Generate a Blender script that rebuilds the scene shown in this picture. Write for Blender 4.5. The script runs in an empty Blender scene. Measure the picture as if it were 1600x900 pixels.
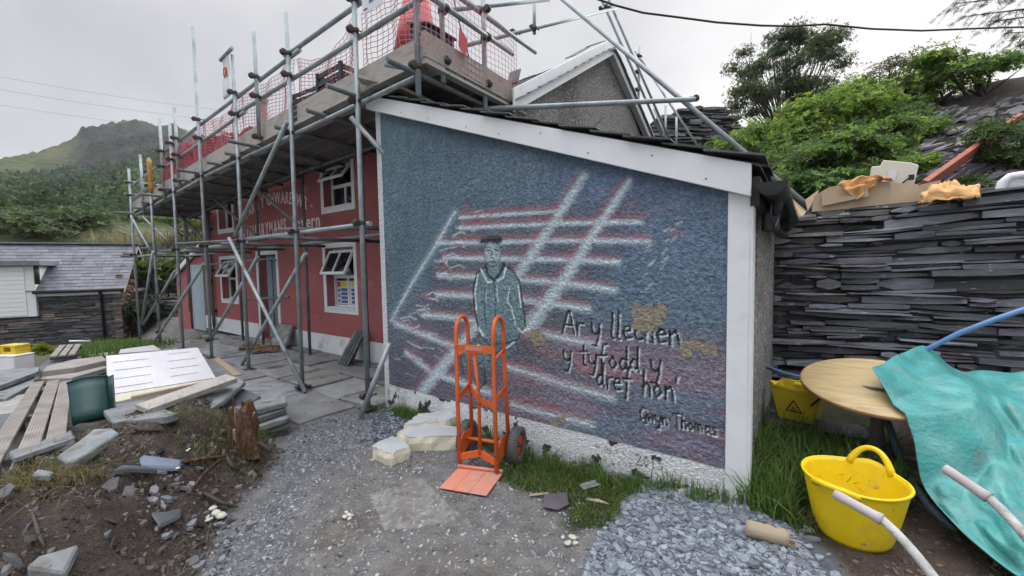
import bpy, bmesh, math, random
import numpy as np
from mathutils import Vector, Matrix, noise as mnoise

random.seed(7)
RNG = np.random.default_rng(11)
SC = bpy.context.scene
COL = SC.collection
PI = math.pi

# ---------------------------------------------------------------- camera
F_PX, YAW, PITCH, ROLL, EYE = 629.2, math.radians(-36.2), math.radians(-3.12), math.radians(-1.03), 1.6
_w = Vector((math.sin(YAW)*math.cos(PITCH), math.cos(YAW)*math.cos(PITCH), math.sin(PITCH)))
_r = Vector((math.cos(YAW), -math.sin(YAW), 0))
_u = _r.cross(_w)
CAM_R = math.cos(ROLL)*_r + math.sin(ROLL)*_u
CAM_U = -math.sin(ROLL)*_r + math.cos(ROLL)*_u
CAM_W = _w
CAM_P = Vector((0, 0, EYE))
cam_data = bpy.data.cameras.new("camera")
cam_data.sensor_width = 36
cam_data.lens = F_PX/1600*36
cam_data.clip_start = 0.05
cam_data.clip_end = 4000
cam = bpy.data.objects.new("camera", cam_data)
COL.objects.link(cam)
cam.matrix_world = Matrix(((CAM_R.x, CAM_U.x, -CAM_W.x, 0), (CAM_R.y, CAM_U.y, -CAM_W.y, 0), (CAM_R.z, CAM_U.z, -CAM_W.z, EYE), (0, 0, 0, 1)))
SC.camera = cam

# survey helpers: where a sight line meets a wall, the ground or a given distance
def ray(x, y): return CAM_W + (x-800)/F_PX*CAM_R - (y-450)/F_PX*CAM_U
def at(x, y, d): return CAM_P + ray(x, y)*d
def atY(x, y, Y): r = ray(x, y); return CAM_P + r*(Y/r.y)
def atX(x, y, X): r = ray(x, y); return CAM_P + r*(X/r.x)
def atZ(x, y, Z): r = ray(x, y); return CAM_P + r*((Z-EYE)/r.z)

# ---------------------------------------------------------------- sky, sun, exposure
SUN_AZ, SUN_EL = math.radians(3.0), math.radians(23.0)      # azimuth from +Y towards +X: behind the buildings
sun_dir = Vector((math.sin(SUN_AZ)*math.cos(SUN_EL), math.cos(SUN_AZ)*math.cos(SUN_EL), math.sin(SUN_EL)))
world = bpy.data.worlds.new("World"); SC.world = world
world.use_nodes = True
nt = world.node_tree; nt.nodes.clear()
def _n(t, **k):
    n = nt.nodes.new(t)
    for a, v in k.items(): setattr(n, a, v)
    return n
def _l(a, b): nt.links.new(a, b)
def _val(sock, v): sock.default_value = v
tc = _n('ShaderNodeTexCoord'); out = _n('ShaderNodeOutputWorld'); bg = _n('ShaderNodeBackground')
sky = _n('ShaderNodeTexSky'); sky.sky_type = 'NISHITA'; sky.sun_disc = False
sky.sun_elevation = SUN_EL; sky.sun_rotation = SUN_AZ; sky.air_density = 1.0; sky.dust_density = 3.0
sep = _n('ShaderNodeSeparateXYZ'); _l(tc.outputs['Generated'], sep.inputs[0])
# cloud deck: the view direction projected on a plane overhead
add = _n('ShaderNodeMath', operation='MAXIMUM'); _l(sep.outputs['Z'], add.inputs[0]); _val(add.inputs[1], 0.0)
add2 = _n('ShaderNodeMath', operation='ADD'); _l(add.outputs[0], add2.inputs[0]); _val(add2.inputs[1], 0.22)
dx = _n('ShaderNodeMath', operation='DIVIDE'); _l(sep.outputs['X'], dx.inputs[0]); _l(add2.outputs[0], dx.inputs[1])
dy = _n('ShaderNodeMath', operation='DIVIDE'); _l(sep.outputs['Y'], dy.inputs[0]); _l(add2.outputs[0], dy.inputs[1])
cmb = _n('ShaderNodeCombineXYZ'); _l(dx.outputs[0], cmb.inputs[0]); _l(dy.outputs[0], cmb.inputs[1])
mp = _n('ShaderNodeMapping'); _l(cmb.outputs[0], mp.inputs[0]); mp.inputs['Scale'].default_value = (0.75, 1.15, 1); mp.inputs['Rotation'].default_value = (0, 0, 0.6)
n1 = _n('ShaderNodeTexNoise'); _l(mp.outputs[0], n1.inputs['Vector']); _val(n1.inputs['Scale'], 1.15); _val(n1.inputs['Detail'], 8.0); _val(n1.inputs['Roughness'], 0.52); _val(n1.inputs['Distortion'], 0.35)
cr = _n('ShaderNodeValToRGB'); _l(n1.outputs['Fac'], cr.inputs[0])
cr.color_ramp.elements[0].position = 0.30; cr.color_ramp.elements[0].color = (3.0, 3.06, 3.33, 1)
cr.color_ramp.elements[1].position = 0.68; cr.color_ramp.elements[1].color = (4.5, 4.5, 4.6, 1)
# an overcast sky is brighter overhead than at the horizon
zr = _n('ShaderNodeMapRange'); _l(sep.outputs['Z'], zr.inputs[0]); _val(zr.inputs[1], 0.55); _val(zr.inputs[2], 0.97); _val(zr.inputs[3], 1.0); _val(zr.inputs[4], 6.2)
sc = _n('ShaderNodeVectorMath', operation='SCALE'); _l(cr.outputs[0], sc.inputs[0]); _l(zr.outputs[0], sc.inputs['Scale'])
# the sun behind thin cloud
dt = _n('ShaderNodeVectorMath', operation='DOT_PRODUCT'); _l(tc.outputs['Generated'], dt.inputs[0]); dt.inputs[1].default_value = sun_dir
gl = _n('ShaderNodeMapRange'); gl.interpolation_type = 'SMOOTHERSTEP'
_l(dt.outputs['Value'], gl.inputs[0]); _val(gl.inputs[1], 0.90); _val(gl.inputs[2], 1.0); _val(gl.inputs[3], 0.0); _val(gl.inputs[4], 1.0)
gs = _n('ShaderNodeVectorMath', operation='SCALE'); gs.inputs[0].default_value = (1.9, 1.8, 1.7); _l(gl.outputs[0], gs.inputs['Scale'])
ad = _n('ShaderNodeVectorMath', operation='ADD'); _l(sc.outputs[0], ad.inputs[0]); _l(gs.outputs[0], ad.inputs[1])
mx = _n('ShaderNodeMixRGB'); _val(mx.inputs[0], 0.985); _l(sky.outputs[0], mx.inputs[1]); _l(ad.outputs[0], mx.inputs[2])
_l(mx.outputs[0], bg.inputs['Color']); _val(bg.inputs['Strength'], 0.105); _l(bg.outputs[0], out.inputs[0])

sun_data = bpy.data.lights.new("sun", 'SUN'); sun_data.energy = 1.5; sun_data.angle = math.radians(25); sun_data.color = (1.0, 0.95, 0.88)
sun = bpy.data.objects.new("sun", sun_data); COL.objects.link(sun)
sun.rotation_euler = (-sun_dir).to_track_quat('-Z', 'Y').to_euler()
SC.view_settings.view_transform = 'Standard'
SC.view_settings.look = 'None'
SC.view_settings.exposure = 0.78
SC.view_settings.gamma = 1.0
SC.view_settings.use_curve_mapping = False
SC.cycles.max_bounces = 6
SC.cycles.diffuse_bounces = 3
SC.cycles.transparent_max_bounces = 8

# ---------------------------------------------------------------- helpers
def ss(x, a, b):
    t = np.clip((np.asarray(x, float)-a)/(b-a), 0, 1); return t*t*(3-2*t)

def vnoise(x, y, scale, seed=0):
    """smooth value noise, 0..1"""
    r = np.random.default_rng(seed).random((64, 64))
    x = np.asarray(x, float)*scale+seed*3.17; y = np.asarray(y, float)*scale+seed*1.73
    i = np.floor(x).astype(int); j = np.floor(y).astype(int); a = x-i; b = y-j
    a = a*a*(3-2*a); b = b*b*(3-2*b); i %= 64; j %= 64; i1 = (i+1) % 64; j1 = (j+1) % 64
    return (r[i, j]*(1-a)+r[i1, j]*a)*(1-b)+(r[i, j1]*(1-a)+r[i1, j1]*a)*b
def fbm(x, y, scale, seed=0, o=4):
    s = 0; k = 1; t = 0
    for q in range(o):
        s = s+vnoise(x, y, scale*2**q, seed+q*7)*k; t += k; k *= .5
    return s/t

def poly_sd(px_, py_, poly):
    """signed distance to a polygon (positive inside)"""
    x = np.asarray(px_, float); y = np.asarray(py_, float)
    d = np.full(x.shape, 1e9); ins = np.zeros(x.shape, bool)
    n = len(poly)
    for i in range(n):
        ax, ay = poly[i]; bx, by = poly[(i+1) % n]
        ex, ey = bx-ax, by-ay
        t = np.clip(((x-ax)*ex+(y-ay)*ey)/(ex*ex+ey*ey+1e-12), 0, 1)
        d = np.minimum(d, np.hypot(x-ax-t*ex, y-ay-t*ey))
        c = ((ay > y) != (by > y)) & (x < (bx-ax)*(y-ay)/(by-ay+1e-12)+ax)
        ins ^= c
    return np.where(ins, d, -d)

def tagp(o, label=None, cat=None, group=None, kind=None):
    if label: o['label'] = label
    if cat: o['category'] = cat
    if group: o['group'] = group
    if kind: o['kind'] = kind
    return o
def thing(name, label, cat, loc=(0, 0, 0), rotz=0.0, group=None):
    o = bpy.data.objects.new(name, None); COL.objects.link(o)
    o.location = loc; o.rotation_euler = (0, 0, rotz); o.empty_display_size = .2
    return tagp(o, label, cat, group)

def mesh_np(name, V, Fs, mat, parent=None, col=None, smooth=False, world=True, alpha=None):
    """V (n,3); Fs list of (m,k) index arrays; col (n,3) per-vertex colour"""
    V = np.asarray(V, np.float32)
    if parent is not None and world: V = V-np.array(parent.location, np.float32)
    me = bpy.data.meshes.new(name)
    me.vertices.add(len(V)); me.vertices.foreach_set('co', V.ravel())
    loops = np.concatenate([f.ravel() for f in Fs]).astype(np.int32)
    tot = np.concatenate([np.full(len(f), f.shape[1]) for f in Fs]).astype(np.int32)
    st = np.concatenate([[0], np.cumsum(tot)[:-1]]).astype(np.int32)
    me.loops.add(len(loops)); me.loops.foreach_set('vertex_index', loops)
    me.polygons.add(len(tot)); me.polygons.foreach_set('loop_start', st)
    me.polygons.foreach_set('loop_total', tot)
    me.polygons.foreach_set('use_smooth', np.full(len(tot), smooth))
    me.update(calc_edges=True)
    if col is not None:
        ca = me.color_attributes.new('col', 'FLOAT_COLOR', 'POINT')
        a = np.ones((len(V), 4), np.float32); a[:, :3] = col
        if alpha is not None: a[:, 3] = alpha
        ca.data.foreach_set('color', a.ravel())
    me.materials.append(mat)
    o = bpy.data.objects.new(name, me); COL.objects.link(o)
    if parent is not None: o.parent = parent
    return o

class MB:
    def __init__(s): s.v = []; s.f = []; s.sm = []; s.c = []; s.mi = []; s.col = (1, 1, 1); s.m = 0
    def vert(s, p): s.v.append(tuple(p)); s.c.append(s.col); return len(s.v)-1
    def face(s, idx, smooth=False): s.f.append(tuple(idx)); s.sm.append(smooth); s.mi.append(s.m)
    def poly(s, pts, smooth=False): s.face([s.vert(p) for p in pts], smooth)
    def hexa(s, P):
        """8 points: bottom ring 0-3 (ccw from above), top ring 4-7"""
        i = [s.vert(p) for p in P]
        for q in ((3, 2, 1, 0), (4, 5, 6, 7), (0, 1, 5, 4), (1, 2, 6, 5), (2, 3, 7, 6), (3, 0, 4, 7)): s.face([i[k] for k in q])
    def box(s, c, size, M=None):
        c = Vector(c); hx, hy, hz = size[0]/2, size[1]/2, size[2]/2
        P = [Vector(p) for p in ((-hx, -hy, -hz), (hx, -hy, -hz), (hx, hy, -hz), (-hx, hy, -hz), (-hx, -hy, hz), (hx, -hy, hz), (hx, hy, hz), (-hx, hy, hz))]
        if M is not None: P = [M @ p for p in P]
        s.hexa([c+p for p in P])
    def bb(s, lo, hi): s.box([(a+b)/2 for a, b in zip(lo, hi)], [abs(b-a) for a, b in zip(lo, hi)])
    def beam(s, p0, p1, w, h, up=(0, 0, 1)):
        p0 = Vector(p0); p1 = Vector(p1); d = (p1-p0); L = d.length; d.normalize(); up = Vector(up)
        sd = d.cross(up)
        if sd.length < 1e-4: sd = d.cross(Vector((0, 1, 0)))
        sd.normalize(); u = sd.cross(d)
        s.box((p0+p1)/2, (L, w, h), Matrix((d, sd, u)).transposed())
    def prism(s, pts, off):
        """polygon pts extruded by vector off (side faces + both caps)"""
        off = Vector(off); a = [s.vert(p) for p in pts]; b = [s.vert(Vector(p)+off) for p in pts]; n = len(a)
        s.face(a[::-1]); s.face(b)
        for i in range(n): s.face((a[i], a[(i+1) % n], b[(i+1) % n], b[i]))
    def tube(s, pts, r, n=10, cap=True, closed=False):
        pts = [Vector(p) for p in pts]; rr = r if isinstance(r, (list, tuple)) else [r]*len(pts)
        m = len(pts); prev = None; rings = []
        for i, p in enumerate(pts):
            if closed: t = (pts[(i+1) % m]-pts[i-1])
            else: t = (pts[min(i+1, m-1)]-pts[max(i-1, 0)])
            t.normalize()
            if prev is None:
                a = Vector((0, 0, 1)) if abs(t.z) < .9 else Vector((1, 0, 0))
                nx = t.cross(a).normalized()
            else:
                nx = (prev-t*prev.dot(t)).normalized()
            prev = nx; ny = t.cross(nx)
            rings.append([s.vert(p+rr[i]*(math.cos(2*PI*k/n)*nx+math.sin(2*PI*k/n)*ny)) for k in range(n)])
        for i in range(m if closed else m-1):
            A, B = rings[i], rings[(i+1) % m]
            for k in range(n): s.face((A[k], A[(k+1) % n], B[(k+1) % n], B[k]), True)
        if cap and not closed: s.face(rings[0][::-1]); s.face(rings[-1])
    def lathe(s, prof, o=(0, 0, 0), n=32, axis='z', sx=1, sy=1, closed=False):
        o = Vector(o); rings = []
        for (r, h) in prof:
            ring = []
            for k in range(n):
                a = 2*PI*k/n; x, y = r*math.cos(a)*sx, r*math.sin(a)*sy
                p = {'z': (x, y, h), 'x': (h, x, y), 'y': (y, h, x)}[axis]
                ring.append(s.vert(o+Vector(p)))
            rings.append(ring)
        m = len(rings)
        for i in range(m if closed else m-1):
            A, B = rings[i], rings[(i+1) % m]
            for k in range(n): s.face((A[k], A[(k+1) % n], B[(k+1) % n], B[k]), True)
        if not closed:
            if prof[0][0] > 1e-5: s.face(rings[0][::-1])
            if prof[-1][0] > 1e-5: s.face(rings[-1])
    def grid(s, fn, nu, nv, smooth=True):
        I = [[s.vert(fn(i/nu, j/nv)) for j in range(nv+1)] for i in range(nu+1)]
        for i in range(nu):
            for j in range(nv): s.face((I[i][j], I[i+1][j], I[i+1][j+1], I[i][j+1]), smooth)
    def build(s, name, mat, parent=None, world=True, bevel=0.0, seg=1, weld=False, solid=0.0, colors=False):
        me = bpy.data.meshes.new(name)
        v = s.v
        if parent is not None and world:
            L = parent.location; v = [(p[0]-L.x, p[1]-L.y, p[2]-L.z) for p in v]
        me.from_pydata(v, [], s.f)
        me.polygons.foreach_set('use_smooth', s.sm)
        mats = mat if isinstance(mat, (list, tuple)) else [mat]
        for m in mats: me.materials.append(m)
        if len(mats) > 1: me.polygons.foreach_set('material_index', s.mi)
        if colors:
            ca = me.color_attributes.new('col', 'FLOAT_COLOR', 'POINT')
            ca.data.foreach_set('color', np.array([(*c, 1.0) for c in s.c], np.float32).ravel())
        me.update()
        if weld or bevel > 0:
            bm = bmesh.new(); bm.from_mesh(me)
            if weld: bmesh.ops.remove_doubles(bm, verts=bm.verts, dist=1e-4)
            bmesh.ops.recalc_face_normals(bm, faces=bm.faces)
            if bevel > 0:
                ed = [e for e in bm.edges if len(e.link_faces) == 2 and e.calc_face_angle(0) > .6]
                bmesh.ops.bevel(bm, geom=ed, offset=bevel, segments=seg, affect='EDGES', clamp_overlap=True)
            bm.to_mesh(me); bm.free()
        o = bpy.data.objects.new(name, me); COL.objects.link(o)
        if parent is not None: o.parent = parent
        if solid:
            md = o.modifiers.new('solid', 'SOLIDIFY'); md.thickness = solid; md.offset = 0
        return o
def tubes(name, segs, r, mat, parent=None, n=10, world=True):
    m = MB()
    for s in segs: m.tube(s, r, n)
    return m.build(name, mat, parent, world)

# ---------------------------------------------------------------- materials
def material(name, col=(.5, .5, .5), rough=.7, metal=0.0, var=.0, vscale=6.0, col2=None, c2pos=(.45, .65), c2scale=8.0,
             bump=0.0, bscale=80.0, bdetail=4.0, attr=False, spec=.4, transl=0.0, stretch=(1, 1, 1), alpha=1.0, coord='Object', bdist=.01, bump2=0.0, b2scale=8.0, col3=None, c3pos=(.6, .7), c3scale=20.0):
    m = bpy.data.materials.new(name); m.use_nodes = True
    t = m.node_tree; N = t.nodes; L = t.links; b = N['Principled BSDF']
    b.inputs['Roughness'].default_value = rough; b.inputs['Metallic'].default_value = metal
    b.inputs['Specular IOR Level'].default_value = spec
    tcn = N.new('ShaderNodeTexCoord'); mpn = N.new('ShaderNodeMapping'); mpn.inputs['Scale'].default_value = stretch
    L.new(tcn.outputs[coord], mpn.inputs[0]); vec = mpn.outputs[0]
    def noise(s, d=5.0, rg=.55):
        n = N.new('ShaderNodeTexNoise'); n.inputs['Scale'].default_value = s; n.inputs['Detail'].default_value = d; n.inputs['Roughness'].default_value = rg
        L.new(vec, n.inputs['Vector']); return n.outputs['Fac']
    if attr:
        a = N.new('ShaderNodeVertexColor'); a.layer_name = 'col'; c = a.outputs['Color']
    else:
        rgb = N.new('ShaderNodeRGB'); rgb.outputs[0].default_value = (*col, 1); c = rgb.outputs[0]
    def mixin(c, colB, pos, scale):
        rp = N.new('ShaderNodeMapRange'); rp.inputs[1].default_value = pos[0]; rp.inputs[2].default_value = pos[1]
        L.new(noise(scale), rp.inputs[0])
        mxn = N.new('ShaderNodeMixRGB'); L.new(rp.outputs[0], mxn.inputs[0]); L.new(c, mxn.inputs[1]); mxn.inputs[2].default_value = (*colB, 1)
        return mxn.outputs[0]
    if col2: c = mixin(c, col2, c2pos, c2scale)
    if col3: c = mixin(c, col3, c3pos, c3scale)
    if var:
        rp = N.new('ShaderNodeMapRange'); rp.inputs[1].default_value = .25; rp.inputs[2].default_value = .75
        rp.inputs[3].default_value = 1-var; rp.inputs[4].default_value = 1+var
        L.new(noise(vscale), rp.inputs[0])
        vm = N.new('ShaderNodeVectorMath'); vm.operation = 'SCALE'; L.new(c, vm.inputs[0]); L.new(rp.outputs[0], vm.inputs['Scale']); c = vm.outputs[0]
    L.new(c, b.inputs['Base Color'])
    last = None
    for (st, s_, d_) in ((bump, bscale, bdetail), (bump2, b2scale, 3.0)):
        if st:
            bn = N.new('ShaderNodeBump'); bn.inputs['Strength'].default_value = st; bn.inputs['Distance'].default_value = bdist
            L.new(noise(s_, d_), bn.inputs['Height'])
            if last is not None: L.new(last, bn.inputs['Normal'])
            last = bn.outputs[0]
    if last is not None: L.new(last, b.inputs['Normal'])
    if transl:
        tr = N.new('ShaderNodeBsdfTranslucent'); L.new(c, tr.inputs[0]); mxs = N.new('ShaderNodeMixShader'); mxs.inputs[0].default_value = transl
        L.new(b.outputs[0], mxs.inputs[1]); L.new(tr.outputs[0], mxs.inputs[2]); L.new(mxs.outputs[0], N['Material Output'].inputs[0])
    return m

M = {}
M['ground'] = material('ground', attr=True, rough=.95, var=.35, vscale=9, bump=.9, bscale=45, bdist=.03, bump2=.5, b2scale=160, spec=.2)
M['chip'] = material('slate_chip', attr=True, rough=.75, var=.25, vscale=25, bump=.3, bscale=60)
M['slate'] = material('slate', attr=True, rough=.55, var=.35, vscale=7, stretch=(1, 1, 3.5), bump=.7, bscale=22, bdist=.012, col2=(.30, .32, .32), c2pos=(.64, .68), c2scale=8.0, spec=.5)
M['flag'] = material('flagstone', attr=True, rough=.8, var=.3, vscale=3.5, bump=.5, bscale=18, bdist=.012, col2=(.05, .055, .045), c2pos=(.55, .75), c2scale=2.5)
M['slab'] = material('grey_slate_slab', col=(.21, .225, .235), rough=.75, var=.35, vscale=9, bump=.7, bscale=18, bdist=.015, col3=(.11, .09, .075), c3pos=(.55, .68), c3scale=7, col2=(.12, .125, .12), c2pos=(.5, .75), c2scale=4)
M['slab_dark'] = material('dark_slate_slab', col=(.10, .11, .12), rough=.6, var=.3, vscale=6, bump=.5, bscale=20)
M['slab_purple'] = material('purple_slate', col=(.10, .085, .105), rough=.6, var=.25, vscale=5, bump=.4, bscale=20)
M['roof_slate'] = material('roof_slate', attr=True, rough=.5, var=.2, vscale=6, bump=.3, bscale=30, spec=.5)
M['grass'] = material('grass_blade', attr=True, rough=.6, transl=.4, spec=.3)
M['leaf'] = material('leaf', attr=True, rough=.5, transl=.45, spec=.35)
M['bark'] = material('bark', col=(.07, .055, .045), rough=.9, var=.3, bump=.7, bscale=30)
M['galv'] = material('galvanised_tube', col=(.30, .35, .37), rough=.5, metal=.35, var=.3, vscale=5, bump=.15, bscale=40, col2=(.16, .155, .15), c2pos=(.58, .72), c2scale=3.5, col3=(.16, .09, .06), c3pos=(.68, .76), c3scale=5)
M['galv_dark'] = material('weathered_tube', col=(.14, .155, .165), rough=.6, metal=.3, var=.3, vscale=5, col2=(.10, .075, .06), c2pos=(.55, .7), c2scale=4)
M['coupler'] = material('coupler_steel', col=(.07, .065, .065), rough=.6, metal=.5, var=.3, vscale=30, col2=(.15, .07, .045), c2pos=(.55, .65), c2scale=14)
M['board'] = material('weathered_board', col=(.40, .375, .345), rough=.85, var=.3, vscale=3, stretch=(1, 6, 6), bump=.4, bscale=20, col2=(.17, .155, .145), c2pos=(.5, .75), c2scale=3)
M['board_dark'] = material('shaded_dark_board', col=(.12, .11, .11), rough=.9, var=.3, vscale=3, stretch=(1, 6, 6), bump=.3, bscale=20)
M['timber'] = material('raw_timber', col=(.37, .30, .21), rough=.8, var=.25, vscale=4, stretch=(1, 5, 5), bump=.3, bscale=30, col2=(.25, .20, .15), c2pos=(.5, .8), c2scale=4)
M['white'] = material('white_paint', col=(.72, .75, .78), rough=.55, var=.06, vscale=5, bump=.12, bscale=30, col2=(.5, .51, .5), c2pos=(.62, .85), c2scale=3)
M['white_rough'] = material('white_masonry', col=(.70, .72, .75), rough=.85, var=.08, vscale=6, bump=.6, bscale=45, bdist=.012, col2=(.36, .36, .34), c2pos=(.58, .8), c2scale=2.2, col3=(.05, .05, .05), c3pos=(.72, .75), c3scale=9)
M['red'] = material('red_render', col=(.36, .115, .12), rough=.9, var=.16, vscale=2.2, bump=.8, bscale=70, bdist=.012, col2=(.25, .085, .09), c2pos=(.5, .8), c2scale=1.1, col3=(.42, .20, .19), c3pos=(.60, .72), c3scale=4)
M['dash'] = material('pebbledash', col=(.25, .24, .23), rough=.95, var=.75, vscale=42, bump=1.0, bscale=45, bdist=.03, col2=(.12, .118, .11), c2pos=(.45, .7), c2scale=1.6, col3=(.5, .49, .47), c3pos=(.60, .66), c3scale=42)
M['glass'] = material('dark_glass', col=(.012, .014, .017), rough=.06, spec=.7)
M['black'] = material('black_plastic', col=(.016, .017, .02), rough=.45, var=.2, vscale=20)
M['lead'] = material('lead_flashing', col=(.16, .18, .20), rough=.6, var=.2)
M['orange'] = material('orange_enamel', col=(.66, .125, .03), rough=.5, var=.18, vscale=9, col2=(.33, .085, .04), c2pos=(.56, .66), c2scale=18, bump=.12, bscale=60, col3=(.40, .34, .30), c3pos=(.66, .70), c3scale=34)
M['orange_worn'] = material('worn_orange_plate', col=(.66, .24, .16), rough=.75, var=.15, vscale=9, col2=(.46, .22, .17), c2pos=(.40, .6), c2scale=9, col3=(.42, .34, .30), c3pos=(.6, .68), c3scale=28)
M['tyre'] = material('tyre_rubber', col=(.10, .10, .10), rough=.9, var=.15, vscale=20)
M['foam'] = material('yellowish_foam', col=(.70, .67, .53), rough=.9, var=.12, vscale=8, bump=.4, bscale=60)
M['foil'] = material('foil_facing', col=(.50, .52, .54), rough=.45, metal=.25, var=.08, vscale=5, bump=.25, bscale=14)
M['yellow'] = material('yellow_plastic', col=(.82, .60, .012), rough=.45, var=.10, vscale=6, col2=(.58, .44, .06), c2pos=(.54, .72), c2scale=6, col3=(.30, .24, .12), c3pos=(.67, .74), c3scale=16, bump=.08, bscale=30)
M['yellow_dull'] = material('dull_yellow_plastic', col=(.62, .47, .03), rough=.5, var=.15, vscale=8)
M['tarp'] = material('turquoise_tarpaulin', col=(.085, .40, .385), rough=.33, var=.25, vscale=7, bump=.5, bscale=6, bdist=.04, spec=.5, col2=(.19, .50, .47), c2pos=(.45, .7), c2scale=5, transl=.3, bump2=.25, b2scale=45, col3=(.20, .34, .32), c3pos=(.62, .72), c3scale=11)
M['blue_pipe'] = material('blue_water_pipe', col=(.13, .25, .48), rough=.45, var=.1)
M['bluegrey_pipe'] = material('blue_grey_pipe', col=(.12, .17, .23), rough=.5, var=.15)
M['ply'] = material('plywood_top', col=(.52, .39, .20), rough=.55, var=.22, vscale=4, stretch=(1, 6, 1), bump=.1, bscale=20, col2=(.38, .28, .15), c2pos=(.5, .72), c2scale=5, col3=(.25, .19, .12), c3pos=(.64, .7), c3scale=3)
M['ply_edge'] = material('table_edge', col=(.28, .16, .08), rough=.6, var=.2)
M['cement'] = material('cement_caked_steel', col=(.40, .39, .37), rough=.9, var=.3, vscale=22, bump=.6, bscale=60, col2=(.2, .2, .2), c2pos=(.55, .7), c2scale=18)
M['grip'] = material('dirty_grip', col=(.45, .40, .40), rough=.8, var=.12)
M['card'] = material('cardboard', col=(.46, .35, .24), rough=.9, var=.1, vscale=4, bump=.1, bscale=20)
M['cloth'] = material('orange_cloth', col=(.74, .42, .19), rough=.9, var=.15, vscale=9, bump=.3, bscale=30)
M['cream'] = material('cream_plastic', col=(.66, .64, .56), rough=.5, var=.06)
M['rust'] = material('red_oxide_steel', col=(.34, .105, .07), rough=.7, var=.2, vscale=6)
M['plastic_white'] = material('white_plastic', col=(.75, .76, .78), rough=.4)
M['green_dark'] = material('dark_green_plastic', col=(.006, .042, .042), rough=.4, var=.2, vscale=8)
M['decking'] = material('grey_decking', col=(.28, .255, .235), rough=.9, var=.25, vscale=4, bump=.4, bscale=30, col2=(.19, .175, .16), c2pos=(.5, .75), c2scale=3)
M['net'] = material('red_netting', col=(.70, .36, .40), rough=.6, transl=.25)
M['net_dense'] = material('bundled_red_net', col=(.55, .10, .15), rough=.7, var=.3, vscale=12, stretch=(1, 1, 4), bump=.5, bscale=50)
M['red_plastic'] = material('red_plastic', col=(.42, .04, .045), rough=.5, var=.2)
M['dark_item'] = material('dark_grey_plastic', col=(.035, .037, .05), rough=.6, var=.2)
M['cable'] = material('black_cable', col=(.02, .02, .022), rough=.6)
M['rot'] = material('rotten_wood', col=(.15, .085, .045), rough=.95, var=.5, vscale=10, stretch=(3, 3, .7), bump=1.0, bscale=22, bdist=.03, col2=(.09, .045, .025), c2pos=(.45, .6), c2scale=9)
M['red_board'] = material('red_brown_board', col=(.30, .09, .06), rough=.7)
M['sign_white'] = material('sign_white', col=(.66, .68, .70), rough=.5, var=.05)
M['sign_yellow'] = material('sign_yellow', col=(.70, .58, .06), rough=.5)
M['sign_blue'] = material('sign_blue', col=(.05, .13, .35), rough=.5)
M['sign_red'] = material('sign_red', col=(.5, .05, .04), rough=.5)
M['ink'] = material('black_ink', col=(.02, .02, .025), rough=.6)
M['amber'] = material('amber_foam', col=(.42, .20, .035), rough=.7, var=.3, vscale=6, col2=(.55, .42, .2), c2pos=(.52, .62), c2scale=5)
M['door_blue'] = material('pale_blue_door', col=(.36, .43, .50), rough=.6, var=.1)
M['hill'] = material('hillside_turf', attr=True, rough=.95, var=.45, vscale=.09, bump=1.0, bscale=.35, bdist=3.0, spec=.1)
M['letter'] = material('sign_letter_paint', col=(.78, .67, .66), rough=.8, var=.2, vscale=20)
M['bale'] = material('brown_debris', col=(.16, .10, .06), rough=.9, var=.4, vscale=15, bump=.8, bscale=30)
M['mat_red'] = material('brick_red', col=(.42, .14, .09), rough=.9)
# ---------------------------------------------------------------- ground
def gpoly(pts, z=0.0): return [tuple(atZ(x, y, z)[:2]) for x, y in pts]
MOUND = gpoly([(285, 920), (345, 810), (415, 735), (440, 700), (415, 668), (350, 655), (235, 668), (165, 690), (100, 735), (10, 778), (-130, 850), (-330, 1040), (0, 1150)], .04)
GRAVEL = gpoly([(1000, 772), (1135, 762), (1195, 800), (1300, 905), (1330, 1000), (880, 1000), (905, 890), (950, 835)])
STRIP = gpoly([(640, 652), (800, 694), (960, 735), (1140, 766), (1130, 785), (1010, 765), (880, 726), (780, 700), (640, 668)])
CHIPS = gpoly([(285, 930), (440, 705), (452, 672), (560, 640), (640, 640), (650, 690), (560, 700), (470, 790), (420, 930)])
LAWN = gpoly([(790, 706), (870, 722), (1000, 764), (985, 800), (945, 838), (905, 835), (880, 790), (800, 765), (770, 730)])
CORNER_GRASS = [(-.35, 2.75), (.1, 2.6), (.35, 2.9), (.5, 3.3), (.6, 5.2), (-.27, 5.2), (-.28, 2.9)]
RSOIL = [(.0, 2.55), (.3, 2.35), (.3, 1.4), (3, 1.4), (3, 5.3), (.5, 5.3), (.35, 3.0)]
FLAGS = [(-13.8, 4.06), (-3.95, 4.06), (-3.95, 3.0), (-4.5, 2.75), (-4.35, 2.05), (-5.0, 1.75), (-6.6, 1.9), (-8.0, 1.5), (-13.8, 1.7)]
SHED_GRASS = [(-17.5, 3.2), (-12.5, 3.2), (-9.6, 1.6), (-10.2, 1.1), (-14, 1.2), (-18.2, 2.2)]

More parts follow.
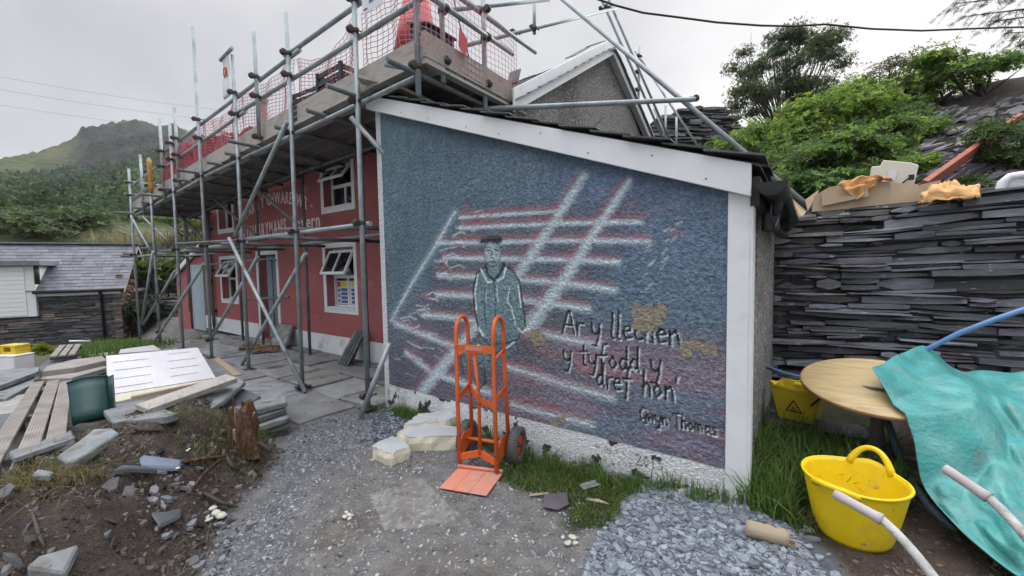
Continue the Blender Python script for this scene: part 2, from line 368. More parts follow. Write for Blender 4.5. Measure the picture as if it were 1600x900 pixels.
def wall_y(x): return 5.1+.176*np.maximum(np.asarray(x, float)+.28, 0)
def gh(x, y):
    x = np.asarray(x, float); y = np.asarray(y, float)
    h = .11*ss(x, -1.7, -.2)*ss(y, 1.4, 2.4)+.2*ss(x, -.4, -.1)*ss(y, 3.1, 4.5)
    sd = poly_sd(x, y, MOUND)
    h = h+np.where(sd > -.1, ss(sd, -.05, .60)*(.38+.18*fbm(x, y, 1.7, 3))+ss(sd, .0, .25)*.10*(fbm(x, y, 6, 5)-.4), 0)
    h = h-.62*ss(-x, 9.5, 17)*(1-ss(y, 3.4, 4.5))
    h = h+.012*(fbm(x, y, 5, 8)-.5)
    return h-1.2*ss(np.hypot(x, y), 24, 60)
def ghp(x, y): return float(gh(np.array([x]), np.array([y]))[0])
def G(px, py, lift=0.0):
    """where a sight line meets the ground"""
    r = ray(px, py); lo_, hi_ = .6, 40.0
    for n_ in (260, 30, 30):
        d = np.linspace(lo_, hi_, n_); below = EYE+r.z*d <= gh(r.x*d, r.y*d)+lift
        i = int(np.argmax(below)) if below.any() else n_-1
        lo_, hi_ = d[max(i-1, 0)], d[i]
    p = CAM_P+r*float(hi_); return Vector((p.x, p.y, ghp(p.x, p.y)+lift))

def axis(lo, hi, a, b, fine, mid_lo, mid_hi, mid=.3):
    far = lambda s, e: s+(e-s)*np.linspace(0, 1, 14)[1:]**2.4
    return np.unique(np.round(np.concatenate([far(mid_lo, lo), np.arange(mid_lo, a, mid), np.arange(a, b, fine), np.arange(b, mid_hi, mid), [mid_hi], far(mid_hi, hi)]), 4))
def zone(poly, x, y, e=.12, wob=.16, seed=1):
    return ss(poly_sd(x, y, poly)+(fbm(x, y, 4, seed)-.5)*wob*2, -e, e)
gx = axis(-900, 900, -7.6, 1.9, .032, -24, 14); gy = axis(-900, 900, -.3, 5.2, .032, -8, 14)
XX, YY = np.meshgrid(gx, gy, indexing='ij'); X_, Y_ = XX.ravel(), YY.ravel()
Z_ = gh(X_, Y_)
c = np.ones((len(X_), 3))*np.array([.185, .178, .172])
def lay(c, m, col): return c*(1-m[:, None])+np.array(col)*m[:, None]
wear = fbm(X_, Y_, 1.3, 21)
c = lay(c, ss(wear, .48, .66)*.7, (.15, .135, .115))
c = lay(c, ss(fbm(X_, Y_, 2.6, 31), .56, .7)*.5, (.21, .21, .21))
far_m = ss(np.hypot(X_, Y_), 12, 30); c = lay(c, far_m, (.07, .09, .045))
c = lay(c, ss(-X_, 9.5, 11.5)*(1-ss(Y_, 3.3, 3.6))*.8, (.09, .095, .055))
c = lay(c, zone(CHIPS, X_, Y_, .2, .22, 2)*.85, (.15, .155, .165))
mm = zone(MOUND, X_, Y_, .05, .12, 3); soilc = .5+.9*fbm(X_, Y_, 5, 12)
c = lay(c, mm, (.070, .055, .048)); c = np.where((mm > .5)[:, None], c*soilc[:, None], c)
c = lay(c, zone(LAWN, X_, Y_, .08, .14, 4), (.05, .055, .028))
c = lay(c, zone(RSOIL, X_, Y_, .06, .1, 6), (.085, .065, .055))
c = lay(c, zone(CORNER_GRASS, X_, Y_, .08, .1, 5), (.045, .05, .025))  # dark green-brown soil under the tall grass by the wall corner
c = lay(c, zone(GRAVEL, X_, Y_, .05, .08, 7), (.135, .15, .17))
c = lay(c, zone(STRIP, X_, Y_, .03, .04, 8), (.14, .155, .175))
c = lay(c, zone(FLAGS, X_, Y_, .1, .05, 9), (.06, .065, .045))
nx_, ny_ = len(gx), len(gy)
I = np.arange(nx_*ny_).reshape(nx_, ny_)
Q = np.stack([I[:-1, :-1], I[1:, :-1], I[1:, 1:], I[:-1, 1:]], -1).reshape(-1, 4)
fine = (X_ > -7.7) & (X_ < 2) & (Y_ > -.4) & (Y_ < 5.3)
rough = (fbm(X_, Y_, 16, 41, 3)-.5)*(.012+.055*mm)
Z_ = Z_+np.where(fine, rough, 0)
ground = mesh_np('ground', np.stack([X_, Y_, Z_], 1), [Q], M['ground'], col=c, smooth=True)
ground['kind'] = 'structure'

# flagstone terrace in front of the tavern
m = MB(); y = 1.45; rr = random.Random(3)
while y < 4.0:
    hgt = rr.uniform(.42, .72); y1 = min(y+hgt, 4.05); x = -13.8+rr.uniform(0, .5)
    if 4.05-y1 < .25: y1 = 4.05
    while x < -3.96:
        wd = rr.uniform(.55, 1.25); x1 = min(x+wd, -3.95)
        cx, cy = (x+x1)/2, (y+y1)/2
        if float(poly_sd(np.array([cx]), np.array([cy]), FLAGS)[0]) > -.06 and x1-x > .15:
            m.col = tuple(np.array([.225, .235, .24])*rr.uniform(.75, 1.25)*np.array([1, rr.uniform(.96, 1.02), rr.uniform(.93, 1.07)]))
            j = lambda: rr.uniform(-.035, .03); g = .02
            z0 = ghp(cx, cy)+.028+rr.uniform(-.01, .012); tx, ty = rr.uniform(-.015, .015), rr.uniform(-.015, .015)
            cor = [(x+g+j()*.6, y+g+j()), (cx+j(), y+g+j()*.8), (x1-g+j()*.6, y+g+j()), (x1-g+j()*.5, cy+j()), (x1-g+j()*.6, min(y1-g+j(), 4.04)), (cx+j(), min(y1-g+j()*.8, 4.04)), (x+g+j()*.6, min(y1-g+j(), 4.04)), (x+g+j()*.5, cy+j())]
            pts = [(a, b, z0+(a-cx)*tx+(b-cy)*ty) for a, b in cor]
            m.prism([(a, b, cc-.07) for a, b, cc in pts], (0, 0, .07))
        x = x1
    y = y1
o = m.build('pavement', M['flag'], bevel=.008, colors=True); o['kind'] = 'structure'

# ---------------------------------------------------------------- far hill
def azel(x, y):
    r = ray(x, y); return math.atan2(r.x, r.y), r.z/math.hypot(r.x, r.y)
crest = [azel(*p) for p in ((-700, 330), (-400, 300), (-150, 275), (0, 254), (60, 241), (105, 224), (128, 206), (160, 201), (205, 194), (240, 198), (275, 208), (320, 226), (400, 252), (520, 290), (700, 330))]
ca = np.array([a for a, e in crest]); ce = np.array([e for a, e in crest])
NA, NR = 420, 190
AZ = np.linspace(ca[0], ca[-1], NA); RR = np.concatenate([np.linspace(24, 60, 40), 60+np.linspace(0, 1, 120)**1.2*300, np.linspace(365, 900, 30)])
A2, R2 = np.meshgrid(AZ, RR, indexing='ij')
EC = np.interp(A2, ca, ce)
g_ = np.clip((R2-26)/324, 0, 1)**.72
foot = ss(R2, 24, 31)
hx_, hy_ = R2*np.sin(A2), R2*np.cos(A2)
e_ = .062+(EC-.062)*g_
hz_ = 1.6+R2*e_
nz = (fbm(hx_, hy_, .02, 50, 5)-.5)*26*ss(R2, 60, 250)*(1-ss(R2, 320, 350))+(fbm(hx_, hy_, .12, 51, 4)-.5)*2.2*ss(R2, 26, 60)+(fbm(hx_, hy_, .35, 52, 3)-.5)*(1.2+4*ss(R2, 250, 345))
hz_ = hz_+nz
hz_ = np.where(R2 > 350, 1.6+350*EC-(R2-350)*.25+nz*np.exp(-(R2-350)/40), hz_)
hz_ = -1.6+(hz_+1.6)*foot
hc = np.ones((NA*NR, 3))*np.array([.07, .10, .045]); gf = g_.ravel(); fx, fy = hx_.ravel(), hy_.ravel()
hc = lay(hc, ss(fbm(fx, fy, .05, 60), .45, .62)*.8, (.055, .075, .038))
hc = lay(hc, ss(fbm(fx, fy, .09, 61), .52, .66)*.55, (.12, .105, .065))
crag = ss(gf, .50, .68)*(1-ss(gf, .985, 1.0))*ss(A2.ravel(), azel(100, 210)[0], azel(135, 210)[0])*ss(fbm(fx, fy, .055, 62), .28, .42)
hc = lay(hc, crag*.9, (.048, .048, .048))
hc = lay(hc, crag*ss(fbm(fx, fy, .3, 63), .5, .6)*.7, (.03, .03, .032))
fmask = ss(gf, .02, .08)*(1-ss(gf+(fbm(fx, fy, .03, 64)-.5)*.5, .36, .50))
hc = lay(hc, fmask*.6, (.035, .055, .028))
hc = lay(hc, (1-ss(R2.ravel(), 27, 36))*.5, (.15, .145, .08))
hz_ = hz_+(crag.reshape(hz_.shape))*((fbm(hx_, hy_, .10, 66, 4)-.5)*18+(fbm(hx_, hy_, .3, 67, 3)-.5)*5)*(1-.85*ss(g_, .82, .97))
I = np.arange(NA*NR).reshape(NA, NR); Q = np.stack([I[:-1, :-1], I[:-1, 1:], I[1:, 1:], I[1:, :-1]], -1).reshape(-1, 4)
hill = mesh_np('hill', np.stack([fx, fy, hz_.ravel()], 1), [Q], M['hill'], col=hc, smooth=True); hill['kind'] = 'structure'

# ---------------------------------------------------------------- embankment behind the slate wall
def he(x, y):
    x = np.asarray(x, float); y = np.asarray(y, float); t = y-wall_y(x)-.35
    s = .47+.09*ss(x, -1, 3)
    h = 1.98+s*np.clip(t-.25, 0, 5.0)+.10*np.clip(t-5.2, 0, 12)-.3*np.clip(t-14, 0, 30)
    h = h+(fbm(x, y, .7, 71)-.5)*.5*ss(t, .6, 2)+(fbm(x, y, 2.6, 72)-.5)*.22*ss(t, .4, 1.0)
    return h
def onbank(px, py, off=0.0, ymax=10.6):
    """where a sight line meets the bank (or the distance of its crest)"""
    Y = 5.5
    while Y < ymax:
        p = atY(px, py, Y)
        if p.z <= hep(p.x, p.y)+off: return p
        Y += .08
    return atY(px, py, ymax)
def hep(x, y): return float(he(np.array([x]), np.array([y]))[0])
ex = np.arange(-2.75, 13, .09); et = np.concatenate([np.arange(0, 8, .09), np.arange(8, 30, .5)])
EX, ET = np.meshgrid(ex, et, indexing='ij'); EY = wall_y(EX)+.28+ET
EZ = he(EX, EY); x_, y_ = EX.ravel(), EY.ravel()
ec = np.ones((len(x_), 3))*np.array([.072, .058, .055])
ec = lay(ec, ss(fbm(x_, y_, 1.5, 73), .45, .6)*.8, (.05, .05, .055))
ec = lay(ec, ss(fbm(x_, y_, 1.1, 74), .5, .64)*.6, (.05, .065, .025))
ec = lay(ec, ss(fbm(x_, y_, 3, 75), .6, .7)*.6, (.12, .115, .12))
I = np.arange(len(x_)).reshape(EX.shape); Q = np.stack([I[:-1, :-1], I[1:, :-1], I[1:, 1:], I[:-1, 1:]], -1).reshape(-1, 4)
emb = mesh_np('embankment', np.stack([x_, y_, EZ.ravel()], 1), [Q], M['ground'], col=ec, smooth=True); emb['kind'] = 'structure'

# ---------------------------------------------------------------- dry slate walling
def slate_courses(p0, p1, zb, ztop, thick, ch=(.022, .062), ln=(.15, .7), seed=1, tilt=0.0, tone=(.075, .083, .095), proud=.035, ragged=True, warm=.15, wav=0.0):
    """courses of rough slates laid between two points; returns verts, faces, colours"""
    r = random.Random(seed); p0 = Vector(p0); p1 = Vector(p1); d = (p1-p0); Lw = d.length; d.normalize(); nrm = Vector((d.y, -d.x))
    V = []; Fq = []; Cc = []
    def slab(s0, s1, z0, z1, off, dep, colr, t0, t1, zz):
        b = len(V); h = z1-z0
        pz = [(s0, z0+h*(1-t0)/2), (s1, z0+h*(1-t1)/2), (s1, z1-h*(1-t1)/2), (s0, z1-h*(1-t0)/2)]
        sm = (s0+s1)/2+r.uniform(-.2, .2)*(s1-s0); bow = r.uniform(-.01, .018); slp = r.gauss(0, .022) if ragged else 0
        fr = [(s0, pz[0][1], off-r.uniform(0, .012)), (sm, z0, off+bow), (s1, pz[1][1], off-r.uniform(0, .012)), (s1, pz[2][1], off-r.uniform(0, .014)), (sm, z1, off+bow-r.uniform(0, .012)), (s0, pz[3][1], off-r.uniform(0, .014))]
        for (s, z, o) in fr:
            q = p0+d*s+nrm*o; V.append((q.x, q.y, z+tilt*s*min(max(z-zb-1.0, 0), 1.0)+zz+(s-sm)*slp+wav*(math.sin(s*1.9+z*2.3+seed)+.6*math.sin(s*4.7-z*3.1)))); Cc.append(colr)
        for (s, z, o) in fr:
            q = p0+d*s-nrm*dep; V.append((q.x, q.y, z+tilt*s*min(max(z-zb-1.0, 0), 1.0)+zz+(s-sm)*slp+wav*(math.sin(s*1.9+z*2.3+seed)+.6*math.sin(s*4.7-z*3.1)))); Cc.append(colr)
        Fq.extend([(b, b+1, b+4, b+5), (b+1, b+2, b+3, b+4), (b+5, b+4, b+10, b+11), (b+4, b+3, b+9, b+10), (b+1, b, b+6, b+7), (b+2, b+1, b+7, b+8), (b, b+5, b+11, b+6), (b+3, b+2, b+8, b+9)])
    z = zb
    while True:
        h = r.uniform(*ch)*(1.6 if r.random() < .12 else 1)
        s = -r.uniform(0, ln[1]*.6); any_ = False
        while s < Lw:
            l = r.uniform(*ln); s1 = min(s+l, Lw+r.uniform(-.02, .05)); s0 = max(s, -r.uniform(0, .03))
            if s1-s0 > .04 and r.random() > .025:
                top = ztop((s0+s1)/2)
                if z+h*.5 < top:
                    any_ = True
                    k = r.choice((r.uniform(.35, .9), r.uniform(.8, 1.3), r.uniform(1.2, 2.2))); w = r.random()
                    cl = np.array(tone)*k
                    if w < warm: cl = cl*np.array([1.25, 1.0, .82])
                    elif w < warm+.15: cl = cl*np.array([1.1, .93, 1.05])
                    hh = h*r.uniform(.8, 1.0)
                    if ragged and r.random() < .25 and h > .04:   # two thin slates instead of one
                        slab(s0+.003, s1-.003, z, z+h*.45, r.uniform(-proud, proud), thick*.6, tuple(cl*r.uniform(.7, 1.2)), r.uniform(.3, 1), r.uniform(.3, 1), 0)
                        slab(s0+.003, s1-.003, z+h*.52, z+h*.96, r.uniform(-proud, proud), thick*.6, tuple(cl), r.uniform(.3, 1), r.uniform(.3, 1), 0)
                    else:
                        slab(s0+.003, s1-.003, z, z+hh, r.uniform(-proud, proud), thick*.6, tuple(cl), r.uniform(.2, 1), r.uniform(.2, 1), r.uniform(-.008, .008))
            s = s1
            if s1 >= Lw: break
        z += h
        if not any_: break
    return V, Fq, Cc
def core_box(p0, p1, zb, zt0, zt1, thick, inset, tone):
    p0 = Vector(p0); p1 = Vector(p1); d = (p1-p0).normalized(); n = Vector((d.y, -d.x)); a = p0-n*inset; b = p1-n*inset; a2 = p0-n*thick; b2 = p1-n*thick
    V = [(*a, zb), (*b, zb), (*b2, zb), (*a2, zb), (*a, zt0), (*b, zt1), (*b2, zt1), (*a2, zt0)]
    return V, [(3, 2, 1, 0), (4, 5, 6, 7), (0, 1, 5, 4), (1, 2, 6, 5), (2, 3, 7, 6), (3, 0, 4, 7)], [tone]*8
def join_parts(parts):
    V = []; Fq = []; Cc = []
    for v, f, cc in parts:
        b = len(V); V += v; Fq += [tuple(i+b for i in q) for q in f]; Cc += cc
    return V, Fq, Cc
def slate_mesh(name, parts, mat, parent=None):
    V, Fq, Cc = join_parts(parts)
    return mesh_np(name, np.array(V), [np.array(Fq)], mat, parent, col=np.array(Cc))

wp0, wp1 = (-.30, 5.1), (-.30+4.2*math.cos(math.radians(10)), 5.1+4.2*math.sin(math.radians(10)))
top_r = lambda s: 2.03+.09*float(ss(s, .1, .9))+.03*math.sin(s*5.1)+.02*math.sin(s*13+1)
w = slate_mesh('slate_wall', [slate_courses(wp0, wp1, .05, top_r, .45, seed=5, tilt=.045, ch=(.020, .085), ln=(.10, .85), proud=.06, wav=.010, tone=(.088, .096, .112)), core_box(wp0, wp1, 0, 1.9, 1.98, .4, .06, (.012, .013, .015))], M['slate'])
tagp(w, 'dark dry stone wall of thin stacked slates behind the round table and tarpaulin', 'wall')
# ---------------------------------------------------------------- the tavern
TX0, TX1, TY, TZ = -13.75, -2.9, 4.06, 3.72
RIDGE_Y, RIDGE_Z, BACK_Y = 6.9, 5.47, 9.9
tav = thing('tavern', 'long red rendered tavern with white plinth and painted lettering behind the scaffolding', 'building', (-8.3, 4.06, 0))
OPEN = {'lr': (-7.30, -6.38, .88, 1.99), 'ur': (-7.27, -6.36, 2.72, 3.50), 'll': (-12.45, -11.50, .86, 1.90), 'ul': (-12.42, -11.55, 2.66, 3.48), 'door': (-10.18, -9.30, .03, 1.95)}
def holed_wall(m, x0, x1, z0, z1, Y, opens, reveal):
    xs = sorted({x0, x1, *[o[0] for o in opens], *[o[1] for o in opens]}); zs = sorted({z0, z1, *[o[2] for o in opens], *[o[3] for o in opens]})
    for i in range(len(xs)-1):
        for j in range(len(zs)-1):
            cx, cz = (xs[i]+xs[i+1])/2, (zs[j]+zs[j+1])/2
            if any(o[0] < cx < o[1] and o[2] < cz < o[3] for o in opens): continue
            m.poly([(xs[i], Y, zs[j]), (xs[i+1], Y, zs[j]), (xs[i+1], Y, zs[j+1]), (xs[i], Y, zs[j+1])])
    for (a, b, c_, d) in opens:
        for q in (((a, c_), (a, d)), ((b, d), (b, c_)), ((a, d), (b, d)), ((b, c_), (a, c_))):
            (u0, v0), (u1, v1) = q
            m.poly([(u0, Y, v0), (u1, Y, v1), (u1, Y+reveal, v1), (u0, Y+reveal, v0)])
m = MB(); holed_wall(m, TX0, TX1, 0, TZ, TY, list(OPEN.values()), .24)
m.poly([(TX0, BACK_Y, 0), (TX0, TY, 0), (TX0, TY, TZ), (TX0, RIDGE_Y, RIDGE_Z-.05), (TX0, BACK_Y, TZ)])
m.poly([(TX1, BACK_Y, 0), (TX1, BACK_Y, TZ), (TX0, BACK_Y, TZ), (TX0, BACK_Y, 0)])
m.build('wall', M['red'], tav, weld=True)
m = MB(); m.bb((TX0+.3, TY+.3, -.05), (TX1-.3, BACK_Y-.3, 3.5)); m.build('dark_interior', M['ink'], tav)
m = MB(); m.poly([(TX1, TY, 0), (TX1, BACK_Y, 0), (TX1, BACK_Y, TZ-.1), (TX1, RIDGE_Y, RIDGE_Z-.1), (TX1, TY, TZ-.12)]); m.build('gable_wall', M['dash'], tav)
tav.children[-1]['label'] = 'grey pebbledash gable'
# plinth, broken by the doorway
m = MB()
for a, b in ((TX0, -10.32), (-9.16, TX1)): m.bb((a, TY-.018, 0), (b, TY+.02, .36))
m.build('plinth', M['white_rough'], tav)
tav.children[-1]['label'] = 'white painted plinth'
# roof
m = MB(); ov = .18
def roof_pt(x, y): return (x, y, RIDGE_Z-.12-abs(y-RIDGE_Y)*((RIDGE_Z-TZ)/(RIDGE_Y-TY) if y < RIDGE_Y else .47))
rnd = random.Random(4)
for side, ys in ((0, np.linspace(TY-.15, RIDGE_Y, 13)), (1, np.linspace(BACK_Y+.1, RIDGE_Y, 13))):
    for k in range(12):
        y0, y1 = ys[k], ys[k+1]; x = TX0-.1
        while x < TX1+ov:
            x1 = min(x+rnd.uniform(.22, .32), TX1+ov); m.col = tuple(np.array([.10, .105, .12])*rnd.uniform(.7, 1.3))
            a, b, c_, d = roof_pt(x, y0), roof_pt(x1-.004, y0), roof_pt(x1-.004, y1+(y1-y0)*.2), roof_pt(x, y1+(y1-y0)*.2)
            L = rnd.uniform(.012, .024); P = [Vector(a)+Vector((0, 0, L)), Vector(b)+Vector((0, 0, L)), Vector(c_), Vector(d)]
            if side: P = P[::-1]
            m.prism(P, (0, 0, .012)); x = x1
m.build('roof', M['roof_slate'], tav, colors=True)
# white verge boards of the gable
m = MB()
def verge(y0, z0, y1, z1, hgt=.27): m.prism([(TX1+.10, y0, z0), (TX1+.10, y1, z1), (TX1+.10, y1, z1-hgt), (TX1+.10, y0, z0-hgt)], (.03, 0, 0))
verge(TY-.16, TZ-.06, RIDGE_Y, RIDGE_Z+.04); verge(RIDGE_Y, RIDGE_Z+.04, BACK_Y+.1, RIDGE_Z+.04-.47*(BACK_Y+.1-RIDGE_Y))
m.build('verge_board', M['white'], tav, bevel=.004)
m = MB()
for y0, z0, y1, z1 in ((TY-.1, TZ-.22, RIDGE_Y, RIDGE_Z-.16), (RIDGE_Y, RIDGE_Z-.16, BACK_Y, RIDGE_Z-.16-.47*(BACK_Y-RIDGE_Y))):
    m.prism([(TX1+.001, y0, z0+.01), (TX1+.001, y1, z1+.01), (TX1+.001, y1, z1-.03), (TX1+.001, y0, z0-.03)], (.099, 0, 0))
m.build('verge_soffit', M['white'], tav)
m = MB()
for (y, z, l, h, a) in ((5.75, 4.84, .62, .05, .58), (6.4, 5.24, .5, .07, .5), (4.05, 3.86, .2, .2, 1.2)):
    m = MB(); m.box((TX1+.02, y, z), (.16, l, .014), Matrix.Rotation(a, 3, 'X')); m.build('loose_slate', M['slab'], tav)

def window(o, mull=True, sash_open=0, poster=False):
    a, b, c_, d = OPEN[o]; Y = TY
    w = MB(); s = .09
    for lo, hi in (((a-s, c_-s), (a, d+s)), ((b, c_-s), (b+s, d+s)), ((a, d), (b, d+s)), ((a, c_-s), (b, c_))):
        w.bb((lo[0], Y-.012, lo[1]), (hi[0], Y+.004, hi[1]))
    wf = w.build('window', M['white'], tav, bevel=.003)
    fr = MB(); yi = Y+.15; t = .05
    h2 = c_+(d-c_)*(.52 if sash_open else .999)
    if h2 > d: h2 = d
    fr.bb((a, yi, c_), (a+t, yi+.06, d)); fr.bb((b-t, yi, c_), (b, yi+.06, d)); fr.bb((a+t, yi, d-t), (b-t, yi+.06, d)); fr.bb((a+t, yi, c_), (b-t, yi+.06, c_+t))
    if sash_open: fr.bb((a+t, yi, h2-.03), (b-t, yi+.06, h2+.03))
    cx = (a+b)/2; fr.bb((cx-.02, yi+.003, c_+t), (cx+.02, yi+.055, (h2-.03) if sash_open else d-t))
    fo = fr.build('frame', M['white'], wf, world=False); 
    si = MB(); si.bb((a+.005, Y-.03, c_-.005), (b-.005, yi-.002, c_+.022)); si.build('sill', M['white'], wf, world=False)
    g = MB(); g.bb((a+t, yi+.028, c_+t), (b-t, yi+.034, d-t)); g.build('pane', M['glass'], wf, world=False)
    if sash_open:      # the top light, hinged at its head and pushed out
        st = math.radians(sash_open); piv = Vector((cx, Y+.06, d-.05)); hh = d-.05-h2; ww = (b-a)-.12
        sm = MB(); R = Matrix.Rotation(-st, 3, 'X')
        def bar(x0, x1, z0, z1):
            sm.box(piv+R @ Vector(((x0+x1)/2, 0, (z0+z1)/2)), (x1-x0, .04, z1-z0), R)
        q = .05
        bar(-ww/2, -ww/2+q, -hh, 0); bar(ww/2-q, ww/2, -hh, 0); bar(-ww/2+q, ww/2-q, -q, 0); bar(-ww/2+q, ww/2-q, -hh, -hh+q); bar(-.018, .018, -hh+q, -q)
        sm.build('sash', M['white'], wf, world=False, bevel=.003)
        pg = MB(); pg.box(piv+R @ Vector((0, .004, -hh/2)), (ww-.1, .006, hh-.1), R); pg.build('sash_pane', M['glass'], wf, world=False)
    for k in wf.children:      # vertices were given in the place's coordinates
        for v in k.data.vertices: v.co -= tav.location
    if poster:
        P = [('sign_white', a+.06, b-.06, c_+.06, c_+.50), ('sign_yellow', a+.20, a+.42, c_+.385, c_+.49), ('sign_yellow', a+.54, b-.10, c_+.385, c_+.49), ('sign_red', a+.08, a+.18, c_+.385, c_+.48)]
        for k in range(4): P += [('sign_blue', a+.20, a+.42, c_+.08+.075*k, c_+.135+.075*k), ('sign_blue', a+.54, b-.10, c_+.08+.075*k, c_+.135+.075*k)]
        for k in range(3): P += [('sign_blue', a+.10, a+.16, c_+.09+.1*k, c_+.15+.1*k)]
        mm_ = MB(); names = ['sign_white', 'sign_yellow', 'sign_red', 'sign_blue']
        for i, (cn, x0, x1, z0, z1) in enumerate(P):
            mm_.m = names.index(cn); dy_ = 0 if i == 0 else .002
            mm_.bb((x0-tav.location.x, yi+.02-dy_-tav.location.y, z0), (x1-tav.location.x, yi+.0215-dy_-tav.location.y, z1))
        po = mm_.build('safety_poster', [M[n_] for n_ in names], wf, world=False)
    return wf
window('lr', sash_open=26, poster=True)
window('ur', sash_open=38); window('ll', sash_open=30); window('ul', sash_open=0)
# doorway: white surround, dark slate-lined opening, door leaf folded inward
a, b, c_, d = OPEN['door']; m = MB()
m.bb((a-.1, TY-.02, .0), (a, TY+.004, d+.09)); m.bb((b, TY-.02, .0), (b+.1, TY+.004, d+.09)); m.bb((a, TY-.02, d), (b, TY+.004, d+.09))
dr = m.build('doorway', M['white'], tav, bevel=.004)
m = MB(); m.box((a+.13-tav.location.x, TY+.36-tav.location.y, .99), (.46, .04, 1.9), Matrix.Rotation(1.15, 3, 'Z')); m.build('door', M['door_blue'], dr, world=False)
m = MB(); m.tube([(b-.16-tav.location.x, TY-.03-tav.location.y, z) for z in (.1, 1.0, 1.85)], .02, 8); m.build('jamb_pipe', M['bluegrey_pipe'], dr, world=False)
m = MB()
V, Fq, Cc = slate_courses((b-.34, TY+.2), (b, TY+.14), .05, lambda s: 1.93, .2, seed=9, ch=(.04, .09), ln=(.1, .34), tone=(.10, .085, .075))
mesh_np('exposed_stone', np.array(V)-np.array(tav.location), [np.array(Fq)], M['slate'], dr, col=np.array(Cc), world=False)
# rainwater pipe
m = MB(); m.tube([(-12.98, TY-.07, z) for z in (.12, .3, 1.5, 2.6, 3.45)], .04, 10)
for z in (.5, 1.6, 2.7): m.bb((-13.05, TY-.12, z), (-12.91, TY-.001, z+.05))
m.build('rainwater_pipe', M['black'], tav)
# lettering on the render
def letters(text, path, size, name, parent, mat, length):
    cu = bpy.data.curves.new('t', 'FONT'); ms = []
    mb_v = []; mb_f = []
    adv = 0.0; items = []; raw = []; gap = .09*size
    dg = bpy.context.evaluated_depsgraph_get()
    for ch in text:
        if ch == ' ': raw.append((.34*size, None, None)); continue
        cu = bpy.data.curves.new('t', 'FONT'); cu.body = ch; cu.size = size; cu.extrude = .002; cu.resolution_u = 3; cu.offset = size*.02
        ob = bpy.data.objects.new('t', cu); COL.objects.link(ob); dg.update(); ev = ob.evaluated_get(dg); me = ev.to_mesh()
        vs = [v.co.copy() for v in me.vertices]; fs = [tuple(p.vertices) for p in me.polygons]; ev.to_mesh_clear()
        bpy.data.objects.remove(ob); bpy.data.curves.remove(cu)
        x0 = min(v.x for v in vs); x1 = max(v.x for v in vs); raw.append((x1-x0, [Vector((v.x-(x0+x1)/2, v.y, v.z)) for v in vs], fs))
    cond = (length-gap*len(raw))/sum(q[0] for q in raw)
    for wd, vs, fs in raw:
        if vs: items.append((adv+wd*cond/2, [Vector((v.x*cond, v.y, v.z)) for v in vs], fs))
        adv += wd*cond+gap
    V = []; Fs = []
    for (s, vs, fs) in items:
        (px_, pz_, ang) = path(s/adv); b = len(V)
        for v in vs:
            V.append((px_+v.x*math.cos(ang)-v.y*math.sin(ang), TY-.004-v.z, pz_+v.x*math.sin(ang)+v.y*math.cos(ang)))
        Fs += [tuple(i+b for i in f) for f in fs]
    me = bpy.data.meshes.new(name); L = parent.location
    me.from_pydata([(x-L.x, y-L.y, z-L.z) for x, y, z in V], [], Fs); me.materials.append(mat)
    o = bpy.data.objects.new(name, me); COL.objects.link(o); o.parent = parent; return o
def arch(t):
    x = -11.05+t*3.35; u = 2*t-1
    return x, 2.70+.33*(1-u*u), math.atan2(-.66*u*2/3.35, 1)
letters('TAFARN Y CHWARELWR ·', arch, .34, 'welsh_lettering', tav, M['letter'], 3.55)
letters('The', lambda t: (-11.25+.42*t, 2.36, 0), .30, 'small_lettering', tav, M['letter'], .42)
letters("QUARRYMAN'S", lambda t: (-10.72+2.0*t, 2.34+.03*t, .015), .44, 'english_lettering', tav, M['letter'], 2.0)
letters('Tavern', lambda t: (-8.58+1.18*t, 2.41, 0), .38, 'tavern_lettering', tav, M['letter'], 1.18)
# low extension at the far end
ext = thing('end_extension', 'low red lean-to at the far end of the tavern with pale door and white verge', 'extension', (-15.1, 4.1, 0))
m = MB(); m.prism([(-13.76, 4.09, -.3), (-16.4, 4.09, -.5), (-16.4, 4.09, 1.42), (-14.3, 4.09, 2.08), (-13.76, 4.09, 2.26)][::-1], (0, 4, 0)); m.build('wall', M['red'], ext)
m = MB(); m.prism([(-13.76, 4.0, 2.42), (-16.6, 4.0, 1.50), (-16.6, 4.0, 1.36), (-13.76, 4.0, 2.28)], (0, .06, 0)); m.build('verge_board', M['white'], ext)
m = MB(); m.prism([(-13.76, 4.03, 2.46), (-16.7, 4.03, 1.51), (-16.7, 4.03, 1.47), (-13.76, 4.03, 2.42)], (0, 4.1, 0)); m.build('roof', M['slab_dark'], ext)
m = MB(); m.bb((-14.72, 4.05, -.1), (-13.84, 4.089, 1.74)); 
for x in (-14.78, -13.84): m.bb((x, 4.04, -.1), (x+.06, 4.088, 1.80))
m.bb((-14.72, 4.04, 1.741), (-13.84, 4.088, 1.80))
m.build('door', M['door_blue'], ext, bevel=.003)

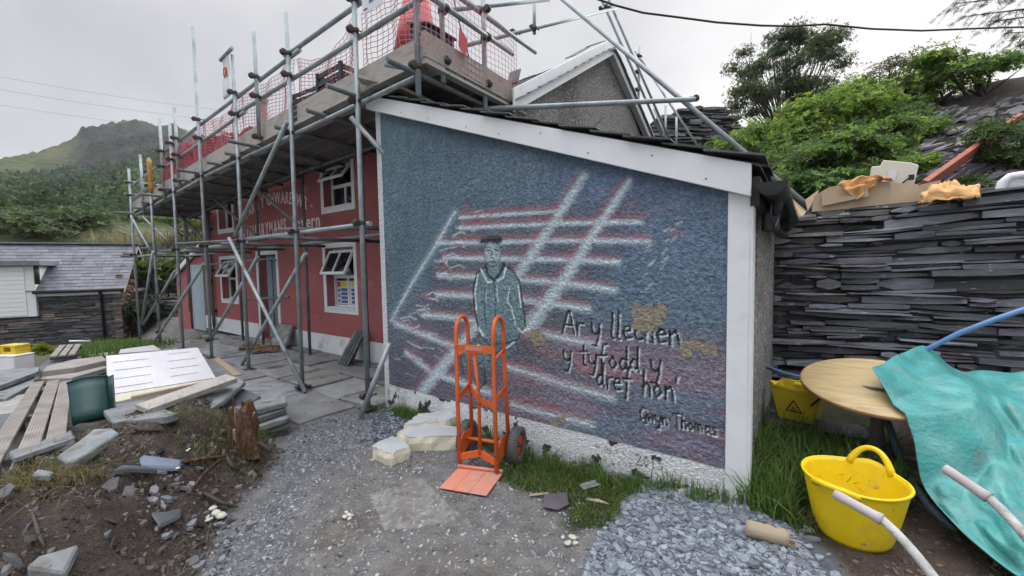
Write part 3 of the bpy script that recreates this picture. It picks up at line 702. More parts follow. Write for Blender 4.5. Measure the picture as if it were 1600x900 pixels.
# ---------------------------------------------------------------- the lean-to with the mural
LX0, LX1, LY, LB = -3.90, -.28, 2.82, 5.15
def roofz(x): return 3.34+(x-LX0)*(1.985-3.34)/(LX1-LX0)        # underside of the verge board
lean = thing('mural_outbuilding', 'roughcast lean-to with a blue painted mural of a seated man on its front wall', 'building', (-2.1, 2.82, 0))
m = MB()
m.poly([(LX1, LY, -.1), (LX1, LB, -.1), (LX1, LB, roofz(LX1)+.1), (LX1, LY, roofz(LX1)+.1)])
m.build('side_wall', M['dash'], lean)
m = MB()
m.poly([(LX0, LB, -.1), (LX0, LY, -.1), (LX0, LY, roofz(LX0)+.1), (LX0, LB, roofz(LX0)+.1)])
m.poly([(LX1, LB, -.1), (LX0, LB, -.1), (LX0, LB, roofz(LX0)+.1), (LX1, LB, roofz(LX1)+.1)])
m.build('rear_wall', M['dash'], lean)

# --- the painting: colours brushed onto a fine grid over the wall face
def P2(x, y): p = atY(x, y, LY); return (p.x, p.z)
du = .0088; nu = int((LX1-.0-LX0)/du); us = np.linspace(LX0, LX1, nu+1); nv = 380; vs_ = np.linspace(0, 1, nv+1)
U, T = np.meshgrid(us, vs_, indexing='ij'); W = -.05+T*(roofz(U)+.06+.05)
u, w = U.ravel(), W.ravel()
grit = vnoise(u, w, 55, 81)*.6+vnoise(u, w, 110, 82)*.4
blot = fbm(u, w, 1.6, 83); streak = fbm(u*.8, w*3.2, 1.4, 84)
C_ = np.zeros((len(u), 3)); ones = np.ones(len(u))
def mix(mask, colr): 
    global C_
    C_ = C_*(1-mask[:, None])+np.array(colr)[None, :]*mask[:, None]
tl = (u-LX0)/(LX1-LX0); th = w/3.3
C_[:] = (.115, .175, .225)
mix(ss(tl, .25, 1.0)*ss(w, .9, 2.0)*.75, (.155, .215, .36))
mix((1-ss(tl, .0, .35))*ss(w, 1.2, 2.4)*.6, (.125, .20, .235))
mix((1-ss(w, .4, 1.5))*.85, (.175, .155, .205))
mix(ss(blot, .5, .68)*.35, (.15, .215, .27))
mix(ss(fbm(u, w, 3.2, 85), .52, .7)*.28, (.075, .105, .145))
mix(ss(streak, .5, .62)*(1-ss(w, .75, 1.25))*ss(tl, .3, .65)*.7, (.33, .165, .19))
mix(ss(fbm(u*.7, w*3.6, 1.7, 86), .52, .64)*(1-ss(w, .7, 1.1))*ss(tl, .3, .6)*.5, (.17, .235, .32))
# dusky ground between the rails
trk = [P2(*p) for p in ((735, 330), (1010, 300), (940, 450), (850, 560), (690, 640), (612, 605), (612, 560), (700, 380))]
mix(ss(poly_sd(u, w, trk)+(blot-.5)*.2, -.06, .12)*.55, (.125, .115, .14))
def stroke(pts, width, colr, a=1.0, rough=.5, hard=.35, px_=True, w1=None):
    """a brush stroke along a polyline (pixel survey points on the wall), broken by the roughcast"""
    q = [P2(*p) for p in pts] if px_ else pts
    q = np.array(q); best = np.full(len(u), 1e9); wloc = np.full(len(u), width)
    lo = q.min(0)-width*2; hi = q.max(0)+width*2
    sel = np.where((u > lo[0]) & (u < hi[0]) & (w > lo[1]) & (w < hi[1]))[0]
    if len(sel) == 0: return
    su, sw = u[sel], w[sel]; bd = np.full(len(sel), 1e9); n = len(q)-1; wl = np.full(len(sel), width)
    for i in range(n):
        ex, ey = q[i+1]-q[i]; t = np.clip(((su-q[i, 0])*ex+(sw-q[i, 1])*ey)/(ex*ex+ey*ey+1e-12), 0, 1)
        d = np.hypot(su-q[i, 0]-t*ex, sw-q[i, 1]-t*ey); nb = d < bd
        bd = np.where(nb, d, bd)
        if w1 is not None: wl = np.where(nb, width+(w1-width)*((i+t)/n), wl)
    e = bd/(wl/2)+(grit[sel]-.5)*rough
    mk = (1-ss(e, 1-hard, 1+hard*.5))*a
    C_[sel] = C_[sel]*(1-mk[:, None])+np.array(colr)*mk[:, None]
def fillp(pts, colr, a=1.0, soft=.015, px_=True, rough=.02):
    q = [P2(*p) for p in pts] if px_ else pts
    mk = ss(poly_sd(u, w, q)+(grit-.5)*rough, -soft, soft)*a; mix(mk, colr)
PALE = (.44, .56, .62); PINK = (.42, .16, .19); WHT = (.64, .73, .77)
sleepers = [((719, 340), (871, 330)), ((719, 356), (880, 349), (1003, 347)), ((683, 380), (760, 379), (880, 376), (1014, 377)), ((694, 403), (760, 404), (880, 406), (967, 410)), ((685, 431), (760, 433), (871, 441), (961, 453)), ((683, 460), (745, 463), (820, 469), (920, 483)), ((662, 492), (719, 497), (760, 506)), ((618, 505), (656, 521), (706, 540), (760, 560)), ((635, 551), (673, 580), (765, 614)), ((791, 572), (880, 600), (958, 622)), ((800, 632), (860, 648), (925, 664)), ((850, 522), (938, 540))]
for s_ in sleepers:
    stroke([(x, y-6) for x, y in s_], .06, PINK, .5, 1.4, .8)
for k, s_ in enumerate(sleepers):
    stroke(s_, .042+.006*min(k, 8), PALE, .76 if k < 9 else .55, 1.5, .6)
    stroke(s_, .026, WHT, .55, 1.4, .7)
for line, w0_, w1_ in (([(914, 274), (885, 318), (820, 415), (744, 510), (660, 612)], .075, .14), ([(984, 282), (925, 370), (885, 433), (826, 512)], .06, .15)):
    stroke([(x-7, y) for x, y in line], w0_*1.35, PINK, .38, 1.2, .8, w1=w1_*1.3)
    stroke(line, w0_, PALE, .80, 1.4, .5, w1=w1_); stroke(line, w0_*.4, WHT, .35, 1.8, .8, w1=w1_*.4)
stroke([(711, 332), (680, 385), (645, 441), (612, 500)], .10, PALE, .45, 2.2, .9); stroke([(711, 332), (680, 385), (645, 441), (612, 500)], .035, WHT, .6, 1.8, .7)
rs = random.Random(12)
for k in range(34):        # scrubbed highlights round the left edge of the incline
    t = rs.random(); x = 725+(618-725)*t+rs.uniform(-10, 30); y = 325+(520-325)*t+rs.uniform(-6, 10)
    stroke([(x, y), (x+rs.uniform(4, 16), y+rs.uniform(-8, 6)), (x+rs.uniform(10, 26), y+rs.uniform(-6, 8))], rs.uniform(.012, .03), WHT if k % 3 else PINK, .55, 1.8, .8)
for k in range(26):
    x = rs.uniform(612, 690); y = rs.uniform(500, 590); stroke([(x, y), (x+rs.uniform(6, 22), y+rs.uniform(-2, 10))], rs.uniform(.015, .035), (PALE, PINK, WHT)[k % 3], .4, 1.8, .8)
for k in range(16):
    x = rs.uniform(900, 1060); y = rs.uniform(285, 380); stroke([(x, y), (x+rs.uniform(10, 40), y+rs.uniform(-4, 4))], rs.uniform(.012, .03), PINK, .32, 1.8, .9)
for k in range(14):
    x = rs.uniform(1000, 1062); y = 410-(x-1000)*1.3+rs.uniform(-10, 70); stroke([(x, y), (x+rs.uniform(3, 10), y-rs.uniform(2, 10))], .014, WHT, .5, 2.0, .9)
for k in range(10):
    x = rs.uniform(610, 700); y = rs.uniform(190, 330); stroke([(x, y), (x-rs.uniform(-4, 10), y+rs.uniform(20, 60))], rs.uniform(.01, .03), (.20, .28, .34), .25, 2.0, .9)
# the seated man
Z1 = lambda pts: [(580+x*.4219, 260+y*.4219) for x, y in pts]
BODY = (.16, .25, .285); DK = (.012, .016, .022)
fillp(Z1([(425, 372), (392, 395), (378, 455), (384, 530), (395, 590), (404, 625), (418, 650), (440, 660), (500, 655), (540, 640), (560, 610), (572, 592), (562, 500), (548, 420), (525, 390), (492, 365), (455, 395)]), BODY, .95)
fillp(Z1([(330, 690), (345, 660), (420, 640), (545, 620), (556, 650), (520, 690), (470, 730), (440, 760), (395, 735), (360, 745), (335, 725)]), (.125, .19, .225), .9)
fillp(Z1([(388, 745), (420, 740), (425, 790), (405, 822), (388, 805)]), (.09, .13, .16), .9)
for s_, w_ in (([(425, 372), (392, 395), (378, 455), (384, 530), (395, 590), (404, 625)], .018), ([(492, 365), (525, 385), (548, 420), (562, 500), (572, 592)], .018), ([(425, 365), (432, 400), (455, 420), (478, 398), (492, 362)], .026), ([(455, 420), (462, 500), (460, 590)], .011), ([(424, 452), (420, 530), (428, 600)], .012), ([(512, 452), (520, 520), (530, 570)], .012), ([(330, 690), (335, 725), (345, 770)], .013), ([(388, 745), (386, 800), (405, 822), (424, 800), (420, 745)], .015), ([(395, 735), (420, 715), (470, 730)], .012), ([(500, 655), (470, 690), (440, 700)], .012), ([(404, 625), (440, 662), (500, 655), (545, 640), (562, 600)], .013)):
    stroke(Z1(s_), w_, DK, .85, .6, .5)
for s_, w_ in (([(408, 382), (432, 430), (446, 428)], .016), ([(500, 375), (490, 410), (468, 425)], .016), ([(466, 440), (470, 500)], .008), ([(428, 455), (424, 500)], .008), ([(514, 450), (505, 500), (520, 520), (536, 590)], .01), ([(545, 600), (560, 615), (585, 600)], .014), ([(400, 600), (415, 625)], .024), ([(480, 690), (530, 650)], .012), ([(396, 400), (386, 470), (392, 540)], .012), ([(546, 440), (556, 520)], .012), ([(340, 690), (400, 660)], .012)):
    stroke(Z1(s_), w_*1.35, (.72, .80, .82), .9, .8, .5)
el = lambda cx, cy, rx, ry, n=22: [(cx+rx*math.cos(2*PI*k/n), cy+ry*math.sin(2*PI*k/n)) for k in range(n)]
fillp(Z1(el(450, 322, 31, 48)), (.38, .47, .50), .95)
fillp(Z1([(433, 355), (470, 350), (476, 375), (455, 392), (436, 376)]), (.19, .26, .29), .95)
fillp(Z1([(403, 284), (408, 268), (425, 260), (470, 258), (487, 266), (486, 282), (470, 288), (440, 282), (420, 288)]), DK, .92)
stroke(Z1(el(450, 322, 31, 48)+[(481, 322)]), .008, DK, .8, .6, .5)
for s_, w_ in (([(426, 313), (443, 310)], .013), ([(456, 308), (472, 311)], .013), ([(424, 302), (442, 298)], .008), ([(458, 297), (474, 300)], .008), ([(449, 312), (445, 337), (454, 341)], .010), ([(436, 355), (464, 351)], .011), ([(442, 372), (458, 370)], .007)): stroke(Z1(s_), w_, DK, .85, .4, .5)
stroke(Z1([(454, 300), (456, 330)]), .008, WHT, .5, .8, .6); stroke(Z1([(420, 267), (470, 264)]), .007, (.3, .38, .4), .5, .8, .6)
# handwriting
GLY = {'g': [[(.55, .65), (.25, .72), (.06, .38), (.28, .05), (.54, .4)], [(.56, .75), (.52, -.3), (.3, -.5), (.08, -.35)]], 'A': [[(0, 0), (.42, 1.35), (.55, 1.35), (.85, 0)], [(.15, .5), (.72, .5)]], 'r': [[(.1, .75), (.15, 0)], [(.13, .45), (.3, .72), (.5, .68)]], 'y': [[(.05, .75), (.12, .25), (.35, .12), (.55, .35)], [(.6, .78), (.52, .0), (.35, -.55), (.1, -.5)]],
       'l': [[(.2, 1.45), (.12, .1), (.25, .0)]], 'e': [[(.1, .4), (.55, .48), (.45, .72), (.2, .68), (.08, .35), (.25, .03), (.58, .12)]], 'c': [[(.55, .65), (.3, .74), (.08, .38), (.25, .03), (.55, .1)]], 'h': [[(.15, 1.45), (.12, 0)], [(.13, .5), (.38, .74), (.52, .5), (.55, 0)]],
       'n': [[(.1, .72), (.12, 0)], [(.13, .5), (.38, .75), (.53, .5), (.58, 0)]], 't': [[(.3, 1.25), (.28, .1), (.45, .0)], [(.05, .85), (.58, .92)]], 'f': [[(.62, 1.4), (.42, 1.42), (.32, .9), (.25, -.45)], [(.05, .7), (.55, .75)]], 'o': [[(.32, .74), (.08, .4), (.3, .02), (.58, .35), (.32, .74)]],
       'd': [[(.5, .6), (.25, .7), (.06, .35), (.25, .02), (.5, .25)], [(.55, 1.4), (.5, .2), (.6, .0)]], 'G': [[(.78, 1.12), (.45, 1.32), (.06, .75), (.26, .1), (.62, .18), (.80, .55)], [(.80, .55), (.78, -.25), (.5, -.3)]], 'w': [[(.05, .75), (.2, .05), (.4, .6), (.58, .05), (.78, .75)]], 'T': [[(.0, 1.3), (.8, 1.38)], [(.4, 1.35), (.42, 0)]],
       'm': [[(.08, .72), (.1, 0)], [(.1, .5), (.3, .74), (.4, .5), (.42, 0)], [(.42, .5), (.62, .74), (.74, .5), (.78, 0)]], 'a': [[(.55, .6), (.3, .74), (.08, .38), (.28, .03), (.55, .35)], [(.56, .75), (.56, .1), (.7, .0)]], 's': [[(.5, .66), (.25, .74), (.14, .55), (.48, .25), (.36, .02), (.08, .08)]], "'": [[(.1, 1.45), (.02, 1.1)]],
       '2': [[(.05, 1.0), (.3, 1.25), (.52, .95), (.05, .0), (.6, .05)]], '0': [[(.32, 1.25), (.06, .65), (.3, .0), (.56, .6), (.32, 1.25)]], '1': [[(.12, 1.0), (.3, 1.25), (.28, 0)]], '5': [[(.55, 1.25), (.15, 1.22), (.12, .72), (.45, .7), (.5, .2), (.08, .05)]]}
ADV = {'l': .38, "'": .2, 'r': .5, 'm': .95, 'w': .9, 'A': .95, 'G': .9, 'T': .8, 'c': .6, '1': .55, 't': .58}
def write(text, p0, p1, xh, lw=.020, hl=True, a=.95):
    q0 = np.array(P2(*p0)); q1 = np.array(P2(*p1)); L = np.linalg.norm(q1-q0); d = (q1-q0)/L; nn = np.array([-d[1], d[0]])
    tot = sum(ADV.get(ch, .68) if ch != ' ' else .55 for ch in text); k = L/tot; s = 0
    for ch in text:
        if ch == ' ': s += .55*k; continue
        jy = rs.uniform(-.06, .06)*xh
        for st in GLY[ch]:
            pts = []
            for i in range(len(st)-1):      # soften corners
                for t in (0, .5): pts.append(((st[i][0]*(1-t)+st[i+1][0]*t), (st[i][1]*(1-t)+st[i+1][1]*t)))
            pts.append(st[-1])
            w_ = [tuple(q0+d*(s+p[0]*k)+nn*(p[1]*xh/.75+jy)) for p in pts]
            if hl: stroke([(x+.014, z-.012) for x, z in w_], lw*.75, (.60, .68, .72), .85, .7, .5, px_=False)
            stroke(w_, lw, DK, a, .5, .4, px_=False)
        s += ADV.get(ch, .68)*k
write('Ar y llechen', (879, 520), (1064, 539), .099, .020)
write('y tyfodd y', (880, 566), (1034, 585), .094, .019)
write("dref hon'", (931, 602), (1060, 627), .094, .019)
write('Gwyn Thomas', (999, 655), (1122, 680), .054, .012)
for k in range(46):      # scrubbed shading on the jacket and trousers
    x, y = rs.uniform(385, 560), rs.uniform(400, 720); c0 = P2(*Z1([(x, y)])[0])
    if poly_sd(np.array([x]), np.array([y]), [(400, 395), (520, 390), (552, 600), (520, 700), (400, 730), (390, 560)])[0] > 0:
        stroke(Z1([(x, y), (x+rs.uniform(-8, 8), y+rs.uniform(15, 45))]), rs.uniform(.008, .022), ((.09, .145, .175), (.24, .33, .36))[k % 2], .45, 1.6, .8)
# weathered patches where the render shows
TAN = (.31, .265, .19)
for pg in ([(990, 490), (998, 476), (1020, 472), (1036, 482), (1046, 500), (1040, 514), (1022, 528), (1000, 520), (986, 512)], [(1062, 545), (1080, 530), (1098, 536), (1118, 548), (1104, 556), (1078, 556)], [(824, 524), (836, 516), (854, 520), (852, 536), (834, 538)], [(862, 655), (872, 646), (884, 656), (874, 668)]):
    q = [P2(*p) for p in pg]; mk = ss(poly_sd(u, w, q)+(fbm(u, w, 12, 87)-.5)*.17-.012+(grit-.5)*.04, -.006, .006); mix(mk*.9*ss(fbm(u, w, 20, 97), .16, .32), TAN); 
    mix(mk*ss(grit, .55, .75)*.6, (.22, .175, .115))
# white lower band and left edge, with the paint flaking off in black spots
band = .275+.015*(fbm(u, w*0, 5, 88)-.5)+.008*(grit-.5)
bm_ = 1-ss(w, band-.006, band+.006)
wcol = np.array([.75, .77, .79])*(1-.15*ss(fbm(u, w, 3, 89), .5, .75)[:, None])
C_ = C_*(1-bm_[:, None])+wcol*bm_[:, None]
ed = 1-ss(u, LX0+.078+.006*(fbm(w, w*0, 8, 90)-.5), LX0+.086)
C_ = C_*(1-ed[:, None])+np.array([.68, .70, .73])*ed[:, None]
fl = ss(fbm(u, w, 9, 91)+.2*(fbm(u, w, 1.2, 92)-.5), .635, .65)*bm_; n15 = P2(1016, 730); fl = fl*ss(np.hypot(u-n15[0], (w-n15[1])*1.6), .09, .13); mix(fl*.95, (.018, .018, .02))
mix(ss(fbm(u, w, 6, 93)+.35*(.10-w), .64, .72)*bm_*.6, (.36, .37, .34))
for k in range(26):
    x = rs.uniform(760, 1120); y = 672+(x-760)*.2306+rs.uniform(4, 26); c0 = P2(x, y); rx = rs.choice((.008, .012, .018, .035))
    if 985 < x < 1050: continue
    q = [(c0[0]+rx*math.cos(a)*rs.uniform(.5, 1.3), c0[1]+rx*.8*math.sin(a)*rs.uniform(.5, 1.3)) for a in np.linspace(0, 2*PI, 9)[:-1]]
    fillp(q, (.015, .015, .018), .95, .004, px_=False, rough=.01)
write('w ag o d', (931, 700), (978, 712), .030, .006, False, .6); write('y m o e d wn', (921, 716), (990, 731), .026, .006, False, .6); write('2015', (994, 726), (1038, 736), .050, .008, False, .95)
# grime near the foot and a darker strip under the verge
mix((1-ss(w, -.02, .1+.05*blot))*.45, (.10, .105, .09))
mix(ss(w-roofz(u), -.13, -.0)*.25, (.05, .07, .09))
# light and shade of the roughcast painted in; faint runs down the wall
worn = (1-.7*bm_)*(1-.8*ed)  # mask for the painted relief, weaker on the white band and edge
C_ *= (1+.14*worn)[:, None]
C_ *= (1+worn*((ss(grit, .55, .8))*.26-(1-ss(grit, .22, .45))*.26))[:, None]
mix(ss(vnoise(u, w, 42, 95), .80, .93)*ss(blot, .42, .6)*worn*.22, (.40, .46, .51))  # pale specks painted as highlights on the roughcast
mix(ss(fbm(u, w*.12, 9, 96), .56, .70)*ss(w, 1.0, 2.6)*worn*.22, (.07, .10, .13))
I = np.arange((nu+1)*(nv+1)).reshape(nu+1, nv+1); Q = np.stack([I[:-1, :-1], I[1:, :-1], I[1:, 1:], I[:-1, 1:]], -1).reshape(-1, 4)
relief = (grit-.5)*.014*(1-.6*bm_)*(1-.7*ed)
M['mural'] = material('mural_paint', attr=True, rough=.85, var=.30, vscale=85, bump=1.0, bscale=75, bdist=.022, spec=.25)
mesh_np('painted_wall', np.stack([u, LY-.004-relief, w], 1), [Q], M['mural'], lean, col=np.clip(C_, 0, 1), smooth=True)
lean.children[-1]['label'] = 'blue mural with railway incline, seated man in cap and Welsh verse'
# --- corner post, verge board, roof
m = MB(); m.bb((LX1-.115, LY-.022, .02), (LX1+.006, LY-.0045, roofz(LX1)+.04)); m.bb((LX1+.0005, LY-.022, .02), (LX1+.02, LY+.10, roofz(LX1)+.04)); m.build('corner_trim', M['white'], lean)
m = MB()
def vb(x): return roofz(x)
m.prism([(LX0-.07, LY-.075, vb(LX0-.07)), (LX1+.01, LY-.075, vb(LX1+.01)), (LX1+.01, LY-.075, vb(LX1+.01)+.19), (LX0-.07, LY-.075, vb(LX0-.07)+.15)][::-1], (0, .035, 0))
vbo = m.build('verge_board', M['white'], lean, bevel=.003)
m = MB(); m.prism([(LX0-.06, LY-.04, vb(LX0)+.02), (LX1, LY-.04, vb(LX1)+.02), (LX1, LY-.04, vb(LX1)+.05), (LX0-.06, LY-.04, vb(LX0)+.05)][::-1], (0, .038, 0)); m.build('verge_soffit', M['white'], lean)
m = MB(); rn = random.Random(8)
for k in range(9):          # nails in the verge board
    x = LX0+.15+k*.41+rn.uniform(-.05, .05); z = vb(x)+rn.choice((.045, .12))
    m.lathe([(.0055, -.003), (.0055, 0)], (x, LY-.075, z), 8, 'y')
m.build('nail', M['rot'], vbo, world=False)
for v in vbo.children[0].data.vertices: v.co -= lean.location
m = MB(); rn = random.Random(5); sl = (1.985-3.34)/(LX1-LX0)
def lr(x, y, dz=0): return (x, y, 3.34+.17+(x-LX0)*(sl+.011)+dz)
N_ = 15; xs = np.linspace(LX1+.07, LX0-.08, N_+1)
for k in range(N_):
    y = LY-.09
    while y < LB+.1:
        y1 = min(y+rn.uniform(.2, .34), LB+.12); y0 = y-(rn.uniform(-.012, .035) if y < LY else 0)
        m.col = tuple(np.array([.075, .08, .09])*rn.uniform(.6, 1.4)); L = rn.uniform(.012, .026)+(.006 if y < LY else 0)
        x0, x1 = xs[k]+rn.uniform(-.02, .02), xs[k+1]-.06
        m.prism([lr(x0, y0, L), lr(x0, y1-.004, L), lr(x1, y1-.004, 0), lr(x1, y0, 0)], (0, 0, .011)); y = y1
m.build('roof', M['roof_slate'], lean, colors=True)
m = MB(); m.prism([lr(LX0-.05, LY-.03, -.02), lr(LX1+.05, LY-.03, -.02), lr(LX1+.05, LB, -.02), lr(LX0-.05, LB, -.02)][::-1], (0, 0, .015)); m.build('roof_deck', M['board_dark'], lean)
# gutter with a stop end, brackets and the tangle beneath it
m = MB(); prof = [(.075*math.cos(a), .075*math.sin(a)) for a in np.linspace(PI, 2*PI, 11)]
gx0, gz0 = LX1+.115, 2.045
for y0, y1 in ((LY-.12, LB),):
    A = [m.vert((gx0+p[0], y0, gz0+p[1])) for p in prof]; B = [m.vert((gx0+p[0], y1, gz0+p[1])) for p in prof]
    for k in range(10): m.face((A[k], B[k], B[k+1], A[k+1]), True)
    m.face(A[::-1]); m.face(B)
m.build('gutter', M['black'], lean, solid=.004)
m = MB(); m.bb((LX1+.003, LY-.03, 1.93), (LX1+.05, LB, 2.10)); m.build('fascia_board', M['black'], lean)
m = MB(); m.tube([(LX1+.12, 3.1, 2.0), (LX1+.11, 3.15, 1.93), (LX1+.07, 3.6, 1.86), (LX1+.1, 4.5, 1.84)], .035, 10); m.tube([(LX1+.16, 3.3, 2.02), (LX1+.2, 3.6, 1.9), (LX1+.12, 4.6, 1.9)], .03, 10)
m.tube([(LX1+.10, 2.9, 1.98), (LX1+.10, 2.88, 1.86), (LX1+.12, 2.92, 1.80), (LX1+.13, 3.0, 1.86)], .007, 6)
m.build('pipework', M['black'], lean)
m = MB(); m.box((LX1+.08, 3.2, 1.86), (.09, .12, .12), Matrix.Rotation(.2, 3, 'Z')); m.build('lamp_box', M['dark_item'], lean, bevel=.01)
m = MB()
for k in range(4): m.lathe([(.018, 0), (.018, .006)], (LX1, 3.22+.01*k, 1.70-.06*k), 10, 'x')
m.build('terracotta_vent', M['mat_red'], lean)
# ---------------------------------------------------------------- the scaffold: one bolted-together thing
scaf = thing('scaffold', 'galvanised tube scaffold with boarded deck along the front of the red tavern', 'scaffolding', (-8.4, 2.6, 0))
YO, YI, TR = 2.62, 3.72, .027
def dz(x): return np.interp(x, [-13.9, -8.7, -3.0], [3.12, 3.40, 3.52])        # deck board underside, it droops towards the far end
def rz(x): return np.interp(x, [-13.9, -8.7, -3.9], [3.95, 4.28, 4.40])        # top guard rail
def mz(x): return np.interp(x, [-13.9, -8.7, -3.9], [3.63, 4.26-.30, 4.08])
coup_me = None; ncoup = 0
def coupler(p, ax='z'):
    global coup_me, ncoup
    if ncoup >= 98: return
    if coup_me is None:
        m = MB(); m.lathe([(TR+.002, -.028), (TR+.012, -.024), (TR+.012, .024), (TR+.002, .028)], (0, 0, 0), 12, 'z')
        m.lathe([(TR+.002, -.028), (TR+.012, -.024), (TR+.012, .024), (TR+.002, .028)], (0, -.058, 0), 12, 'x')
        m.box((.038, .0, 0), (.035, .03, .04)); m.box((0, -.03, 0), (.05, .03, .05)); m.lathe([(.008, .02), (.008, .085)], (.045, 0, 0), 6, 'y'); m.lathe([(.013, .06), (.013, .075)], (.045, 0, 0), 6, 'y')
        coup_me = m.build('coupler', M['coupler'], scaf, world=False, bevel=.003).data; o = scaf.children[-1]
        o = [c for c in scaf.children if c.name.startswith('coupler')][0]
    else:
        o = bpy.data.objects.new('coupler', coup_me); COL.objects.link(o); o.parent = scaf
    o.location = Vector(p)-scaf.location
    if ax == 'r': o.rotation_euler = (0, 0, PI)
    if ax == 'y': o.rotation_euler = (0, 0, PI/2)
    ncoup += 1
def part(name, p0, p1, r=TR, mat='galv'):
    return tubes(name, [[p0, p1]], r, M[mat], scaf)
# outer standards (x, bottom, top)
std = [(-3.95, .02, 5.2), (-5.42, .02, 4.86), (-7.13, .02, 4.88), (-8.73, .02, 5.85), (-10.33, 0, 4.55), (-11.95, 0, 4.15), (-13.75, -.1, 4.2)]
for x, z0, z1 in std:
    part('standard', (x, YO, z0), (x+.03, YO, z1))
    if z0 > -.01:
        m = MB(); m.box((x, YO, z0+.018), (.16, .16, .008)); m.build('base_plate', M['coupler'], scaf)
for x, z0, z1 in ((-6.34, 3.46, 4.95), (-9.95, 3.25, 4.78), (-10.95, 3.1, 4.8), (-12.6, 2.95, 4.35)):
    part('standard', (x, YO+.0, z0), (x+.01, YO, z1))
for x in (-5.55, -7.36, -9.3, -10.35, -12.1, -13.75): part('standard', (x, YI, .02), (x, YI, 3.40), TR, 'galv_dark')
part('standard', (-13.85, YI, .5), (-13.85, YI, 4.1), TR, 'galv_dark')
# ledgers
part('ledger', (-13.95, YO+.055, 2.0), (-7.0, YO+.055, 2.045)); part('ledger', (-7.5, YO+.058, 2.095), (-3.86, YO+.055, 2.09))
part('ledger', (-13.95, YI-.055, 2.03), (-5.1, YI-.055, 2.08)); part('ledger', (-6.2, YI-.11, 2.08), (-3.3, YI-.11, 2.10))
for a, b in ((-13.95, -8.5), (-8.6, -3.05)):
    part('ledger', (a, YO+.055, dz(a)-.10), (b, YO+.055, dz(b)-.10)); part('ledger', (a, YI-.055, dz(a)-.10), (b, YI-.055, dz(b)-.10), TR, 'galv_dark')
# transoms
for k, x in enumerate((-13.7, -12.85, -12.05, -11.2, -10.4, -9.5, -8.8, -7.95, -7.2, -6.55, -5.55, -4.75, -4.0)):
    part('transom', (x+.06, YO-(.16 if k % 3 else .34), dz(x)-.045), (x+.06, 4.02, dz(x)-.045), TR, 'galv_dark')
for x in (-13.7, -10.38, -8.78, -7.18, -5.48): part('transom', (x-.055, YO-.25, 2.02), (x-.055, YI+.3, 2.03), TR, 'galv_dark')
part('transom', (-9.1, 2.3, 2.10), (-7.2, 3.0, 2.12), TR, 'galv_dark'); part('transom', (-5.9, 2.62, 2.16), (-4.6, 3.66, 2.16), TR, 'galv_dark')
# deck boards and toe boards
m_ = 0
for j in range(5):
    y0 = 2.655+j*.27
    for a, b in ((-13.9, -10.4), (-10.4, -6.9), (-6.9, -2.88)):
        m = MB(); a2 = a+.012; b2 = b-.01-(0 if j else 0)
        m.hexa([(a2, y0, dz(a)), (b2, y0, dz(b)), (b2, y0+.255, dz(b)), (a2, y0+.255, dz(a)), (a2, y0, dz(a)+.038), (b2, y0, dz(b)+.038), (b2, y0+.255, dz(b)+.038), (a2, y0+.255, dz(a)+.038)])
        m.build('deck_board', M['board_dark'] if j else M['board'], scaf)  # inner boards coloured darker for the shade under the deck
for a, b in ((-13.9, -10.7), (-10.72, -7.0), (-7.02, -2.92)):
    m = MB(); d0, d1 = dz(a)+.045, dz(b)+.045; y0 = 2.685
    m.hexa([(a, y0, d0), (b, y0, d1), (b, y0+.038, d1), (a, y0+.038, d0), (a, y0, d0+.235), (b, y0, d1+.225), (b, y0+.038, d1+.225), (a, y0+.038, d0+.235)])
    m.build('toe_board', M['board'], scaf, bevel=.003)
m = MB(); m.bb((-2.92, 2.64, 3.555), (-2.882, 4.28, 3.79)); m.build('toe_board', M['board'], scaf, bevel=.003)
m = MB(); m.bb((-2.955, 2.64, 3.49), (-2.87, 4.3, 3.516)); m.build('edge_board', M['board'], scaf)
# guard rails
part('guard_rail', (-11.1, YO+.055, rz(-11.1)), (-5.2, YO+.055, rz(-5.2))); part('guard_rail', (-5.6, YO+.058, rz(-5.6)+.05), (-2.7, YO+.055, 4.46))
part('guard_rail', (-11.1, YO+.055, mz(-11.1)), (-6.9, YO+.055, mz(-6.9))); part('guard_rail', (-7.2, YO+.058, mz(-7.2)+.05), (-2.8, YO+.055, 4.11))
for z in (3.55, 3.86): part('guard_rail', (-13.95, YO+.055, z-.08), (-11.6, YO+.055, z+.05)); part('guard_rail', (-13.75, YO-.1, z+.02), (-13.75, 3.85, z+.02))
# couplers on the standards
for x, z0, z1 in std:
    for z in (2.06 if x < -7 else 2.1, dz(x)-.10): coupler((x, YO, z))
    if x > -11: 
        coupler((x+.02, YO, float(rz(x))+(.05 if x > -5.3 else 0))); coupler((x+.02, YO, float(mz(x))+(.05 if x > -7 else 0)))
    else:
        coupler((x+.02, YO, 3.55)); coupler((x+.02, YO, 3.86))
for x in (-6.34, -9.95, -10.95):
    coupler((x, YO, float(rz(x)))); coupler((x, YO, float(mz(x))+(.05 if x > -7 else 0))); coupler((x, YO, float(dz(x))+.05))
for x in (-5.55, -7.36, -9.3, -10.35, -12.1): coupler((x, YI, 2.07)); coupler((x, YI, float(dz(x))-.1))
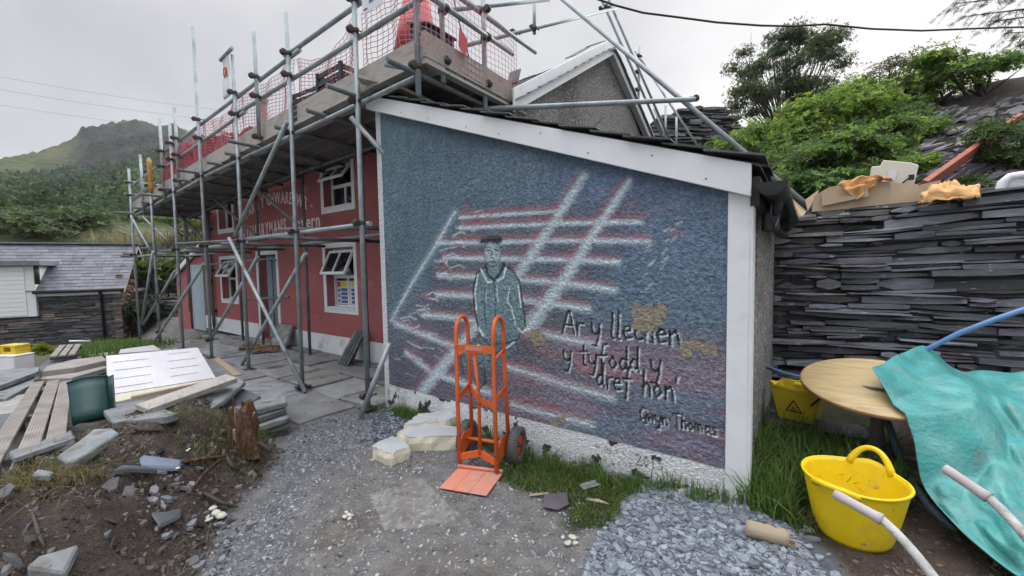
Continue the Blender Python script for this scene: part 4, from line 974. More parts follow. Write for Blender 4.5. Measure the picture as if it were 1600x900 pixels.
# braces on the outer face (surveyed on the plane just in front of it)
def onY(p, Y): v = atY(*p, Y); return (v.x, v.y, v.z)
for a, b, Y, mt in (((449, 190), (367, 368), YO-.11, 'galv'), ((358, 372), (477, 613), YO-.12, 'galv'), ((478, 396), (367, 589), YO+.06, 'galv'), ((403, 401), (329, 531), YO+.08, 'galv'), ((319, 412), (238, 539), YO-.08, 'galv'), ((274, 423), (224, 507), YO+.08, 'galv'), ((239, 393), (221, 506), YO-.1, 'galv'), ((205, 338), (233, 388), YO-.1, 'galv'),
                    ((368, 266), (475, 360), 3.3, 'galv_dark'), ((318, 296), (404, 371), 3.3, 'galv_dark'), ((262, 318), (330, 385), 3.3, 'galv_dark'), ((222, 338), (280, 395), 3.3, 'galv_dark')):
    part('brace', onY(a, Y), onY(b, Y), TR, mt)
e0 = G(563, 656); part('brace', (e0.x, e0.y, .03), onY((609, 536), 2.70)); 
part('brace', (-3.96, YO-.07, 3.22), (-3.55, 3.25, 2.35))
for p, Y in (((474, 603), YO-.06), ((575, 617), YO-.05), ((330, 530), YO), ((375, 588), YO), ((251, 518), YO)): coupler(onY(p, Y))
# the end of the deck and the tubes against the sky
for (x, y, z0, z1) in ((-2.96, YO, 3.22, 5.0), (-2.93, 2.92, 3.42, 4.6), (-2.93, 3.56, 3.15, 5.0)): part('standard', (x, y, z0), (x, y, z1))
part('guard_rail', (-2.87, 2.30, 4.11), (-2.87, 4.02, 4.12)); part('guard_rail', (-2.99, 3.1, 4.42), (-2.99, 4.72, 4.46))
part('transom', (-2.99, 2.3, 3.42), (-2.99, 4.2, 3.42), TR, 'galv_dark'); part('transom', (-3.2, YO-.18, 3.50), (-2.98, YO-.05, 3.44))
for y, z in ((2.92, 4.11), (3.56, 4.12), (2.92, 3.62), (3.56, 3.62), (3.56, 4.42), (2.92, 4.45)): coupler((-2.93, y, z), 'y')
coupler((-2.96, YO, 3.47)); coupler((-2.96, YO, 4.11))
for a, da, b, db in (((724, 72), 5.15, (962, 13), 8.2), ((700, 16), 4.9, (858, -1), 6.0), ((835, -6), 6.3, (835, 53), 6.3), ((936, -10), 8.1, (1040, 226), 9.4), ((947, -10), 8.2, (1051, 230), 9.5), ((999.5, 73), 9.1, (997, 168), 9.1), ((1012, 108), 9.5, (1098, 241), 9.0), ((1040, 165), 10, (1040, 232), 10), ((1057, 183), 10, (1057, 236), 10), ((1022, 170), 9.8, (1050, 236), 9.8), ((993, 80), 9.2, (1008, 104), 9.0)):
    part('stay_tube', at(*a, da), at(*b, db))
for p, d in (((940, 15), 8.0), ((949, 12), 8.0), ((804, 52), 6.0), ((834, 45), 6.2), ((999, 88), 9.1), ((996, 113), 9.1), ((995, 141), 9.1)): coupler(at(*p, d))
rk1 = Vector((.15, 5.6, 2.04)); rk0 = at(872, -7, (atY(880, 0, 5.6)-CAM_P).dot(CAM_W)*1.0)
part('raker_tube', rk0, rk1, .031); tj = atY(1080, 155, 5.62)
part('tie_tube', (-3.05, 3.50, 3.36), tuple(at(1085, 155, (tj-CAM_P).dot(CAM_W)-.06)), .030); coupler(tuple(tj), 'y')
# sagging plank wedged under the deck
m = MB(); p0 = atY(562, 124, 2.58); p1 = Vector((-3.2, 3.1, 3.30)); q = (Vector(p0)+p1)/2+Vector((0, 0, .05))
m.beam(p0, q, .16, .03); m.beam(q, p1, .16, .03); m.build('loose_plank', M['board'], scaf)

# ---------------------------------------------------------------- netting and what stands on the deck
def net(name, label, p_of, nu_, nv_, sag, wth=.006, seed=1, group=None, cell_skip=0):
    """a knotted plastic net: p_of(s, t) is the surface; strands are thin ribbons crossing"""
    m = MB(); r = random.Random(seed); S = 4
    for j in range(nv_+1):
        m.tube([p_of(i/(nu_*1.0)*1.0, j/nv_) for i in range(0, nu_+1)], wth*.5, 4, cap=False)
    for i in range(nu_+1):
        m.tube([p_of(i/nu_, j/nv_) for j in range(0, nv_+1)], wth*.5, 4, cap=False)
    o = m.build(name, M['net'], None); tagp(o, label, 'safety net', group); return o
NG = 'red safety netting hung along the scaffold guard rails'
def bayf(xa, xb, sagf, seed, y=2.715, low=.06):
    def f(s, t):
        x = xa+(xb-xa)*s; z0 = float(dz(x))+.22; z1 = float(rz(x))-.02-sagf*math.sin(PI*s)**1.3
        return (x+.012*math.sin(7*t+seed+9*s), y+.03*math.sin(5*s*3+seed)*math.sin(PI*t)+.015*math.sin(23*s+seed), z0+(z1-z0)*t+.01*math.sin(11*s+4*t))
    return f
for xa, xb, n_, sg, lb, sd in ((-3.98, -3.0, 13, .02, 'pale net panel below the hanging notice at the near corner of the deck', 1), (-5.4, -4.0, 22, .22, 'net panel sagging from the top rail in front of the two dark crates', 2), (-7.1, -5.45, 27, .05, 'net panel between the banner pole and the sagging panel', 3), (-8.72, -7.15, 26, .10, 'net panel below the small white banner', 4), (-11.0, -8.75, 36, .05, 'net panel at the far end before the amber roll', 5)):
    net('safety_net', lb, bayf(xa, xb, sg, sd), n_, 12, 0, .0075, sd, NG)
fe = lambda s, t: (-2.86+.02*math.sin(9*s), 2.45+1.62*s, 3.60+(.66+.12*math.sin(PI*s))*t+.015*math.sin(8*s))
net('safety_net', 'net panel with a red tag across the end of the deck beside the gable', fe, 27, 12, 0, .006, 6, NG)
m = MB(); m.prism([(-2.84, 3.05, 3.80), (-2.84, 3.16, 3.72), (-2.84, 3.18, 3.92), (-2.84, 3.07, 3.98)], (.004, 0, 0)); tagp(m.build('warning_tag', M['red_plastic']), 'small red tag hooked in the end net', 'tag')
# bundled, overlapping net lying along the far bays
def bundle(xa, xb, h, seed, name, label, mat):
    r = random.Random(seed)
    def f(s, t):
        x = xa+(xb-xa)*s; a = t*2*PI; k = 1+.25*math.sin(9*s+seed)+.12*math.sin(29*s+5*t)
        return (x+.02*math.sin(6*a+seed), 2.70+.085*math.cos(a)*k, float(dz(x))+.17+h*.5*k+h*.5*k*math.sin(a)+.012*math.sin(40*s+7*a))
    m = MB(); m.grid(f, 60, 16); tagp(m.build(name, mat), label, 'net bundle', 'bundled netting on the deck'); 
def folded(xa, xb, h0, h1, seed, name, label, layers):
    m = MB(); r = random.Random(seed)
    for L in range(layers):
        y0 = 2.735+.03*L; ph = r.uniform(0, 6)
        def f(s, t):
            x = xa+(xb-xa)*s; h = h0+(h1-h0)*s+.05*math.sin(7*s+ph)+.03*math.sin(23*s+2*ph)
            return (x+.03*math.sin(9*t+ph), y0+.025*math.sin(31*s+5*t+ph), float(dz(x))+.20+h*t+.015*math.sin(17*s+ph+6*t))
        nu_ = int((xb-xa)/.06); nv_ = 12
        for j in range(nv_+1): m.tube([f(i/nu_, j/nv_) for i in range(nu_+1)], .0055, 4, cap=False)
        for i in range(nu_+1): m.tube([f(i/nu_, j/nv_) for j in range(nv_+1)], .0045, 4, cap=False)
    tagp(m.build(name, M['net_dense']), label, 'net bundle', 'bundled netting on the deck')
folded(-8.7, -6.9, .34, .16, 2, 'net_bundle', 'mauve red folded net behind the toe board near the banner', 3)
folded(-11.6, -8.75, .66, .42, 5, 'net_bundle', 'tall pink red folded net at the far end of the deck', 4)
# two dark crates behind the net
for k, (x, w_, h, lb) in enumerate(((-4.62, .5, .42, 'dark grey slatted crate on the deck, nearer of the pair'), (-5.22, .62, .34, 'dark grey slatted crate on the deck, farther and lower of the pair'))):
    t = thing('deck_crate', lb, 'crate', (x, 2.86, float(dz(x))+.04), .1*k, 'dark crates on the deck')
    m = MB()
    for i in range(5): m.bb((-w_/2, -.16, .02+i*h/4.6), (w_/2, -.145, .02+i*h/4.6+h*.14)); m.bb((-w_/2, .145, .02+i*h/4.6), (w_/2, .16, .02+i*h/4.6+h*.14))
    for sx in (-1, 1):
        for i in range(5): m.bb((sx*w_/2-.008, -.145, .02+i*h/4.6), (sx*w_/2+.008, .145, .02+i*h/4.6+h*.14))
        for sy in (-1, 1): m.bb((sx*w_/2-.02, sy*.15-.02, 0), (sx*w_/2+.02, sy*.15+.02, h+.04))
    m.build('slatted_side', M['dark_item'], t, world=False)
    m = MB(); m.bb((-w_/2+.02, -.13, .02), (w_/2-.02, .13, h*.9)); m.build('contents', M['dark_item'], t, world=False)
t = thing('stool', 'pale wooden post standing on the deck behind the middle net panel', 'post', (-6.62, 2.8, 3.5)); m = MB(); m.bb((-.045, -.045, 0), (.045, .045, .62)); m.bb((-.06, -.06, .6), (.06, .06, .66)); m.build('post', M['board'], t, world=False)
# red tapered chute section and dark box at the near corner
t = thing('rubbish_chute', 'red tapered plastic chute section standing at the near corner of the deck', 'chute', (-3.50, 3.10, 3.56), 0)
m = MB(); m.lathe([(.33, 0), (.13, 1.0), (.11, 1.0), (.30, .02)], (0, 0, 0), 26); m.build('body', M['red_plastic'], t, world=False)
m = MB(); m.lathe([(.333, .0), (.34, .02), (.335, .06), (.32, .08)], (0, 0, 0), 26); m.build('rim', M['red_plastic'], t, world=False)
t = thing('power_box', 'dark grey box with slanted lid at the near corner of the deck behind the net', 'box', (-3.08, 2.90, 3.56), 0)
m = MB(); m.prism([(-.16, -.14, 0), (.14, -.14, 0), (.14, -.14, .34), (-.16, -.14, .44)][::-1], (0, .34, 0)); m.build('case', M['dark_item'], t, world=False, bevel=.008)
m = MB(); m.box((0, .03, .405), (.33, .38, .02), Matrix.Rotation(.32, 3, 'Y')); m.build('lid', M['dark_item'], t, world=False)
# notice hanging on the net, and the little banner
t = thing('notice_board', 'white site notice with yellow and blue symbols hung on the near net', 'sign', (-3.5, 2.53, 4.2))
m = MB(); m.bb((-.16, 0, -.05), (.17, .004, .5)); m.build('panel', M['sign_white'], t, world=False)
m = MB(); m.bb((-.06, -.003, .16), (.10, -.001, .24)); m.prism([(-.05, -.003, .28), (.09, -.003, .28), (.02, -.003, .4)][::-1], (0, .002, 0)); m.build('yellow_symbol', M['sign_yellow'], t, world=False)
m = MB(); m.bb((-.04, -.003, .02), (.03, -.001, .12)); m.bb((.07, -.003, .03), (.13, -.001, .1)); m.build('blue_symbol', M['sign_blue'], t, world=False)
m = MB(); 
for z in (-.02, .135, .26): m.bb((-.13, -.003, z), (-.07, -.001, z+.012))
m.build('printed_line', M['ink'], t, world=False)
t = thing('banner', 'small white banner with red marks hung from a short bar above the top rail', 'banner', (-7.13, 2.62, 4.9))
m = MB(); m.tube([(-.30, -.05, -.02), (.16, -.05, .02)], TR, 8); m.build('bar', M['galv'], t, world=False)
m = MB(); m.grid(lambda s, q: (-.25+.25*s+.02*q, -.05+.015*math.sin(6*q), -.02-.62*q+.08*s*q*0), 4, 10); m.build('cloth', M['sign_white'], t, world=False, solid=.003)
m = MB(); m.tube([(-.17, -.06, -.2), (-.12, -.06, -.18), (-.1, -.06, -.25), (-.14, -.06, -.33), (-.18, -.06, -.28), (-.17, -.06, -.2)], .008, 5); m.tube([(-.06, -.06, -.2), (-.06, -.06, -.34)], .008, 5); m.build('red_mark', M['sign_red'], t, world=False)
t = thing('foam_roll', 'tall amber foam pad strapped upright at the far end of the scaffold', 'foam pad', (-11.35, 2.50, 3.28))
m = MB(); m.lathe([(.0, 0), (.05, .02), (.065, .18), (.05, .34), (.066, .5), (.058, .68), (.03, .76), (0, .77)], (0, 0, 0), 12, sx=1.0, sy=.7); m.build('pad', M['amber'], t, world=False)
# ---------------------------------------------------------------- hand truck
A = G(717, 735); B = G(778, 742)
bx = (B-A); bx.z = 0; Lb = bx.length; ang = math.atan2(bx.y, bx.x)-.13; O = (A+B)/2
ht = thing('hand_truck', 'orange tubular hand truck with two hoop handles standing before the mural', 'hand truck', (O.x, O.y, ghp(O.x, O.y)+.004), ang)
W2 = Lb/2; HT = 1.20; LEAN = -.035
def h(x, y, z): return (x+LEAN*z*.6, y+.02*z, z)
m_o = M['orange']; r1 = .0165; dpt = .24
for sx in (-1, 1):
    pts = [h(sx*W2, 0, .03), h(sx*W2, .0, .6), h(sx*W2, .01, HT-.13)]
    for k in range(1, 10):
        a = PI*k/10; pts.append(h(sx*W2, .01+dpt*.42*(1-math.cos(a)), HT-.13+.13*math.sin(a)))
    pts += [h(sx*W2, dpt*.84+.01, HT-.13), h(sx*W2, dpt*.9, .75), h(sx*W2*1.04, dpt*.98, .17)]
    m = MB(); m.tube(pts, r1, 12); m.build('hoop_frame', m_o, ht, world=False)
    m = MB(); m.tube([h(sx*W2, 0, HT-.32), h(sx*W2, dpt*.88, HT-.27)], .012, 10); m.build('hoop_brace', m_o, ht, world=False)
    m = MB(); m.beam(h(sx*W2, .0, .56), h(sx*W2, dpt*.9, .61), .006, .05); m.build('side_plate', m_o, ht, world=False)
    m = MB(); m.prism([h(sx*W2*1.02, .02, .08), h(sx*W2*1.02, dpt*1.02, .13), h(sx*W2*1.02, dpt*1.02, .24), h(sx*W2*1.02, .09, .26), h(sx*W2*1.02, .02, .2)], (sx*.006, 0, 0)); m.build('axle_plate', m_o, ht, world=False)
    # wheel: tyre, rim, hub
    wc = Vector((sx*(W2+.068), dpt+.02, .142)); R = .142
    m = MB(); m.lathe([(R-.055, -.030), (R-.03, -.042), (R-.008, -.036), (R, -.018), (R, .018), (R-.008, .036), (R-.03, .042), (R-.055, .030)], wc, 36, 'x', closed=True)
    wh = m.build('wheel', M['tyre'], ht, world=False); 
    m = MB()
    for k in range(40):
        a = 2*PI*k/40
        for s2 in (-1, 1): m.box(wc+Vector((s2*.021, math.cos(a+.08*s2)*(R-.001), math.sin(a+.08*s2)*(R-.001))), (.024, .011, .008), Matrix.Rotation(a+PI/2, 3, 'X'))
    m.build('tread', M['tyre'], wh, world=False)
    m = MB(); m.lathe([(.0, sx*.012), (.03, sx*.012), (.034, sx*.02), (.06, sx*.012), (R-.05, sx*.022), (R-.05, -sx*.02), (0, -sx*.02)], wc, 24, 'x'); m.build('rim', M['orange'], wh, world=False)
    m = MB(); m.lathe([(.016, -.03), (.016, .03)], wc+Vector((sx*.012, 0, 0)), 12, 'x'); m.build('hub', M['coupler'], wh, world=False)
m = MB(); m.beam(h(-W2, -.002, HT-.235), h(W2, -.002, HT-.235), .012, .055); m.build('top_crossbar', m_o, ht, world=False)
m = MB(); m.beam(h(-W2*.45, -.011, HT-.232), h(W2*.45, -.011, HT-.232), .002, .03); m.build('label_plate', M['orange_worn'], ht, world=False)
m = MB(); m.beam(h(-W2, .0, .10), h(0, .05, .13), .02, .05); m.beam(h(0, .05, .13), h(W2, .0, .10), .02, .05); m.build('lower_crossbar', m_o, ht, world=False)
m = MB(); m.tube([h(0, .045, .12), h(-.0, .055, .6), h(-.008, .01, HT-.24)], .014, 10); m.box(h(-.008, .01, HT-.27), (.045, .02, .03)); m.build('centre_bar', m_o, ht, world=False)
m = MB(); m.beam(h(-W2, dpt*.9, .60), h(-.0, .06, .55), .008, .045); m.beam(h(0, .06, .55), h(W2, dpt*.0, .53), .008, .045); m.build('mid_crossbar', m_o, ht, world=False)
m = MB(); m.tube([(-W2-.1, dpt+.02, .142), (W2+.1, dpt+.02, .142)], .010, 10); m.tube([h(-W2, dpt*.5, .2), h(W2, dpt*.5, .2)], .012, 10); m.build('axle', m_o, ht, world=False)
P_ = [Vector(G(x, y))-ht.location for x, y in ((686, 766), (760, 778.5), (786, 743), (716, 734.5))]
Ri = Matrix.Rotation(-ang, 3, 'Z'); P_ = [Ri @ p for p in P_]
for p in P_: p.z = .012
m = MB(); m.prism(P_, (0, 0, .007)); tp = m.build('toe_plate', M['orange_worn'], ht, world=False, bevel=.002)
m = MB()
for t in (.3, .62): m.beam(P_[0].lerp(P_[1], t)+Vector((0, 0, .008)), P_[3].lerp(P_[2], t)+Vector((0, 0, .008)), .012, .004)
m.build('pressed_rib', M['orange_worn'], tp, world=False)
m = MB(); m.tube([P_[3]+Vector((0, 0, .02)), P_[2]+Vector((0, 0, .02))], .014, 8); m.build('toe_hinge', M['orange_worn'], ht, world=False)

# ---------------------------------------------------------------- broken foam blocks
def rough_block(name, label, cat, corners_px, hgt, mat, top_mat=None, seed=1, group=None, zb=0.0, jit=.012, sub=7, part='top_facing'):
    r = random.Random(seed); P = [G(x, y) for x, y in corners_px]; cx = sum((p for p in P), Vector())/len(P)
    t = thing(name, label, cat, (cx.x, cx.y, ghp(cx.x, cx.y)+zb), 0, group)
    n = len(P); ring = []
    for i in range(n):
        a, b = P[i], P[(i+1) % n]
        for k in range(sub):
            q = a.lerp(b, k/sub)-cx; ring.append(Vector((q.x+r.uniform(-jit, jit), q.y+r.uniform(-jit, jit), 0)))
    m = MB(); lo = [m.vert(p*.97+Vector((0, 0, -.01))) for p in ring]; mi = [m.vert(p*1.02+Vector((r.uniform(-jit, jit), r.uniform(-jit, jit), hgt*.55))) for p in ring]; hi = [m.vert(p*.98+Vector((0, 0, hgt+r.uniform(-jit, jit)*.6))) for p in ring]
    N = len(ring); m.face(lo[::-1])
    for A_, B_ in ((lo, mi), (mi, hi)):
        for i in range(N): m.face((A_[i], A_[(i+1) % N], B_[(i+1) % N], B_[i]))
    if not top_mat: m.face(hi)
    m.build('block', mat, t, world=False)
    if top_mat:
        m = MB(); pts = [p*.985+Vector((0, 0, hgt+r.uniform(-jit, jit)*.6)) for p in ring]
        c0 = m.vert((0, 0, hgt+.012)); I2 = [m.vert(p) for p in pts]; I3 = [m.vert(p+Vector((0, 0, -.012))) for p in pts]
        for i in range(N): m.face((c0, I2[i], I2[(i+1) % N])); m.face((I2[(i+1) % N], I2[i], I3[i], I3[(i+1) % N]))
        m.build(part, top_mat, t, world=False)
    return t
FG = 'broken foil-faced foam blocks'
rough_block('foam_block', 'small broken cream foam block with foil top, lying nearest the path', 'foam block', [(580, 716), (610, 729), (643, 716), (612, 700)], .11, M['foam'], M['foil'], 2, FG, jit=.01)
rough_block('foam_block', 'long cream foam block with foil top behind the left hoop of the hand truck', 'foam block', [(622, 697), (640, 706), (722, 703), (724, 690), (660, 680)], .13, M['foam'], M['foil'], 3, FG, jit=.008)
rough_block('foam_block', 'grey topped foam block lying across the back of the long one', 'foam block', [(634, 690), (700, 684), (716, 676), (700, 668), (655, 672)], .17, M['foam'], M['foil'], 4, FG, jit=.012)

# ---------------------------------------------------------------- yellow tub
TB = Vector((.225, 2.79, 0)); tub = thing('flexible_tub', 'bright yellow flexible rubber tub with two looped handles', 'tub', (TB.x, TB.y, ghp(TB.x, TB.y)+.0), 0)
def tub_r(t, a): return (.160+.066*t**.8)*(1+.015*math.sin(3*a+1))
HH = .315; AH = math.radians(66); AF = AH+PI; NU = 72
def rim_h(a):
    d1 = abs((a-AH+PI) % (2*PI)-PI); d2 = abs((a-AF+PI) % (2*PI)-PI)
    return HH+.028*math.exp(-(d1/.36)**2)+.012*math.exp(-(d2/.4)**2)-.012*math.cos(2*(a-AH))*0
m = MB(); rings = []
prof = [(0, 0, 1), (.5, 0, 1), (.96, 0, 1), (1, .012, 1)]
levels = [(k/16) for k in range(17)]
out_ = [[m.vert((tub_r(t, a)*math.cos(a), tub_r(t, a)*math.sin(a), .004+rim_h(a)*t)) for a in [2*PI*k/NU for k in range(NU)]] for t in levels]
inn_ = [[m.vert(((tub_r(t, a)-.006)*math.cos(a), (tub_r(t, a)-.006)*math.sin(a), .010+(rim_h(a)-.006)*t)) for a in [2*PI*k/NU for k in range(NU)]] for t in levels]
for L_, fl_ in ((out_, False), (inn_, True)):
    for i in range(16):
        for k in range(NU):
            q = (L_[i][k], L_[i][(k+1) % NU], L_[i+1][(k+1) % NU], L_[i+1][k]); m.face(q[::-1] if fl_ else q, True)
for k in range(NU): m.face((out_[16][k], out_[16][(k+1) % NU], inn_[16][(k+1) % NU], inn_[16][k]), True)
m.face(out_[0][::-1]); m.face(inn_[0])
m.build('bowl', M['yellow'], tub, world=False)
m = MB(); m.tube([((tub_r(1, a)+.002)*math.cos(a), (tub_r(1, a)+.002)*math.sin(a), .003+rim_h(a)) for a in [2*PI*k/NU for k in range(NU)]], .0075, 8, closed=True); m.build('rim', M['yellow'], tub, world=False)
def handle(a0, rise, lean_out, half):
    m = MB(); pts = []; R = tub_r(1, a0)
    for k in range(15):
        s = -1+2*k/14; a = a0+half*s; up = rise*(1-abs(s)**2.6); rr_ = tub_r(1, a)+lean_out*(1-s*s)
        pts.append((rr_*math.cos(a), rr_*math.sin(a), rim_h(a)-.012+up))
    m.tube(pts, [.014+.006*abs(-1+2*k/14)**2 for k in range(15)], 10); return m.build('handle', M['yellow'], tub, world=False)
handle(AH, .085, .012, .44); handle(AF, .035, .055, .42)
for v in tub.children: pass

# ---------------------------------------------------------------- round table
TC = Vector((.405, 3.60))
tab = thing('round_table', 'round plywood topped pedestal table, tilted and half under the turquoise tarpaulin', 'table', (TC.x, TC.y, ghp(TC.x, TC.y)), .3)
TOPZ = .75-ghp(TC.x, TC.y)-.715
m = MB(); m.lathe([(0, -.014), (.42, -.014), (.425, -.008), (.425, .008), (.42, .014), (0, .014)], (0, 0, 0), 64); tt = m.build('tabletop', M['ply'], tab, world=False)
m = MB(); m.lathe([(.426, -.011), (.43, -.009), (.43, .010), (.426, .012)], (0, 0, 0), 64, closed=True); te = m.build('edge_band', M['ply_edge'], tt, world=False)
tt.location = (0, 0, .75-ghp(TC.x, TC.y)); tt.rotation_euler = Matrix.Rotation(-.3, 3, 'Z').to_euler(); tt.rotation_euler = (Matrix.Rotation(-.3, 3, 'Z') @ Matrix.Rotation(math.radians(12), 3, 'X')).to_euler()
m = MB(); m.lathe([(.05, .04), (.045, .1), (.035, .3), (.04, .5), (.07, .56), (.11, .585)], (0, 0, 0), 18); m.build('pedestal', M['board_dark'], tab, world=False)
for k in range(4):
    a = PI/4+k*PI/2; m = MB(); m.beam((.04*math.cos(a), .04*math.sin(a), .09), (.36*math.cos(a), .36*math.sin(a), .02), .05, .05); m.build('foot', M['ply_edge'], tab, world=False)

# ---------------------------------------------------------------- mop bucket on a heap of slates
bp = at(1248, 652, 3.32)
hs = [(bp.x-.3, bp.y-.22), (bp.x+.35, bp.y-.2), (bp.x+.4, bp.y+.35), (bp.x-.25, bp.y+.35)]
zb_ = ghp(bp.x, bp.y)-.03
pile = slate_mesh('slate_heap', [slate_courses((bp.x-.21, bp.y-.24), (bp.x+.42, bp.y-.20), zb_, lambda s: bp.z-.005, .45, seed=31, ch=(.03, .06), ln=(.12, .4), tone=(.05, .055, .06)), core_box((bp.x-.21, bp.y-.24), (bp.x+.42, bp.y-.20), zb_, bp.z-.03, bp.z-.03, .5, .05, (.03, .03, .03))], M['slate'])
tagp(pile, 'dark heap of slates carrying the yellow mop bucket', 'slate heap')
mb_ = thing('mop_bucket', 'yellow mop bucket with wringer and black triangle warning symbol', 'mop bucket', (bp.x, bp.y, bp.z), math.radians(-14))
m = MB(); w0_, w1_, d0_, d1_, hh = .115, .165, .10, .14, .26
lo = [(-w0_, -d0_, 0), (w0_, -d0_, 0), (w0_, d0_, 0), (-w0_, d0_, 0)]; hi = [(-w1_, -d1_, hh), (w1_, -d1_, hh+.0), (w1_, d1_, hh), (-w1_, d1_, hh)]
def wallq(a, b, c_, d): m.poly([a, b, c_, d])
for i in range(4): wallq(lo[i], lo[(i+1) % 4], hi[(i+1) % 4], hi[i])
sc_ = .94
for i in range(4): wallq(tuple(Vector(hi[i])*sc_+Vector((0, 0, .016))), tuple(Vector(hi[(i+1) % 4])*sc_+Vector((0, 0, .016))), tuple(Vector(lo[(i+1) % 4])*sc_+Vector((0, 0, .01))), tuple(Vector(lo[i])*sc_+Vector((0, 0, .01))))
for i in range(4): wallq(hi[i], hi[(i+1) % 4], tuple(Vector(hi[(i+1) % 4])*sc_+Vector((0, 0, .016))), tuple(Vector(hi[i])*sc_+Vector((0, 0, .016))))
m.poly(lo[::-1]); m.poly([tuple(Vector(p)*sc_+Vector((0, 0, .01))) for p in lo]); m.build('body', M['yellow_dull'], mb_, world=False, weld=True)
m = MB(); m.tube([(*hi[i][:2], hi[i][2]) for i in range(4)], .011, 8, closed=True); m.prism([(-.20, -.05, hh+.02), (-.15, -.09, hh), (-.15, .05, hh)], (0, 0, -.04)); m.build('rim', M['yellow_dull'], mb_, world=False)
m = MB(); m.prism([(.0, -.12, hh-.04), (.13, -.12, hh-.04), (.15, -.13, hh+.05), (-.01, -.13, hh+.05)], (0, .2, 0)); m.build('wringer', M['yellow_dull'], mb_, world=False, bevel=.006)
m = MB(); m.tube([(w1_+.012, -d1_+.06, hh-.01), (w1_-.01, -d1_-.012, hh-.05), (w1_-.05, -d1_-.01, hh-.10)], .008, 8); m.build('handle', M['black'], mb_, world=False)
ty = lambda z: -(d0_+(d1_-d0_)*z/hh)-.003
m = MB(); tri = [(-.065, .07), (.055, .07), (-.005, .175)]
def symb(pts): m.prism([(x, ty(z), z) for x, z in pts], (0, .0015, 0))
m.m = 0; symb(tri); m.m = 1
symb2 = lambda pts: m.prism([(x, ty(z)-.0012, z) for x, z in pts], (0, .001, 0))
symb2([(-.048, .079), (.038, .079), (-.005, .157)]); m.m = 0
s3 = lambda pts: m.tube([(x, ty(z)-.003, z) for x, z in pts], .0035, 6)
s3([(-.02, .09), (-.005, .105), (.012, .112)]); s3([(-.005, .105), (-.018, .12)]); s3([(-.03, .086), (.02, .086)]); s3([(-.010, .128), (-.012, .131)])
m.build('warning_symbol', [M['ink'], M['yellow_dull']], mb_, world=False)
# pipes and sticks by the wall
def pipe(name, label, cat, pts, r, mat, n=10):
    o = tubes(name, [pts], r, mat, None, n); tagp(o, label, cat); return o
pipe('water_pipe', 'bright blue water pipe arching up from under the tarpaulin', 'pipe', [at(1380, 585, 3.12), at(1440, 550, 2.96), at(1500, 520, 2.80), at(1560, 497, 2.68), at(1640, 470, 2.56), at(1720, 450, 2.48)], .017, M['blue_pipe'])
pipe('water_pipe', 'thin blue pipe end poking out beside the mop bucket', 'pipe', [at(1190, 571, 3.76), at(1222, 582, 3.44), at(1262, 592, 3.20), at(1300, 600, 3.04)], .014, M['blue_pipe'])
pipe('drain_hose', 'blue grey hose curving down behind the yellow tub', 'hose', [at(1380, 640, 2.80), at(1398, 690, 2.68), at(1412, 735, 2.56), at(1450, 790, 2.36), at(1495, 835, 2.20)], .02, M['bluegrey_pipe'])
pipe('stick', 'pale stick lying behind the yellow tub', 'stick', [at(1400, 713, 2.72), at(1450, 720, 2.64)], .012, M['cement'])
# ---------------------------------------------------------------- tarpaulin over a heap
CT = [[(1362, 574, 3.30), (1400, 556, 3.55), (1448, 543, 3.72), (1488, 574, 3.75), (1535, 577, 3.65), (1600, 581, 3.5), (1690, 585, 3.4)],
      [(1376, 596, 3.16), (1425, 592, 3.28), (1475, 592, 3.36), (1520, 600, 3.38), (1570, 612, 3.3), (1630, 622, 3.2), (1720, 630, 3.1)],
      [(1400, 640, 3.0), (1450, 650, 3.02), (1500, 655, 3.04), (1550, 662, 3.0), (1605, 672, 2.92), (1670, 680, 2.85), (1760, 690, 2.75)],
      [(1424, 700, 2.84), (1475, 715, 2.78), (1530, 722, 2.76), (1585, 735, 2.7), (1640, 745, 2.6), (1710, 750, 2.5), (1800, 760, 2.4)],
      [(1446, 765, 2.72), (1498, 785, 2.58), (1550, 800, 2.5), (1600, 815, 2.42), (1670, 830, 2.3), (1750, 840, 2.2), (1850, 850, 2.1)],
      [(1500, 828, 2.48), (1542, 850, 2.36), (1590, 870, 2.26), (1650, 890, 2.16), (1720, 910, 2.05), (1800, 930, 1.95), (1900, 950, 1.85)],
      [(1560, 880, 2.30), (1595, 905, 2.2), (1640, 930, 2.1), (1700, 960, 2.0), (1780, 985, 1.9), (1860, 1010, 1.8), (1960, 1040, 1.7)]]
CP = [[at(p[0], p[1], p[2]*.80) for p in row] for row in CT]
for row in CP: row.append(row[-1]+(row[-1]-row[-2])*1.6+Vector((0, 0, -.12))); row.append(row[-1]+(row[-1]-row[-2])*.8+Vector((0, 0, -.16)))
def cr_(P, t):
    n = len(P)-1; t = min(max(t*n, 0), n-1e-6); i = int(t); f = t-i
    p0, p1, p2, p3 = P[max(i-1, 0)], P[i], P[i+1], P[min(i+2, n)]
    return .5*((2*p1)+(p2-p0)*f+(2*p0-5*p1+4*p2-p3)*f*f+(3*p1-p0-3*p2+p3)*f**3)
